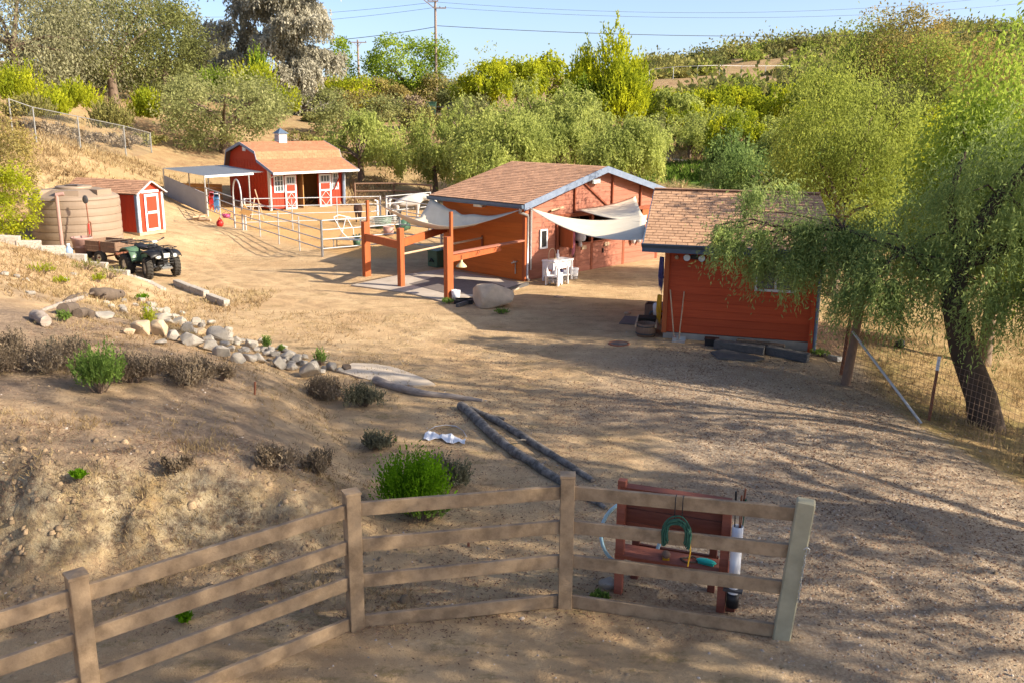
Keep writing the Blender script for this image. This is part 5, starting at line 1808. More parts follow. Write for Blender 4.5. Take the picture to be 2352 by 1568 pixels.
# ---------------------------------------------------------------- by the tool shed
o = thing('broom', 'left pale broom handle leaning at the tool shed corner', 'broom', tool_w(.30, -.17, 0), TS)
MB().tube([(-.0, -.06, .12), (-.16, .10, 1.22)], .017, 6).build('handle', m_wood_pale, o)
MB().box((.02, -.08, .07), (.09, .20, .13)).build('head', m_galv, o)
o = thing('dust_pan', 'grey long handled dust pan leaning beside the broom at the shed corner', 'dust pan', tool_w(.42, -.18, 0), TS)
MB().tube([(-.0, -.06, .08), (.05, .11, 1.20)], .015, 6).build('handle', m_wood_pale, o)
MB().box((-.0, -.10, .03), (.30, .24, .05)).build('pan', m_galv, o)
MB().box((-.0, .01, .08), (.30, .02, .12)).build('pan_back', m_galv, o)
for k, (yy, zz0, zz1, mt, lab) in enumerate(((.15, 1.05, 1.95, m_navy, 'purple ropes hung on the shed side wall'), (.05, .30, 1.05, m_yellow, 'yellow rope hanging down the shed corner'))):
    o = thing('hanging_rope', lab, 'rope', tool_w(-.09, yy, 0), TS)
    b = MB()
    for j in range(6):
        xo = -.035 * (j % 3)
        b.tube([(xo, .02 * j, zz1), (xo - .02, .02 * j, (zz0 + zz1) / 2), (xo, .02 * j + .02, zz0 + .06 * (j % 3)), (xo + .02, .02 * j, (zz0 + zz1) / 2), (xo + .01, .02 * j, zz1)], .014, 5)
    b.build('strands', mt, o)
    MB().tube([(-.08, .0, zz0 + .45 * (zz1 - zz0)), (.04, .1, zz0 + .45 * (zz1 - zz0))], .02, 5).build('wrap', mt, o)
cp_ = tool_w(-.42, .18, 0)
o = thing('barrel_planter', 'dark half barrel on pale runners beside the shed corner', 'barrel', cp_, TS + R(4))
MB().lathe([(.001, 0), (.21, 0), (.25, .16), (.24, .34), (.215, .34), (.2, .06), (.001, .06)], 18, (0, -.10, 0)).build('half_barrel', m_oldwood, o)
for k in range(2):
    MB().lathe([(.232, .08 + k * .18), (.256, .10 + k * .18), (.25, .12 + k * .18)], 18, (0, -.10, 0)).build('hoop', m_steel_dark, o)
for x in (-.24, .24):
    MB().bar((x, -.30, .30), (x, .55, .36), .04, .05).build('runner', m_wood_pale, o)
MB().box((0, .38, .22), (.44, .40, .34)).build('soil_box', m_dark, o)
o = thing('crate', 'dark open crate further along the shed side', 'crate', tool_w(-.42, 1.55, 0), TS)
MB().box((0, 0, .18), (.42, .40, .03)).build('base', m_oldwood, o)
for (c, d) in (((0, -.2, .36), (.42, .03, .36)), ((0, .2, .36), (.42, .03, .36)), ((-.2, 0, .36), (.03, .36, .36)), ((.2, 0, .36), (.03, .36, .36))):
    MB().box(c, d).build('side', m_oldwood, o)
MB().lathe([(.05, -.01), (.10, -.01), (.10, .02), (.05, .02)], 14, (0, -.225, .30), Matrix.Rotation(R(90), 3, 'X')).build('ring', m_steel_dark, o)
MB().lathe([(.001, 0), (.12, 0), (.13, .2), (.11, .26), (.001, .27)], 14).build('flower_pot', m_concrete, label='pale pot on the ground in front of the dark crate', cat='pot').location = tool_w(-.58, 1.15, 0)
MB().lathe([(.001, 0), (.12, 0), (.14, .22), (.12, .28), (.001, .28)], 14).build('salt_tub', m_whitebag, label='lavender tub hanging beside the yellow rope at the shed', cat='tub').location = tool_w(-.20, .62, .45)
mt_ = MB().box((0, 0, .012), (.82, .92, .025)).build('door_mat', m_rug, label='flat grey rubber mat on the dirt beside the shed', cat='mat')
mt_.location, mt_.rotation_euler = pg(1464, 739), (0, 0, TS)
MB().blob((0, 0, .03), (.10, .06, .04), 9, .2).build('loose_stone', m_wood_pale, label='small pale chunk behind the rubber mat', cat='stone').location = pg(1441, 722)
o = thing('drain_cover', 'dark round drain cover set in the yard', 'drain cover', pg(1422, 790) + Zv * .004)
MB().lathe([(.001, .012), (.20, .012), (.21, .0)], 20).build('lid', m_steel_dark, o)
MB().lathe([(.21, -.01), (.21, .018), (.25, .014), (.26, -.01)], 20).build('ring', m_rust, o)
for k, (a, b, mt, lab) in enumerate((((1640, 800), (1755, 815), m_slate, 'dark timber nearest the black box along the shed foundation'), ((1690, 798), (1800, 812), m_log_dark, 'brown black timber stacked behind along the foundation'), ((1760, 812), (1856, 832), m_slate, 'grey black timber at the right end of the shed foundation'))):
    p, q_ = pg(*a), pg(*b)
    MB().bar(p + Zv * .10, q_ + Zv * .10, .20, .20).build('old_timber', mt, bevel=.015, label=lab, cat='timber', group='old timbers along the shed foundation')
sl_ = [pg(*p) for p in ((1632, 812), (1660, 806), (1755, 826), (1735, 832), (1650, 826))]
MB().poly([p + Zv * .01 for p in sl_], (0, 0, .05)).build('slate_slab', m_slate, label='flat blue grey slab on the ground in front of the foundation timbers', cat='slab')
o = MB().box((0, 0, .08), (.30, .22, .14)).box((0, 0, .165), (.33, .25, .03)).build('valve_box', m_black, label='small black utility box against the shed foundation', cat='box')
o.location, o.rotation_euler = pg(1634, 794), (0, 0, TS)
gp0, gp1 = pz(1872, 812, -.12), pg(1928, 832)
MB().bar(gp0 + Zv * .0, gp1 + Zv * .08, .12, .10).build('drain_pipe', m_galv, label='grey drain channel running from the downspout to the fence', cat='pipe')

# ---------------------------------------------------------------- wire fence on the right
wf_ = thing('wire_fence', 'rusty wire mesh fence on leaning posts along the right of the yard', 'fence')
W0, W1, W2 = pg(1940, 882), pg(2132, 965), pg(2352, 1062)
Wm = pg(1930, 860)
Ws = tool_w(TW + .15, .1, 0)
Ws.z = gz(Ws.x, Ws.y)
m_wirerust = M('rusty_wire', (.22, .15, .11), None, 8, .8, 0)
MB().tube([W0 - Zv * .2, W0 + Vector((.32, .25, 2.3))], [.10, .08], 9).build('wood_post', m_oldwood, wf_)
MB().tube([Wm - Zv * .2, Wm + Vector((.2, .1, 2.1))], .04, 7).build('pipe_post', m_rust, wf_)
MB().bar(W1 - Zv * .2, W1 + Vector((.18, .25, 1.15)), .05, .035).build('steel_post', m_rust, wf_)
tpo = W1 + Vector((.18, .25, 1.15))
MB().bar(W1.lerp(tpo, .80), W1.lerp(tpo, 1.02), .055, .04).build('post_tip', m_white, wf_)
W3 = W2 + (W2 - W1) * .5
for q_ in (W2, W3):
    MB().bar(q_ - Zv * .2, q_ + Vector((.12, .2, 1.1)), .05, .035).build('steel_post', m_rust, wf_)
b = MB()
seq = [Ws, W0, W1, W2, W3]
for a, c in zip(seq[:-1], seq[1:]):
    L_ = (c - a).length
    lean = Vector((.16, .22, 1.12))
    for k in range(12):
        f = k / 11
        pts = []
        for j in range(9):
            p = a.lerp(c, j / 8)
            p.z = gz(p.x, p.y)
            pts.append(p + lean * f)
        b.tube(pts, .0035, 3, cap=False)
    for j in range(int(L_ / .105)):
        p = a.lerp(c, j * .105 / L_)
        p.z = gz(p.x, p.y)
        b.tube([p, p + lean], .003, 3, cap=False)
b.build('wire_mesh', m_wirerust, wf_, kind='stuff')
MB().tube([pz(1958, 762, 1.1), pg(2116, 972)], .025, 8).build('brace_pipe', m_pipe, label='long galvanized brace pipe slanting from the fence post to the ground', cat='pipe')
o = MB().blob((0, 0, .08), (.14, .10, .10), 5, .4, 9, 6, 2).build('dark_lump', m_black, label='small black lump on the dry slope beyond the wire fence', cat='debris')
o.location = pg(2065, 798)

# white torn plastic on the dirt
pc = pg(1022, 1006)
nx_, ny_ = 14, 8
vs = []
for i in range(nx_ + 1):
    for j in range(ny_ + 1):
        x, y = (i / nx_ - .5) * .70, (j / ny_ - .5) * .30 * (1 + .5 * math.sin(i * .9)) - .0016 * i * i + .05
        px_, py_ = pc.x + x, pc.y + y
        vs.append((px_, py_, gz(px_, py_) + .02 + .03 * abs(mnoise.noise(Vector((x * 14, y * 20, 2)))) + .012 * math.sin(i * 2.3)))
o = MB().add(vs, [(i * (ny_ + 1) + j, (i + 1) * (ny_ + 1) + j, (i + 1) * (ny_ + 1) + j + 1, i * (ny_ + 1) + j + 1) for i in range(nx_) for j in range(ny_)]).build('torn_sack', m_white_pl, label='torn white plastic sack lying on the dirt above the green bush', cat='sack')
o.modifiers.new('t', 'SOLIDIFY').thickness = .006
pts = [pg(x, y) + Zv * .02 for x, y in ((984, 990), (1000, 982), (1025, 978), (1048, 982), (1064, 992), (1072, 1006))]
MB().tube(pts, [.004, .009, .005, .010, .005, .007], 4).build('plastic_strip', m_whitebag, label='pale frayed strip curving above the torn white sack', cat='strip')
st0 = pg(584, 905)
MB().tube([st0 - Zv * .1, st0 + Vector((.03, 0, .22))], .018, 6).build('ground_stake', m_rust, label='thin rusty stake standing on the bank', cat='stake')
MB().tube([pg(1076, 1255) - Zv * .05, pg(1076, 1255) + Zv * .05], .018, 6).build('ground_stake', m_rust, label='short rusty stub between the fence rails', cat='stake')
# ---------------------------------------------------------------- foliage
lm = {
    'olive': leaf_mat('leaf_grey_olive', (.31, .305, .175), (.19, .19, .105), (.38, .365, .23), .4, .25),
    'oak': leaf_mat('leaf_oak', (.235, .25, .085), (.11, .125, .045), (.34, .34, .13), .4, .3),
    'oaklight': leaf_mat('leaf_oak_light', (.36, .375, .15), (.20, .22, .085), (.48, .47, .22), .45, .45),
    'silver': leaf_mat('leaf_silver', (.50, .475, .38), (.31, .29, .215), (.56, .53, .44), .4, .25),
    'green': leaf_mat('leaf_green', (.34, .44, .05), (.16, .24, .035), (.5, .56, .06), .5, .3),
    'yellow': leaf_mat('leaf_yellow_green', (0.522, 0.536, 0.032), (0.217, 0.275, 0.026), (0.720, 0.681, 0.043), .5, .4),
    'pepper': leaf_mat('leaf_pepper', (.49, .53, .15), (.27, .32, .085), (.62, .63, .20), .5, .35),
    'pepperdk': leaf_mat('leaf_pepper_deep', (.24, .33, .10), (.12, .19, .055), (.40, .46, .12), .5, .5),
    'pepperbig': leaf_mat('leaf_pepper_big', (.385, .475, .165), (.21, .28, .095), (.55, .59, .15), .5, .6),
    'limegreen': leaf_mat('leaf_lime', (.37, .42, .085), (.19, .235, .045), (.54, .55, .10), .5, .35),
    'feather': leaf_mat('leaf_feather', (.42, .52, .085), (.23, .32, .05), (.58, .62, .10), .5, .35),
    'pine': leaf_mat('leaf_pine', (0.540, 0.555, 0.027), (0.210, 0.270, 0.027), (0.720, 0.720, 0.045), .45, .3),
    'rust': leaf_mat('leaf_rusty', (.42, .33, .10), (.22, .20, .085), (.60, .36, .09), .4, .3),
    'scrub': leaf_mat('leaf_scrub', (.30, .28, .085), (.17, .165, .06), (.42, .37, .1), .3, .08),
    'dry': leaf_mat('leaf_dry', (.33, .26, .175), (.18, .135, .09), (.46, .38, .27), .2, 1.5),
    'drygreen': leaf_mat('leaf_dry_green', (.24, .235, .15), (.12, .115, .07), (.34, .32, .2), .25, 1.5),
    'bright': leaf_mat('leaf_bright', (0.221, 0.429, 0.016), (0.078, 0.182, 0.010), (0.390, 0.598, 0.026), .45, 1.5),
    'grassgreen': leaf_mat('leaf_ground_cover', (.15, .23, .035), (.06, .10, .02), (.26, .34, .05), .35, .4),
    'fresh': leaf_mat('leaf_fresh', (0.266, 0.392, 0.084), (0.112, 0.182, 0.042), (0.420, 0.532, 0.140), .4, 1.5),
}
m_bark = M('bark', (.20, .145, .105), (.10, .07, .05), 5, .95, .5, (1, 1, .3))
m_bark_dark = M('bark_dark', (.10, .07, .052), (.05, .035, .026), 5, .95, .5, (1, 1, .3))
m_twig = M('dry_twig', (.26, .19, .14), (.16, .11, .08), 8, .95, .2)


def unit(a):
    return a / np.maximum(np.linalg.norm(a, axis=-1, keepdims=True), 1e-9)


def leaves(P, D, L, W, rg, tilt=None):
    """rhombic leaves at P along D"""
    n = len(P)
    D = unit(D)
    rnd = rg.normal(size=(n, 3))
    Sd = unit(np.cross(D, rnd))
    L = np.broadcast_to(np.asarray(L), (n,))[:, None] * rg.uniform(.7, 1.3, (n, 1))
    W = np.broadcast_to(np.asarray(W), (n,))[:, None] * rg.uniform(.7, 1.3, (n, 1))
    a = P
    b = P + D * L * .45 + Sd * W * .5
    c = P + D * L
    d = P + D * L * .45 - Sd * W * .5
    return np.stack([a, b, c, d], 1)


def clumpy(rg, rad, cz, ncl, nleaf, clr, L, W, droop=.2, shell=.55, lobes=.25, flat=.75, bottom=-1.0, up=0.0):
    """crown made of leaf clumps through an uneven ellipsoid"""
    out, cent = [], []
    ph = rg.uniform(0, 6.28, 6)
    dirs = unit(rg.normal(size=(ncl, 3)))
    dirs[:, 2] = np.maximum(dirs[:, 2], bottom)
    rr = shell + (1 - shell) * rg.uniform(0, 1, ncl) ** .6
    az = np.arctan2(dirs[:, 1], dirs[:, 0])
    rr = rr * (1 + lobes * (np.sin(2 * az + ph[0]) * .4 + np.sin(3 * az + ph[1] + 2 * dirs[:, 2]) * .5 + np.sin(5 * dirs[:, 2] + ph[2]) * .4 + rg.normal(size=ncl) * .25))
    cent = dirs * rr[:, None] * np.array(rad) + np.array([0, 0, cz])
    per = max(3, nleaf // ncl)
    k = np.repeat(np.arange(ncl), per)
    cs = clr * rg.uniform(.6, 1.35, ncl)
    off = rg.normal(size=(len(k), 3))
    off = off / np.maximum(1, np.linalg.norm(off, axis=1, keepdims=True) / 1.6) * cs[k][:, None] * np.array([1, 1, flat])
    P = cent[k] + off
    D = rg.normal(size=(len(k), 3)) * .8 + unit(off + 1e-6) * .7 + np.array([0, 0, up - droop * 1.5])
    return leaves(P, D, L, W, rg), cent


def weeping(rg, ells, L, W, per=13, out_w=.35, fuzz=0.0):
    """hanging strands from anchor points in a set of ellipsoids: (centre, radii, number of strands, length)"""
    res, anchors = [], []
    for (c, r, n, ln) in ells:
        c, r = np.array(c, float), np.array(r, float)
        d = unit(rg.normal(size=(n, 3)))
        d[:, 2] = np.abs(d[:, 2]) * 1.15 - .45
        d = unit(d)
        # strands gather in tufts
        nt = max(3, n // 26)
        td = unit(rg.normal(size=(nt, 3)))
        td[:, 2] = np.abs(td[:, 2]) * 1.15 - .45
        td = unit(td)
        pick = rg.integers(0, nt, n)
        d = unit(td[pick] + d * .34)
        tl_ = rg.uniform(.62, 1.1, nt)[pick]
        rr = (.50 + .5 * rg.uniform(0, 1, n) ** .5) * tl_
        A = c + d * r * rr[:, None]
        out = d.copy()
        out[:, 2] = 0
        out = unit(out + 1e-6)
        ll = ln * rg.uniform(.45, 1.25, n)
        s = (np.arange(per) + .5) / per
        sx = s[None, :, None]
        sw = rg.normal(size=(n, 1, 3)) * .12
        P = A[:, None, :] + out[:, None, :] * (out_w * ll[:, None, None] * (sx - .35 * sx ** 2)) + np.array([0, 0, 1.0]) * ((.16 * sx - 1.0 * sx ** 1.6) * ll[:, None, None]) + sw * ll[:, None, None] * sx
        D = np.broadcast_to(np.array([0, 0, -.75]), P.shape) + out[:, None, :] * .25 + rg.normal(size=P.shape) * .42
        P = P + rg.normal(size=P.shape) * .02
        res.append(leaves(P.reshape(-1, 3), D.reshape(-1, 3), L, W, rg))
        if fuzz:
            m_ = int(n * per * fuzz)
            q_ = rg.integers(0, n, m_)
            Pf = A[q_] + rg.normal(size=(m_, 3)) * (ln * .26) + np.array([0, 0, -.12 * ln])
            res.append(leaves(Pf, rg.normal(size=(m_, 3)) + out[q_] * .5 + np.array([0, 0, -.3]), L, W, rg))
        anchors.append(A)
    return np.concatenate(res), np.concatenate(anchors)


def sprays(rg, rad, cz, nsp, per, ln, L, W, up=.8, shell=.2, cone=0.0, bottom=-.2):
    """upright sprigs set with narrow leaves"""
    d = unit(rg.normal(size=(nsp, 3)))
    d[:, 2] = np.maximum(d[:, 2], bottom)
    rr = shell + (1 - shell) * rg.uniform(0, 1, nsp) ** .5
    B = d * rr[:, None] * np.array(rad)
    if cone:
        f = np.clip((B[:, 2] + rad[2]) / (2 * rad[2]), 0, 1)
        B[:, :2] *= (1.15 - cone * f)[:, None]
    nt = max(4, nsp // 14)
    tuft = B[rg.integers(0, nsp, nt)]
    B = B * .62 + tuft[rg.integers(0, nt, nsp)] * .38
    B = B + np.array([0, 0, cz])
    dirn = unit(unit(B - np.array([0, 0, cz - rad[2] * .8])) * (1 - up * .5) + np.array([0, 0, up]) + rg.normal(size=(nsp, 3)) * .22)
    s = (np.arange(per) + .3) / per
    ll = ln * rg.uniform(.5, 1.3, nsp)
    P = B[:, None, :] + dirn[:, None, :] * (s[None, :, None] * ll[:, None, None])
    D = dirn[:, None, :] + rg.normal(size=P.shape) * .45
    return leaves(P.reshape(-1, 3), D.reshape(-1, 3), L, W, rg), B


def trunk_mesh(rg, h0, r0, targets, mat, lean=(0, 0), n=7, base=-.3, spread=.75):
    b = MB()
    top = Vector((lean[0], lean[1], h0))
    b.tube([(0, 0, base), (lean[0] * .25 + .05 * r0, lean[1] * .2, h0 * .33), (lean[0] * .6 - .1 * r0, lean[1] * .6, h0 * .66), top], [r0 * 1.35, r0 * 1.0, r0 * .88, r0 * .75], 9)
    for t in targets:
        t = Vector(t)
        st = Vector((lean[0] * .8, lean[1] * .8, h0 * (.72 + .25 * rg.random())))
        m1 = st.lerp(t, .38) + Vector((rg.normal() * .1, rg.normal() * .1, .10 * (t - st).length))
        m2 = st.lerp(t, .72) + Vector((rg.normal() * .12, rg.normal() * .12, .06 * (t - st).length))
        b.tube([st, m1, m2, t], [r0 * .5, r0 * .34, r0 * .2, r0 * .07], 6)
    return b.mesh('trunk', mat)


_cache = {}


def tree(kind, label, px, d, top, wpx, mat, seed, cat='tree', base_px=None, nleaf=9000, bare=.22, deep=.9, name=None, group='trees round the yard', loc=None, height=None, radius=None, trunk=True, dens=1.0, bark=None, leaf=None):
    """a tree whose foot is at distance d on the sight line px of the photo, as tall and wide as it shows there"""
    rg = np.random.default_rng(seed)
    if loc is None:
        p = pd(px, 266, d)
        g = gz(p.x, d)
        t = pd(px, top, d)
        H_ = t.z - g
        Rr = wpx / FPX * d * .98 / 2
    else:
        p, g, H_, Rr = Vector((loc[0], loc[1], 0)), gz(loc[0], loc[1]), height, radius
        d = math.hypot(loc[0], loc[1])
    H_ = max(H_, .6)
    rad = (Rr, Rr * deep, H_ * (1 - bare) / 2)
    cz = H_ * bare + rad[2]
    pxm = d / 910.0                      # metres per rendered pixel there
    L = leaf or max(.07, 2.85 * pxm)
    nleaf = int(nleaf * .56)
    if kind == 'clump':
        V, cen = clumpy(rg, rad, cz, int(70 * dens), nleaf, min(rad) * .24, L, L * .5)
    elif kind == 'gum':      # drooping eucalyptus
        V, cen = clumpy(rg, rad, cz, int(150 * dens), int(nleaf * 1.7), min(rad[0], rad[2]) * .22, L * 1.1, L * .5, droop=.8, shell=.5, lobes=.3, flat=1.5)
    elif kind == 'open':
        V, cen = clumpy(rg, rad, cz, int(48 * dens), nleaf, min(rad) * .20, L, L * .42, droop=.3, shell=.35, lobes=.45)
    elif kind == 'pepper':
        n = int(nleaf * 1.5 / 10)
        k = rad
        ells = [((0, 0, cz + k[2] * .08), (k[0] * 1.08, k[1] * 1.05, k[2] * 1.02), int(n * .45), k[2] * .42)]
        for q in range(7):
            a = q * 2.4 + rg.uniform(-.4, .4)
            ells.append(((math.cos(a) * k[0] * .55, math.sin(a) * k[1] * .55, cz + rg.uniform(-.45, .35) * k[2]), (k[0] * .52, k[1] * .52, k[2] * .55), int(n * .08), k[2] * .36))
        V, cen = weeping(rg, ells, L * 1.15, L * .5, per=8, fuzz=.25)
    elif kind == 'column':
        n = int(nleaf * 1.3 / 10)
        ells = []
        for q in range(11):
            f = .06 + .88 * q / 10
            a = q * 2.3
            ells.append(((math.cos(a) * rad[0] * .42, math.sin(a) * rad[1] * .42, H_ * f), (rad[0] * .62, rad[1] * .62, H_ * .085), n // 11, H_ * .10))
        V, cen = weeping(rg, ells, L * 1.15, L * .55, per=10, out_w=.25)
    elif kind == 'spray':
        V, cen = sprays(rg, rad, cz, nleaf // 9, 9, rad[2] * .55, L * 1.1, L * .45)
    elif kind == 'pine':
        parts_, cens_ = [], []
        sp = [(0, 0, 1.0, .7)] + [(math.cos(q * 2.2 + .5) * .5, math.sin(q * 2.2 + .5) * .5, rg.uniform(.5, .88), .62) for q in range(8)]
        for (ox, oy, hf, wf) in sp:
            hz_ = H_ * hf
            v_, c_ = sprays(rg, (rad[0] * wf * 1.1, rad[1] * wf * 1.1, hz_ / 2), hz_ / 2, int(nleaf / 10 / len(sp) * 1.3), 10, H_ * .12, L * 1.25, L * .5, up=.75, shell=.2, cone=.80, bottom=-1)
            o_ = np.array([ox * rad[0], oy * rad[1], 0])
            parts_.append(v_ + o_)
            cens_.append(c_ + o_)
        V, cen = np.concatenate(parts_), np.concatenate(cens_)
    root = thing(name or 'tree', label, cat, (p.x, p.y, g), 0, group)
    put('crown', quad_mesh('crown', V, mat), root)
    if trunk:
        k = rg.choice(len(cen), min(9, len(cen)), replace=False)
        r0 = max(.06, min(.35, Rr * .075))
        put('trunk', trunk_mesh(rg, H_ * max(.2, bare) + rad[2] * .35, r0 * (.6 if kind == 'column' else 1), [cen[i] for i in k], bark or m_bark), root)
    return root


# --- the trees behind, from left to right
tree('gum', 'tall grey olive gum at the far left above the chain link fence', 50, 66, -120, 480, lm['olive'], 1, nleaf=24000, bare=.02, dens=1.3)
tree('gum', 'grey olive gum standing right behind the leftmost gum', 190, 80, -90, 260, lm['olive'], 2, nleaf=15000, bare=.12)
tree('clump', 'big dark oak with a bare trunk showing above the yellow bushes', 265, 75, -20, 300, lm['oak'], 3, nleaf=22000, bare=.24, dens=1.3, bark=m_bark)
tree('clump', 'dark oak merging with the right side of the bare trunked oak', 385, 84, -20, 185, lm['oak'], 4, nleaf=19000, bare=.06, dens=1.2)
tree('clump', 'dark oak filling the gap behind the bare trunked oak', 160, 88, 90, 330, lm['oak'], 41, nleaf=14000, bare=.0)
tree('clump', 'shaded evergreen low between the oaks and the big grey eucalyptus', 330, 95, 130, 300, lm['oak'], 42, nleaf=12000, bare=.0)
tree('gum', 'small pale gum against the sky right of the dark oaks', 468, 110, 52, 95, lm['olive'], 5, nleaf=5000, bare=.18)
tree('gum', 'smallest pale gum between the oaks and the big eucalyptus', 516, 125, 96, 70, lm['olive'], 6, nleaf=3500, bare=.1)
tree('column', 'tall dark grey eucalyptus left of the silver one', 575, 102, -190, 190, lm['silver'], 7, nleaf=50000, bare=.02, dens=1.4)
tree('column', 'huge silver eucalyptus drooping almost to the ground', 688, 97, -170, 215, lm['silver'], 8, nleaf=90000, bare=.0, dens=1.8)
tree('clump', 'green tree peeping out right of the silver eucalyptus', 790, 112, 86, 62, lm['green'], 9, nleaf=4000, bare=.1)
tree('clump', 'round green tree with a dark trunk under the near utility pole', 938, 114, 84, 205, lm['green'], 10, nleaf=16000, bare=.24, dens=1.1, bark=m_bark_dark)
for i, (px, d, top, w_, mt, lab) in enumerate(((795, 104, 172, 110, 'yellow', 'yellow green bushy tree beside the silver eucalyptus'), (858, 108, 182, 95, 'rust', 'brownish small tree left of the round green tree'), (905, 106, 200, 60, 'rust', 'brown shrub in front of the round tree trunk'),
                                              (1012, 112, 172, 100, 'rust', 'rusty shrub right of the round green tree'), (760, 96, 205, 80, 'oaklight', 'grey green shrub at the foot of the silver eucalyptus'), (1045, 108, 195, 60, 'oaklight', 'dull green shrub below the utility pole'))):
    tree('clump', lab, px, d, top, w_ * 1.25, lm[mt], 60 + i, nleaf=5600, bare=.03, name='shrub', cat='shrub', group='shrubs on the far bank')
for i, (px, d, top, w_, mt, lab) in enumerate(((735, 88, 262, 70, 'scrub', 'low olive scrub bush on the bare bank under the silver eucalyptus'), (690, 74, 305, 90, 'scrub', 'olive scrub bush just above the cupola'), (770, 80, 235, 90, 'oaklight', 'dull green bush above the airy pepper sapling'), (830, 92, 215, 90, 'rust', 'brown green bush high on the far bank'), (880, 90, 225, 80, 'oaklight', 'grey green bush left of the bare dirt patch'),
                                              (905, 66, 330, 60, 'scrub', 'small olive scrub left of the grey green pepper tree'), (960, 84, 245, 80, 'scrub', 'olive scrub below the far bank fence'), (1075, 88, 225, 90, 'oaklight', 'grey green bush right of the far bins'), (660, 68, 320, 70, 'dry', 'dry brush behind the stall barn ridge'), (935, 98, 225, 60, 'dry', 'dry brush at the foot of the round green tree'), (720, 96, 235, 60, 'dry', 'dry brush below the silver eucalyptus'))):
    tree('clump', lab, px, d, top, w_ * 1.2, lm[mt], 500 + i, nleaf=3800, bare=.0, name='bush', cat='bush', group='shrubs on the far bank', trunk=False)
tree('pepper', 'yellow green pepper tree behind the left of the barn ridge', 1112, 92, 128, 140, lm['yellow'], 11, nleaf=9000, bare=.1)
tree('open', 'thin grey tree top against the sky left of the bright pine', 1110, 104, 112, 90, lm['pepper'], 12, nleaf=2200, bare=.2)
tree('pepper', 'pale yellow pepper tree second left of the bright pine', 1190, 96, 122, 130, lm['yellow'], 13, nleaf=9000, bare=.1)
tree('pepper', 'yellow pepper tree right beside the bright pine', 1258, 100, 108, 130, lm['yellow'], 14, nleaf=9000, bare=.1)
tree('pine', 'tall bright yellow green pine in the middle of the skyline', 1402, 84, 40, 250, lm['pine'], 15, nleaf=46000, bare=.05)
tree('pine', 'smaller green pine on the left flank of the bright pine', 1330, 82, 150, 130, lm['green'], 16, nleaf=9000, bare=.05)
# --- pepper trees right behind the barn
tree('pepper', 'grey green pepper tree left of the barn roof', 998, 58, 258, 175, lm['pepper'], 17, nleaf=14000, bare=.06)
tree('pepper', 'big pale pepper tree behind the left half of the barn roof', 1160, 56, 205, 235, lm['pepper'], 18, nleaf=22000, bare=.05)
tree('pepper', 'pale pepper tree behind the middle of the barn roof', 1285, 60, 222, 190, lm['pepper'], 19, nleaf=16000, bare=.05)
tree('pepper', 'pale pepper tree drooping behind the barn gable peak', 1425, 54, 238, 205, lm['pepper'], 20, nleaf=20000, bare=.03)
tree('pepper', 'yellowish pepper tree rising between the two behind the barn', 1330, 70, 178, 160, lm['pepper'], 21, nleaf=10000, bare=.08)
tree('pepper', 'light airy pepper sapling right of the stall barn roof', 825, 61, 252, 195, lm['pepper'], 22, nleaf=13000, bare=.0)
tree('clump', 'broad grey green oak standing left of the stall barn', 512, 66, 158, 330, lm['oaklight'], 23, nleaf=26000, bare=.10, dens=1.6)
# --- bright bushes on the left bank
for i, (px, d, top, w_, mt, lab) in enumerate(((172, 60, 192, 150, 'yellow', 'bright yellow green bush under the bare trunked oak'), (40, 52, 148, 150, 'yellow', 'bright bush at the far left above the fence'), (120, 56, 215, 100, 'yellow', 'small bright bush between the two big bright bushes'),
                                              (338, 64, 212, 80, 'yellow', 'narrow bright bush left of the broad oak'), (255, 58, 238, 120, 'scrub', 'olive scrub bush behind the middle of the chain link fence'), (60, 50, 222, 130, 'scrub', 'olive scrub bush behind the left of the chain link fence'),
                                              (590, 84, 150, 130, 'yellow', 'yellow bush above the broad oak'), (645, 80, 205, 110, 'yellow', 'low yellow bush between the broad oak and the silver eucalyptus'), (500, 88, 165, 110, 'green', 'green bush on the skyline of the broad oak'), (430, 78, 190, 110, 'oaklight', 'dull bush left of the broad oak top'),
                                              (600, 86, 120, 40, 'green', 'slim upright green bush in front of the dark eucalyptus'))):
    tree('spray', lab, px, d, top, w_, lm[mt], 80 + i, nleaf=6500, bare=.0, name='bush', cat='bush', group='bushes on the left bank', trunk=False)
for i, (px, d, top, w_, mt, lab, nl) in enumerate(((8, 36.5, 262, 130, 'rust', 'brown green shrub at the left picture edge above the tank', 9000), (14, 30.8, 378, 95, 'yellow', 'yellow green shrub at the left picture edge beside the tank', 7000), (90, 52, 290, 110, 'dry', 'dry brown brush behind the chain link fence on the left', 5200), (180, 55, 300, 120, 'dry', 'dry brown brush behind the middle fence posts', 3600),
                                                  (265, 59, 310, 110, 'dry', 'dry brown brush behind the right end of the chain link fence', 3600), (330, 62, 320, 90, 'scrub', 'dull scrub at the end of the chain link fence', 3000))):
    tree('clump', lab, px, d, top, w_, lm[mt], 100 + i, nleaf=nl, bare=.0, name='shrub', cat='shrub', group='shrubs near the tank and chain link fence', trunk=False)
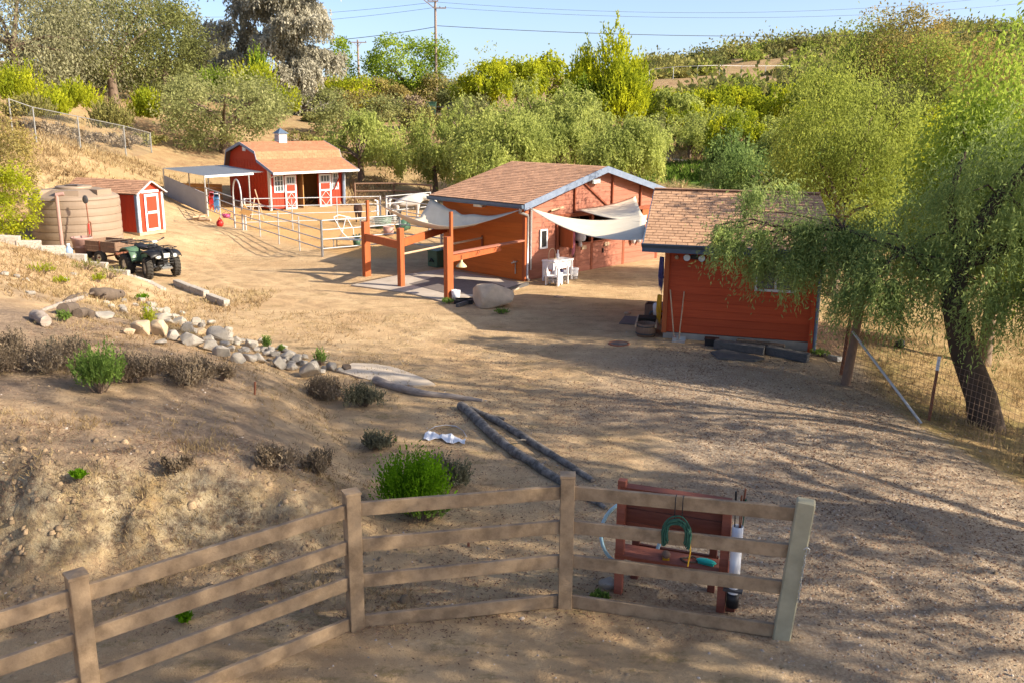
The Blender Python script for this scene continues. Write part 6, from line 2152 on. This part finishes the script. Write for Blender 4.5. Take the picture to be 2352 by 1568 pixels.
# --- right of the barn and up the right hill
for i, (kind, px, d, top, w_, mt, nl, lab) in enumerate((
        ('pepper', 1550, 86, 192, 130, 'pepper', 7000, 'pepper tree on the slope right of the bright pine'), ('pepper', 1655, 90, 182, 190, 'yellow', 10000, 'wide yellow pepper tree on the middle of the right slope'),
        ('pepper', 1770, 86, 196, 170, 'yellow', 9000, 'yellow pepper tree right of the wide yellow one'), ('open', 1500, 76, 270, 90, 'oaklight', 3600, 'small dark olive tree at the right end of the barn roof'),
        ('open', 1588, 72, 268, 120, 'pepper', 4600, 'small airy tree beside the dirt path'), ('pepper', 1705, 68, 250, 150, 'yellow', 9000, 'yellow pepper tree above the green grass patch'),
        ('pepper', 1838, 78, 165, 150, 'yellow', 9000, 'yellow green pepper tree left of the tall forked tree'), ('pepper', 1950, 28.3, 76, 310, 'limegreen', 34000, 'tall forked pepper tree behind the tool shed'),
        ('clump', 2060, 92, 22, 210, 'rust', 15000, 'tall rusty topped gum on the right skyline'), ('clump', 2195, 86, 72, 190, 'rust', 12000, 'second rusty gum right of the taller one'),
        ('clump', 2120, 80, 190, 260, 'oak', 11000, 'dark shaded tree mass under the rusty gums'), ('clump', 2290, 74, 150, 190, 'oak', 9000, 'dark tree below the gap in the right skyline'),
        ('pepper', 1800, 44, 300, 300, 'pepperdk', 20000, 'deep green pepper tree behind the tool shed roof'), ('pepper', 2060, 40, 335, 260, 'yellow', 18000, 'sunny pepper tree beyond the right end of the shed roof'),
        ('pepper', 2200, 46, 235, 260, 'yellow', 18000, 'sunny yellow green pepper tree on the right below the gums'), ('pepper', 1690, 56, 300, 130, 'pepperdk', 7000, 'small deep green pepper tree behind the left of the shed roof'),
        ('clump', 1985, 96, 58, 150, 'limegreen', 11000, 'yellow green tree left of the taller rusty gum'), ('clump', 2120, 84, 92, 170, 'limegreen', 11000, 'yellow green tree in front of the two rusty gums'),
        ('clump', 2265, 70, 118, 170, 'rust', 10000, 'brownish tree right of the second rusty gum'), ('pepper', 2190, 58, 190, 220, 'limegreen', 14000, 'lime green pepper tree below the brownish tree'), ('pepper', 1890, 74, 130, 150, 'limegreen', 10000, 'lime green pepper tree on the skyline left of the forked tree'),
        ('pepper', 1930, 58, 240, 220, 'pepper', 12000, 'pepper tree behind the tall forked tree'))):
    tree(kind, lab, px, d, top, w_, lm[mt], 130 + i, nleaf=nl, bare=.06 if kind == 'pepper' else .2, group='trees on the right slope', dens=1.0, bark=m_bark)
for i, (px, d, top, w_, lab) in enumerate(((1720, 205, 118, 90, 'dark round bush on the ridge of the right hill'), (1850, 210, 105, 110, 'wide dark bush at the top of the right ridge'), (1640, 200, 140, 60, 'small bush on the ridge left of the dark round one'), (1830, 120, 160, 90, 'dark green citrus like bush below the ridge'))):
    tree('clump', lab, px, d, top, w_, lm['oak' if i == 3 else 'scrub'], 170 + i, nleaf=2600, bare=.0, name='bush', cat='bush', group='bushes on the right ridge', trunk=False)

fill = [(1520, 96, 205, 120, 'yellow'), (1600, 104, 196, 130, 'pepper'), (1740, 98, 188, 130, 'pepper'), (1560, 78, 235, 120, 'yellow'), (1640, 76, 235, 140, 'pepper'), (1740, 72, 240, 150, 'pepper'), (1850, 66, 235, 160, 'yellow'), (1870, 96, 165, 140, 'pepper'), (1980, 82, 170, 170, 'pepper'), (2110, 62, 250, 200, 'yellow'), (2290, 56, 250, 200, 'yellow'), (2330, 40, 300, 200, 'pepperdk'), (2000, 50, 300, 160, 'pepper'), (1860, 50, 330, 180, 'pepperdk'), (2250, 34, 380, 200, 'yellow'), (2100, 34, 420, 160, 'pepperdk'), (1950, 36, 400, 150, 'pepper'), (1690, 82, 215, 130, 'yellow'), (1800, 60, 290, 150, 'pepper'), (1075, 70, 215, 130, 'pepper'), (1230, 74, 180, 150, 'pepper'), (1480, 64, 250, 110, 'pepper'), (1110, 52, 300, 150, 'pepper')]
lab_ = ['beside the far slope fence', 'below the ridge scrub', 'under the bare ridge patch', 'left on the middle slope', 'at the centre of the middle slope', 'right on the middle slope', 'above the tool shed ridge', 'below the citrus like bush', 'behind the tall forked tree top', 'under the taller rusty gum', 'under the second rusty gum', 'near the right picture edge', 'right of the forked trunk', 'low behind the shed ridge', 'in the sun beyond the great pepper', 'in shade beyond the great pepper', 'close behind the right end of the shed', 'over the dirt path', 'over the green grass patch', 'left behind the barn group', 'in the middle behind the barn group', 'at the right of the barn group', 'nearest behind the barn roof left half']
for i, (px, d, top, w_, mt) in enumerate(fill):
    tree('pepper', ('yellow' if mt == 'yellow' else 'deep green' if mt == 'pepperdk' else 'pale green') + ' pepper tree ' + lab_[i], px, d, top, w_, lm[mt], 400 + i, nleaf=7000 if d > 60 else 11000, bare=.04, group='trees on the right slope')
tree('pepper', 'bright green weeping tree at the right picture edge', 2335, 21, 84, 400, lm['feather'], 450, nleaf=46000, bare=.08, group='trees round the yard', leaf=.115)

# hillside scrub: one mass of chaparral that nobody could count
rg = np.random.default_rng(9)
for nm, mt, cnt0, sd in (('hillside_scrub', 'scrub', 420, 0), ('hillside_scrub', 'limegreen', 150, 1), ('hillside_scrub', 'oak', 130, 2)):
    Vs, cnt = [], 0
    while cnt < cnt0:
        x, y = rg.uniform(18, 120), rg.uniform(88, 232)
        if x / y < .13 or x / y > .64 or fbm(np.array([x * .06]), np.array([y * .06]), 33 + sd, 2)[0] < -.12 - .1 * rg.random():
            continue
        u = PCX + x / y * FPX * .97
        v = 268 - (gz(x, y) - 5.2) / y * FPX + (u - PCX) * .0087
        if 1585 < u < 1765 and 142 + (1765 - u) * .12 < v < 205 - (u - 1585) * .03 and rg.random() < .97:
            continue
        s_ = rg.lognormal(.55, .38)
        n = int(85 * s_)
        off = unit(rg.normal(size=(n, 3))) * rg.uniform(.25, 1, (n, 1)) * np.array([s_, s_, s_ * rg.uniform(.6, 1.1)]) * (1 + .35 * np.sin(rg.normal(size=(n, 1)) * 3))
        off[:, 2] = np.abs(off[:, 2])
        Vs.append(leaves(np.array([x, y, gz(x, y)]) + off, unit(off + 1e-6) * .8 + rg.normal(size=(n, 3)) * .6, .7, .42, rg))
        cnt += 1
    put(nm, quad_mesh(nm, np.concatenate(Vs), lm[mt]), kind='stuff')

# green ground cover in the hollow behind the shed
n = 5200
x, y = rg.normal(14.2, 2.4, n), rg.normal(65.5, 2.0, n)
Pg = np.stack([x, y, G(x, y)], 1)
put('ground_cover', quad_mesh('ground_cover', leaves(Pg, rg.normal(size=(n, 3)) * .6 + np.array([0, 0, .8]), .42, .22, rg), lm['grassgreen']), kind='stuff')

# --- the great pepper tree at the right whose bough hangs over the tool shed
rg = np.random.default_rng(77)
pb = Vector((8.98, 16.5, gz(8.98, 16.5)))
ells = [((10.9, 17.4, 3.9), (2.8, 2.2, 1.9), 1600, 1.7), ((7.9, 17.9, 2.75), (1.5, 1.0, .7), 760, 1.5), ((5.35, 18.9, 2.85), (1.25, .6, .5), 330, 1.0), ((5.5, 19.2, 3.55), (1.2, .5, .45), 150, .7), ((4.75, 19.0, 2.75), (.8, .45, .4), 170, .8), ((5.75, 18.6, 2.35), (.95, .5, .4), 420, .85), ((6.4, 18.3, 2.75), (.9, .5, .45), 300, .9), ((6.3, 18.5, 2.9), (.9, .6, .55), 320, 1.4),
        ((11.0, 16.0, 2.5), (2.0, 1.4, 1.2), 800, 1.5), ((11.8, 17.6, 5.6), (1.9, 1.7, 1.5), 700, 1.8), ((9.1, 16.8, 2.7), (1.8, 1.0, 1.0), 750, 1.5), ((9.0, 17.4, 3.6), (1.5, 1.2, 1.1), 620, 1.4), ((7.6, 17.3, 2.3), (1.4, .8, .7), 420, 1.3), ((12.6, 16.4, 3.9), (1.8, 1.6, 1.6), 700, 1.7), ((10.2, 15.9, 1.7), (1.4, .9, .8), 480, 1.2), ((11.6, 15.2, 1.5), (1.5, .9, .9), 520, 1.2), ((9.2, 16.2, 1.9), (1.2, .7, .6), 380, 1.1), ((7.0, 17.2, 1.9), (1.0, .6, .5), 300, 1.0)]
ells = [(c, r, int(n * .52), l) for (c, r, n, l) in ells]
V, anc = weeping(rg, ells, .096, .023, per=23, out_w=.36, fuzz=.3)
big = thing('pepper_tree', 'great weeping pepper tree whose bough hangs over the tool shed', 'tree', pb)
put('crown', quad_mesh('crown', V - np.array(pb), lm['pepperbig']), big)
b = MB()
pt = lambda x, y, z: Vector((x, y, z)) - pb
b.tube([pt(9.15, 16.4, -.9), pt(8.9, 16.5, .1), pt(8.55, 16.75, 1.0), pt(8.35, 16.95, 1.9), pt(8.5, 17.2, 2.7)], [.36, .28, .24, .22, .18], 10)
for pts, r0 in (((( 8.4, 17.0, 2.0), (7.6, 17.5, 2.7), (6.6, 18.2, 3.05), (5.6, 18.8, 2.95), (4.7, 19.1, 2.8)), .05), (((8.5, 17.2, 2.7), (9.2, 17.4, 3.8), (10.2, 17.5, 4.9), (11.4, 17.6, 6.2)), .18), (((8.5, 17.1, 2.5), (9.6, 16.9, 3.1), (10.8, 16.3, 3.3), (11.9, 15.9, 3.1)), .15), (((7.0, 17.9, 2.95), (6.2, 18.6, 3.2), (5.6, 19.0, 3.3), (5.0, 19.2, 3.3)), .022), (((8.5, 17.2, 2.7), (8.3, 17.5, 3.7), (8.6, 17.7, 4.6)), .12)):
    b.tube([pt(*p) for p in pts], [r0 * (1 - .8 * k / (len(pts) - 1)) for k in range(len(pts))], 7)
for a in anc[rg.choice(len(anc), 60, replace=False)]:
    a = Vector(a)
    s = min((Vector(p) for p in ((7.6, 17.5, 2.7), (6.6, 18.2, 3.05), (5.6, 18.8, 3.0), (9.2, 17.4, 3.8), (10.2, 17.5, 4.9), (11.4, 17.6, 6.0), (10.8, 16.3, 3.3), (8.6, 17.7, 4.5))), key=lambda q: (q - a).length)
    b.tube([s - pb, s.lerp(a, .5) + Zv * .15 - pb, a - pb], [.03, .02, .008], 4)
b.build('trunk', m_bark_dark, big)

# trees that stand beside the yard out of the picture on the right; their shade falls across it
shade = []
for i, (x, y, h, r, lab) in enumerate(((14.5, 8.4, 18.5, 3.3, 'tall pepper tree right of the yard beyond the picture edge'), (13.6, 3.6, 17.0, 3.2, 'tall pepper tree at the right of the fence gate'), (16.5, -.5, 19.0, 3.4, 'pepper tree behind the near right corner'), (19.5, 6.0, 20.0, 3.4, 'tallest pepper tree on the right slope'), (15.8, 12.2, 19.5, 2.1, 'tall slim pepper tree right of the great pepper tree'), (12.2, .2, 8.0, 2.4, 'young pepper tree beside the camera road'), (19.0, 11.2, 10.5, 2.6, 'pepper tree down the right slope'))):
    if i == 0:
        proto = tree('pepper', lab, 0, 0, 0, 0, lm['pepperdk'], 201, nleaf=8400, bare=.16, loc=(x, y), height=h, radius=r, leaf=.19, group='shade trees right of the yard')
        p0h, p0r = h, r
    else:
        c = dup(proto, Vector((x, y, gz(x, y))), i * 1.3, lab, (r / p0r, r / p0r, h / p0h))

# --- low plants on the left bank


def bankbush(kind, x, y, wpx, hpx, mt, seed, label, nleaf=2600, L=.05, tw=True, up=.6, group='dry shrubs on the bank', name='shrub', W=.4):
    rg = np.random.default_rng(seed)
    p = pg(x, y)
    dep = math.hypot(p.x, p.y) * .97 + 1
    r, h = wpx / FPX * dep / 2, hpx / FPX * dep
    if kind == 'dome':
        if mt in ('dry', 'drygreen') and group.startswith('dry'):
            vv, bb_ = [], []
            for q in range(5):
                o_ = np.array([rg.uniform(-.6, .6) * r, rg.uniform(-.5, .5) * r, 0])
                k_ = rg.uniform(.35, .75)
                v_, b_ = sprays(rg, (r * k_, r * k_ * .9, h * rg.uniform(.35, .7)), h * .15, int(nleaf * 2.1 * rg.uniform(.6, 1.2)) // 35, 7, h * .30, L * .8, L * .36, up=up * .7, shell=.2, bottom=-.15)
                vv.append(v_ + o_)
                bb_.append(b_ + o_)
            V, B = np.concatenate(vv), np.concatenate(bb_)
        else:
            V, B = sprays(rg, (r, r * .8, h * .62), h * .25, nleaf // 8, 8, h * .42, L, L * W, up=up, shell=.3, bottom=-.1)
    o = thing(name, label, name, p, 0, group)
    put('foliage', quad_mesh('foliage', V, lm[mt]), o)
    b = MB()
    for k in rg.choice(len(B), min(22, len(B)), replace=False):
        e = Vector(B[k])
        b.tube([Vector((e.x * .12, e.y * .12, -.05)), e * .55 + Zv * .03, e * 1.05], [.012, .009, .004], 4)
    b.build('twigs', m_twig, o, kind='stuff')
    return o


for i, (x, y, w_, h_, mt, nl, lab) in enumerate(((75, 852, 215, 88, 'dry', 4600, 'wide dry brown shrub at the left picture edge'), (12, 842, 110, 95, 'dry', 2400, 'dry brown shrub cut by the left picture edge'), (150, 835, 90, 72, 'drygreen', 1600, 'olive tinged dry shrub beside the fresh green one'), (305, 878, 130, 88, 'dry', 3000, 'dry brown shrub right of the fresh green shrub'), (432, 880, 155, 78, 'dry', 3400, 'dry shrub with a stray green stem below the riprap'), (505, 872, 60, 48, 'dry', 900, 'small dry shrub at the right end of the shrub row'),
                                              (770, 912, 130, 62, 'dry', 3000, 'brown half of the shrub below the egg shaped stone'), (835, 932, 95, 70, 'drygreen', 2400, 'green half of the shrub below the egg shaped stone'), (850, 1032, 110, 58, 'drygreen', 1500, 'thin grey shrub above the bright green bush'), (640, 1068, 110, 80, 'dry', 1700, 'thin dry shrub above the middle of the eroded bank'), (735, 1085, 90, 75, 'dry', 1500, 'thin dry shrub right of the one above the bank'),
                                              (1030, 1115, 130, 85, 'drygreen', 3600, 'dark green shrub behind the bright green bush'), (400, 1085, 70, 40, 'dry', 700, 'low dry tuft on the edge of the eroded bank'))):
    bankbush('dome', x, y, w_, h_, mt, 300 + i, lab, nl, .055)
bankbush('dome', 232, 900, 120, 98, 'fresh', 330, 'fresh green feathery shrub among the dry ones', 3200, .06, up=.9)
bankbush('dome', 948, 1185, 200, 150, 'bright', 331, 'bright green bush behind the fence rails', 9000, .05, up=1.0, group='green bushes on the bank', name='bush', W=.45)
bankbush('dome', 975, 1195, 150, 70, 'fresh', 332, 'yellowish lower skirt of the bright green bush', 2000, .05, up=.5, group='green bushes on the bank', name='bush')
for i, (x, y, w_, h_, mt, lab) in enumerate(((424, 1428, 50, 20, 'bright', 'small green weed between the lower fence rails'), (184, 1102, 36, 16, 'bright', 'small green weed on the bank above the eroded face'), (612, 805, 26, 36, 'fresh', 'upright green weed in the riprap'), (738, 838, 36, 40, 'fresh', 'grey green weed beside the egg shaped stone'), (345, 757, 40, 55, 'yellow', 'yellow weed growing over the tan stone'), (325, 692, 40, 16, 'bright', 'green tuft beside the root clump'), (150, 742, 30, 26, 'fresh', 'green tuft under the dark log end'),
                                              (95, 628, 70, 22, 'yellow', 'yellow green tuft on the upper bank left'), (140, 652, 40, 16, 'yellow', 'yellow green tuft below the stone on the bank'), (228, 650, 30, 20, 'yellow', 'yellow green tuft right of the bank stones'), (250, 640, 120, 26, 'scrub', 'pale weed patch under the timbers'), (200, 620, 80, 22, 'scrub', 'thin weed patch below the mauve cart'), (1380, 1380, 60, 14, 'fresh', 'small weeds at the foot of the middle fence post'), (648, 808, 20, 14, 'fresh', 'tiny weed among the riprap stones'), (1885, 818, 50, 16, 'fresh', 'weeds at the right end of the shed foundation'),
                                              (1150, 722, 50, 12, 'fresh', 'weeds at the foot of the boulder'), (1030, 698, 40, 12, 'fresh', 'weeds around the nearest hitching post'))):
    bankbush('dome', x, y, w_, h_, mt, 340 + i, lab, 500, .05, up=1.0, group='weeds on the ground', name='weed')

# ---------------------------------------------------------------- chain link fences, utility poles and wires
cl = thing('chain_link_fence', 'chain link fence stepping down the left hillside', 'fence')
pts = [(20, 228, 46), (75, 247, 46.8), (178, 268, 50.5), (284, 290, 56), (345, 306, 60)]
CP = [pd(x, y, d) for x, y, d in pts]
for p in CP:
    g = gz(p.x, p.y)
    MB().tube([(p.x, p.y, g - .3), (p.x, p.y, p.z + .03)], .04, 7).build('post', m_chain, cl)
for a, c in zip(CP[:-1], CP[1:]):
    MB().tube([a, c], .024, 6).build('top_rail', m_chain, cl)
b = MB()
for a, c in zip(CP[:-1], CP[1:]):
    L_ = (c - a).length
    n = int(L_ / .16)
    for k in range(n):
        p, q_ = a.lerp(c, k / n), a.lerp(c, min(1, (k + 7) / n))
        b.tube([p, (q_.x, q_.y, gz(q_.x, q_.y))], .003, 3, cap=False)
        b.tube([(p.x, p.y, gz(p.x, p.y)), q_], .003, 3, cap=False)
b.build('wire_mesh', m_chain, cl, kind='stuff')


def rail_fence(label, pts, hgt, nrail, mat, r=.04, group=None):
    o = thing('field_fence', label, 'fence', (0, 0, 0), 0, group)
    P = [pd(x, y, d) for x, y, d in pts]
    P = [Vector((p.x, p.y, gz(p.x, p.y))) for p in P]
    for a, c in zip(P[:-1], P[1:]):
        n = max(1, int((c - a).length / 3.2))
        for k in range(n + 1):
            p = a.lerp(c, k / n)
            z_ = gz(p.x, p.y)
            MB().tube([(p.x, p.y, z_ - .2), (p.x, p.y, z_ + hgt)], r * 1.2, 6).build('post', mat, o)
        for j in range(nrail):
            h = hgt * (j + 1) / nrail - .04
            seg = []
            for k in range(n + 1):
                p = a.lerp(c, k / n)
                seg.append(Vector((p.x, p.y, gz(p.x, p.y) + h)))
            MB().tube(seg, r, 6).build('rail', mat, o)
    return o


rail_fence('dark wooden rail fence beyond the corral by the pepper trees', [(815, 430, 53.5), (905, 428, 54), (990, 432, 53)], 1.3, 3, m_oldwood, .05)
rail_fence('thin wire fence with posts under the round green tree', [(1030, 250, 92), (1122, 250, 92)], 1.4, 2, m_galv, .02)
rail_fence('wire fence with posts along the far bank', [(880, 250, 93), (1030, 250, 92)], 1.5, 2, m_galv, .02)
rail_fence('long wire fence crossing the right hillside', [(1490, 200, 128), (1600, 200, 128), (1700, 200, 130), (1810, 200, 132)], 1.6, 1, m_galv, .035)


def pole(label, px, d, top, arms):
    p = pd(px, 266, d)
    t = pd(px, top, d)
    o = thing('utility_pole', label, 'utility pole', (p.x, d, gz(p.x, d)), 0, 'utility poles on the skyline')
    H_ = t.z - o.location.z
    MB().tube([(0, 0, -.3), (-.02, 0, H_)], [.20, .13], 9).build('pole', m_pole, o)
    for (dz, x0, x1) in arms:
        MB().bar((x0, -.18, H_ - dz), (x1, -.18, H_ - dz), .10, .13).build('crossarm', m_pole, o)
        for k in range(3):
            x = x0 + (x1 - x0) * (k + .1) / 2.2
            MB().lathe([(.05, 0), (.06, .08), (.03, .16), (.001, .17)], 7, (x, -.18, H_ - dz + .06)).build('insulator', m_steel_dark, o)
    return o, H_


pl1, H1 = pole('tall utility pole with a short crossarm above the round green tree', 1003, 112, 2, ((.1, -.9, .35), (.85, -.2, 1.25)))
MB().bar((-1.35, -.2, H1 + .05), (-.1, -.2, H1 - .9), .08, .10).build('brace_arm', m_pole, pl1)
pl2, H2 = pole('distant utility pole with a wide crossarm left of the round tree', 827, 145, 92, ((.4, -1.35, 1.35),))
MB().bar((-.55, -.2, H2 - .45), (0, -.15, H2 - 1.1), .05, .06).build('brace_arm', m_pole, pl2)
MB().bar((.55, -.2, H2 - .45), (0, -.15, H2 - 1.1), .05, .06).build('brace_arm', m_pole, pl2)


def wire(label, P, sag, r=.03):
    a, c = P
    MB().tube([a.lerp(c, k / 24) - Zv * (4 * sag * (k / 24) * (1 - k / 24)) for k in range(25)], r, 5).build('power_line', m_wire, label=label, cat='power line', group='power lines across the sky')


wire('thick power line sagging from the pole to the right picture edge', (pd(1004, 60, 112), pd(2480, 60, 128)), 1.25, .035)
wire('thick power line running left from the pole behind the eucalyptus', (pd(1003, 62, 112), pd(420, 96, 118)), .9, .035)
wire('upper thin power line from the pole top to the right', (pd(1006, 6, 112), pd(2480, -30, 140)), 2.2, .018)
wire('lower thin power line from the crossarm to the right', (pd(1016, 18, 112), pd(2480, -6, 140)), 1.9, .018)
wire('upper thin power line from the pole top to the left', (pd(996, 6, 112), pd(420, 40, 125)), .5, .018)
wire('lower thin power line from the crossarm to the left', (pd(1000, 18, 112), pd(420, 62, 125)), .5, .018)

# dark bins and a pump box under the round tree
for k, (px, y, mt, lab) in enumerate(((991, 262, m_green_poly, 'dark green bin under the round green tree'), (1040, 260, m_black, 'left dark cart body on the far bank'), (1062, 260, m_blue_dark, 'right dark bin on the far bank'))):
    p = pd(px, y, 101)
    o = thing('wheelie_bin', lab, 'bin', (p.x, 101, gz(p.x, 101)), 0, 'bins on the far bank')
    MB().poly([(-.45, -.4, .1), (.45, -.4, .1), (.5, -.45, 1.3), (-.5, -.45, 1.3)], (0, .85, 0)).build('body', mt, o)
    MB().box((0, -.02, 1.36), (1.1, .95, .10)).build('lid', mt, o)

# ---------------------------------------------------------------- loose cover on the ground: gravel, dead leaves, straw
rg = np.random.default_rng(5)


def scatter(n, xr, yr, keep, power=1.0):
    out = []
    while sum(len(a) for a in out) < n:
        x = rg.uniform(*xr, 40000)
        y = yr[0] + (yr[1] - yr[0]) * rg.uniform(0, 1, 40000) ** power
        k = rg.uniform(0, 1, 40000) < keep(x, y)
        out.append(np.stack([x[k], y[k]], 1))
    return np.concatenate(out)[:n]


def pebbles(name, pos, size, mat, flat=.5):
    n = len(pos)
    z = G(pos[:, 0], pos[:, 1])
    c = np.stack([pos[:, 0], pos[:, 1], z], 1)
    s = size * rg.lognormal(0, .34, (n, 1))
    a = rg.uniform(0, 6.28, n)
    ux = np.stack([np.cos(a), np.sin(a), np.zeros(n)], 1) * s
    uy = np.stack([-np.sin(a), np.cos(a), np.zeros(n)], 1) * s * rg.uniform(.55, .95, (n, 1))
    uz = np.array([0, 0, 1]) * s * flat
    # a squat five sided cap of four quads
    t = c + uz + (ux + uy) * .1
    q = []
    ring = [c + ux * k0 + uy * k1 - uz * .3 for k0, k1 in ((1, 0), (.5, .85), (-.5, .85), (-1, 0), (-.5, -.85), (.5, -.85))]
    tops = [c + (ux * k0 + uy * k1) * .55 + uz for k0, k1 in ((1, 0), (.5, .85), (-.5, .85), (-1, 0), (-.5, -.85), (.5, -.85))]
    V6 = np.stack(ring + tops, 1)
    me_ = bpy.data.meshes.new(name)
    F = []
    base = (np.arange(n) * 12)[:, None]
    quads_ = np.array([[i, (i + 1) % 6, 6 + (i + 1) % 6, 6 + i] for i in range(6)] + [[6, 7, 8, 9], [9, 10, 11, 6]])
    idx = (base[:, :, None] + quads_[None]).reshape(-1, 4)
    me_.vertices.add(12 * n)
    me_.vertices.foreach_set('co', V6.astype(np.float32).ravel())
    me_.loops.add(idx.size)
    me_.loops.foreach_set('vertex_index', idx.astype(np.int32).ravel())
    me_.polygons.add(len(idx))
    me_.polygons.foreach_set('loop_start', np.arange(0, idx.size, 4, dtype=np.int32))
    me_.polygons.foreach_set('loop_total', np.full(len(idx), 4, dtype=np.int32))
    me_.update(calc_edges=True)
    me_.materials.append(mat)
    return put(name, me_, kind='stuff')


m_gravel = M('gravel_stone', (.50, .43, .36), (.30, .24, .20), 40, .9, .1, vary=.35)
m_gravel2 = M('clod', (.36, .26, .16), (.24, .17, .10), 40, .95, .1, vary=.3)


def on_gravel(x, y):
    d = np.abs(x - np.interp(y, [4, 9, 13, 17, 21], [5.6, 5.2, 5.4, 5.6, 4.5]))
    return (1 - sst(1.2, 3.2, d)) * (1 - sst(17, 20.5, y)) * sst(4, 8, y)


pebbles('gravel', scatter(6000, (1, 10), (6, 20.5), on_gravel, 1.2), .0105, m_gravel)
pebbles('gravel', scatter(4000, (-9, 9), (6.5, 24), lambda x, y: .5 + .5 * (fbm(x * .7, y * .7, 81, 3) > .05), 1.3), .012, m_gravel2)
pebbles('gravel', scatter(900, (-9, 7), (6.5, 22), lambda x, y: np.ones_like(x), 1.2), .015, m_gravel)
pebbles('gravel', scatter(420, (-9, -1.0), (8.7, 11.2), lambda x, y: np.clip(.2 + 1.4 * fbm(x * .9, y * .9, 84, 3), .03, 1)), .034, m_gravel2, .7)
m_litter = leaf_mat('dead_leaf', (.33, .21, .14), (.15, .09, .065), (.58, .46, .34), .2, 1.0)


def litter(name, pos, L, W, mat, up=.25):
    n = len(pos)
    P = np.stack([pos[:, 0], pos[:, 1], G(pos[:, 0], pos[:, 1]) + .008], 1)
    D = rg.normal(size=(n, 3))
    D[:, 2] = np.abs(D[:, 2]) * up
    return put(name, quad_mesh(name, leaves(P, D, L, W, rg), mat), kind='stuff')


litter('fallen_leaves', scatter(32000, (-1.5, 10), (5.5, 20.5), lambda x, y: np.clip(.25 + fbm(x * .5, y * .5, 91, 3) + .5 * on_gravel(x, y), 0.05, 1) * np.where((y < 8.6) & (x < 3.2), .06, 1), 1.2), .036, .016, m_litter)
litter('fallen_leaves', scatter(16000, (-9, 3), (8.3, 18), lambda x, y: np.clip(.1 + 1.2 * fbm(x * .6, y * .6, 95, 3), .03, 1), 1.2), .042, .008, m_litter, .5)
m_straw = leaf_mat('straw', (.42, .32, .17), (.24, .16, .08), (.55, .45, .27), .2, .6)


def tufts(name, pos, L, W, mat, n=5, up=1.0):
    k = np.repeat(np.arange(len(pos)), n)
    p = pos[k] + rg.normal(size=(len(k), 2)) * .035
    P = np.stack([p[:, 0], p[:, 1], G(p[:, 0], p[:, 1]) - .01], 1)
    D = rg.normal(size=(len(k), 3)) * .55
    D[:, 2] = np.abs(D[:, 2]) + up
    return put(name, quad_mesh(name, leaves(P, D, L, W, rg), mat), kind='stuff')


tufts('dry_grass', scatter(4200, (7, 15), (8, 26), lambda x, y: sst(.1, .8, x - np.interp(y, [5, 11, 16, 18, 30], [8, 7.8, 7.2, 7.4, 9.4])) * np.clip(.5 + fbm(x * .8, y * .8, 96, 3), .1, 1)), .17, .012, m_straw, 5, .5)
tufts('dry_grass', scatter(2600, (-9, -2), (10, 24), lambda x, y: np.clip(.3 + 1.4 * fbm(x * .7, y * .7, 97, 3), .02, 1)), .10, .010, m_straw, 4, .3)
tufts('dry_grass', scatter(3000, (-16, -7), (19, 27), lambda x, y: np.clip(.4 + 1.2 * fbm(x * .6, y * .6, 98, 3), .05, 1)), .14, .016, m_straw, 4, .4)
tufts('dry_grass', scatter(3200, (-30, -13), (33, 56), lambda x, y: np.clip(.4 + 1.2 * fbm(x * .4, y * .4, 99, 3), .05, 1) * sst(.6, 1.4, base_h(x, y))), .30, .035, m_straw, 5, .5)
tufts('dry_grass', scatter(3600, (-14, 26), (53, 88), lambda x, y: np.clip(.35 + 1.2 * fbm(x * .3, y * .3, 89, 3), .05, 1)), .50, .06, m_straw, 4, .5)
litter('fallen_leaves', scatter(5000, (-9, -.5), (8.4, 11.5), lambda x, y: np.clip(.1 + 1.5 * fbm(x * 1.1, y * 1.1, 85, 3), .02, 1)), .075, .007, m_litter, .6)
tufts('dry_grass', scatter(700, (-9, -1), (8.6, 12), lambda x, y: np.clip(1.3 * fbm(x * 1.2, y * 1.2, 86, 3), .0, 1)), .11, .008, m_straw, 6, .5)
tufts('bank_brush', scatter(380, (-9, -1.2), (8.9, 10.6), lambda x, y: np.clip(1.2 * fbm(x * 1.4, y * 1.4, 99, 3), .0, 1)), .10, .006, lm['dry'], 9, .4)

# pale dirt path across the slope beyond the barn
pth = [(1470, 372, 70), (1530, 380, 71), (1590, 398, 69), (1650, 405, 67), (1720, 410, 66)]
L1, L2 = [], []
for k in range(25):
    f = k / 24 * (len(pth) - 1.001)
    i = int(f)
    u = [pth[i][j] + (pth[i + 1][j] - pth[i][j]) * (f - i) for j in range(3)]
    p = pd(u[0], 340, u[2] + 2.5)
    for lst, dy in ((L1, -.55), (L2, .55)):
        y_ = p.y + dy
        lst.append(Vector((p.x, y_, gz(p.x, y_) + .03)))
b = MB()
b.add(L1 + L2, [(i, i + 1, 25 + i + 1, 25 + i) for i in range(24)])
b.build('dirt_path', m_pad, kind='structure')
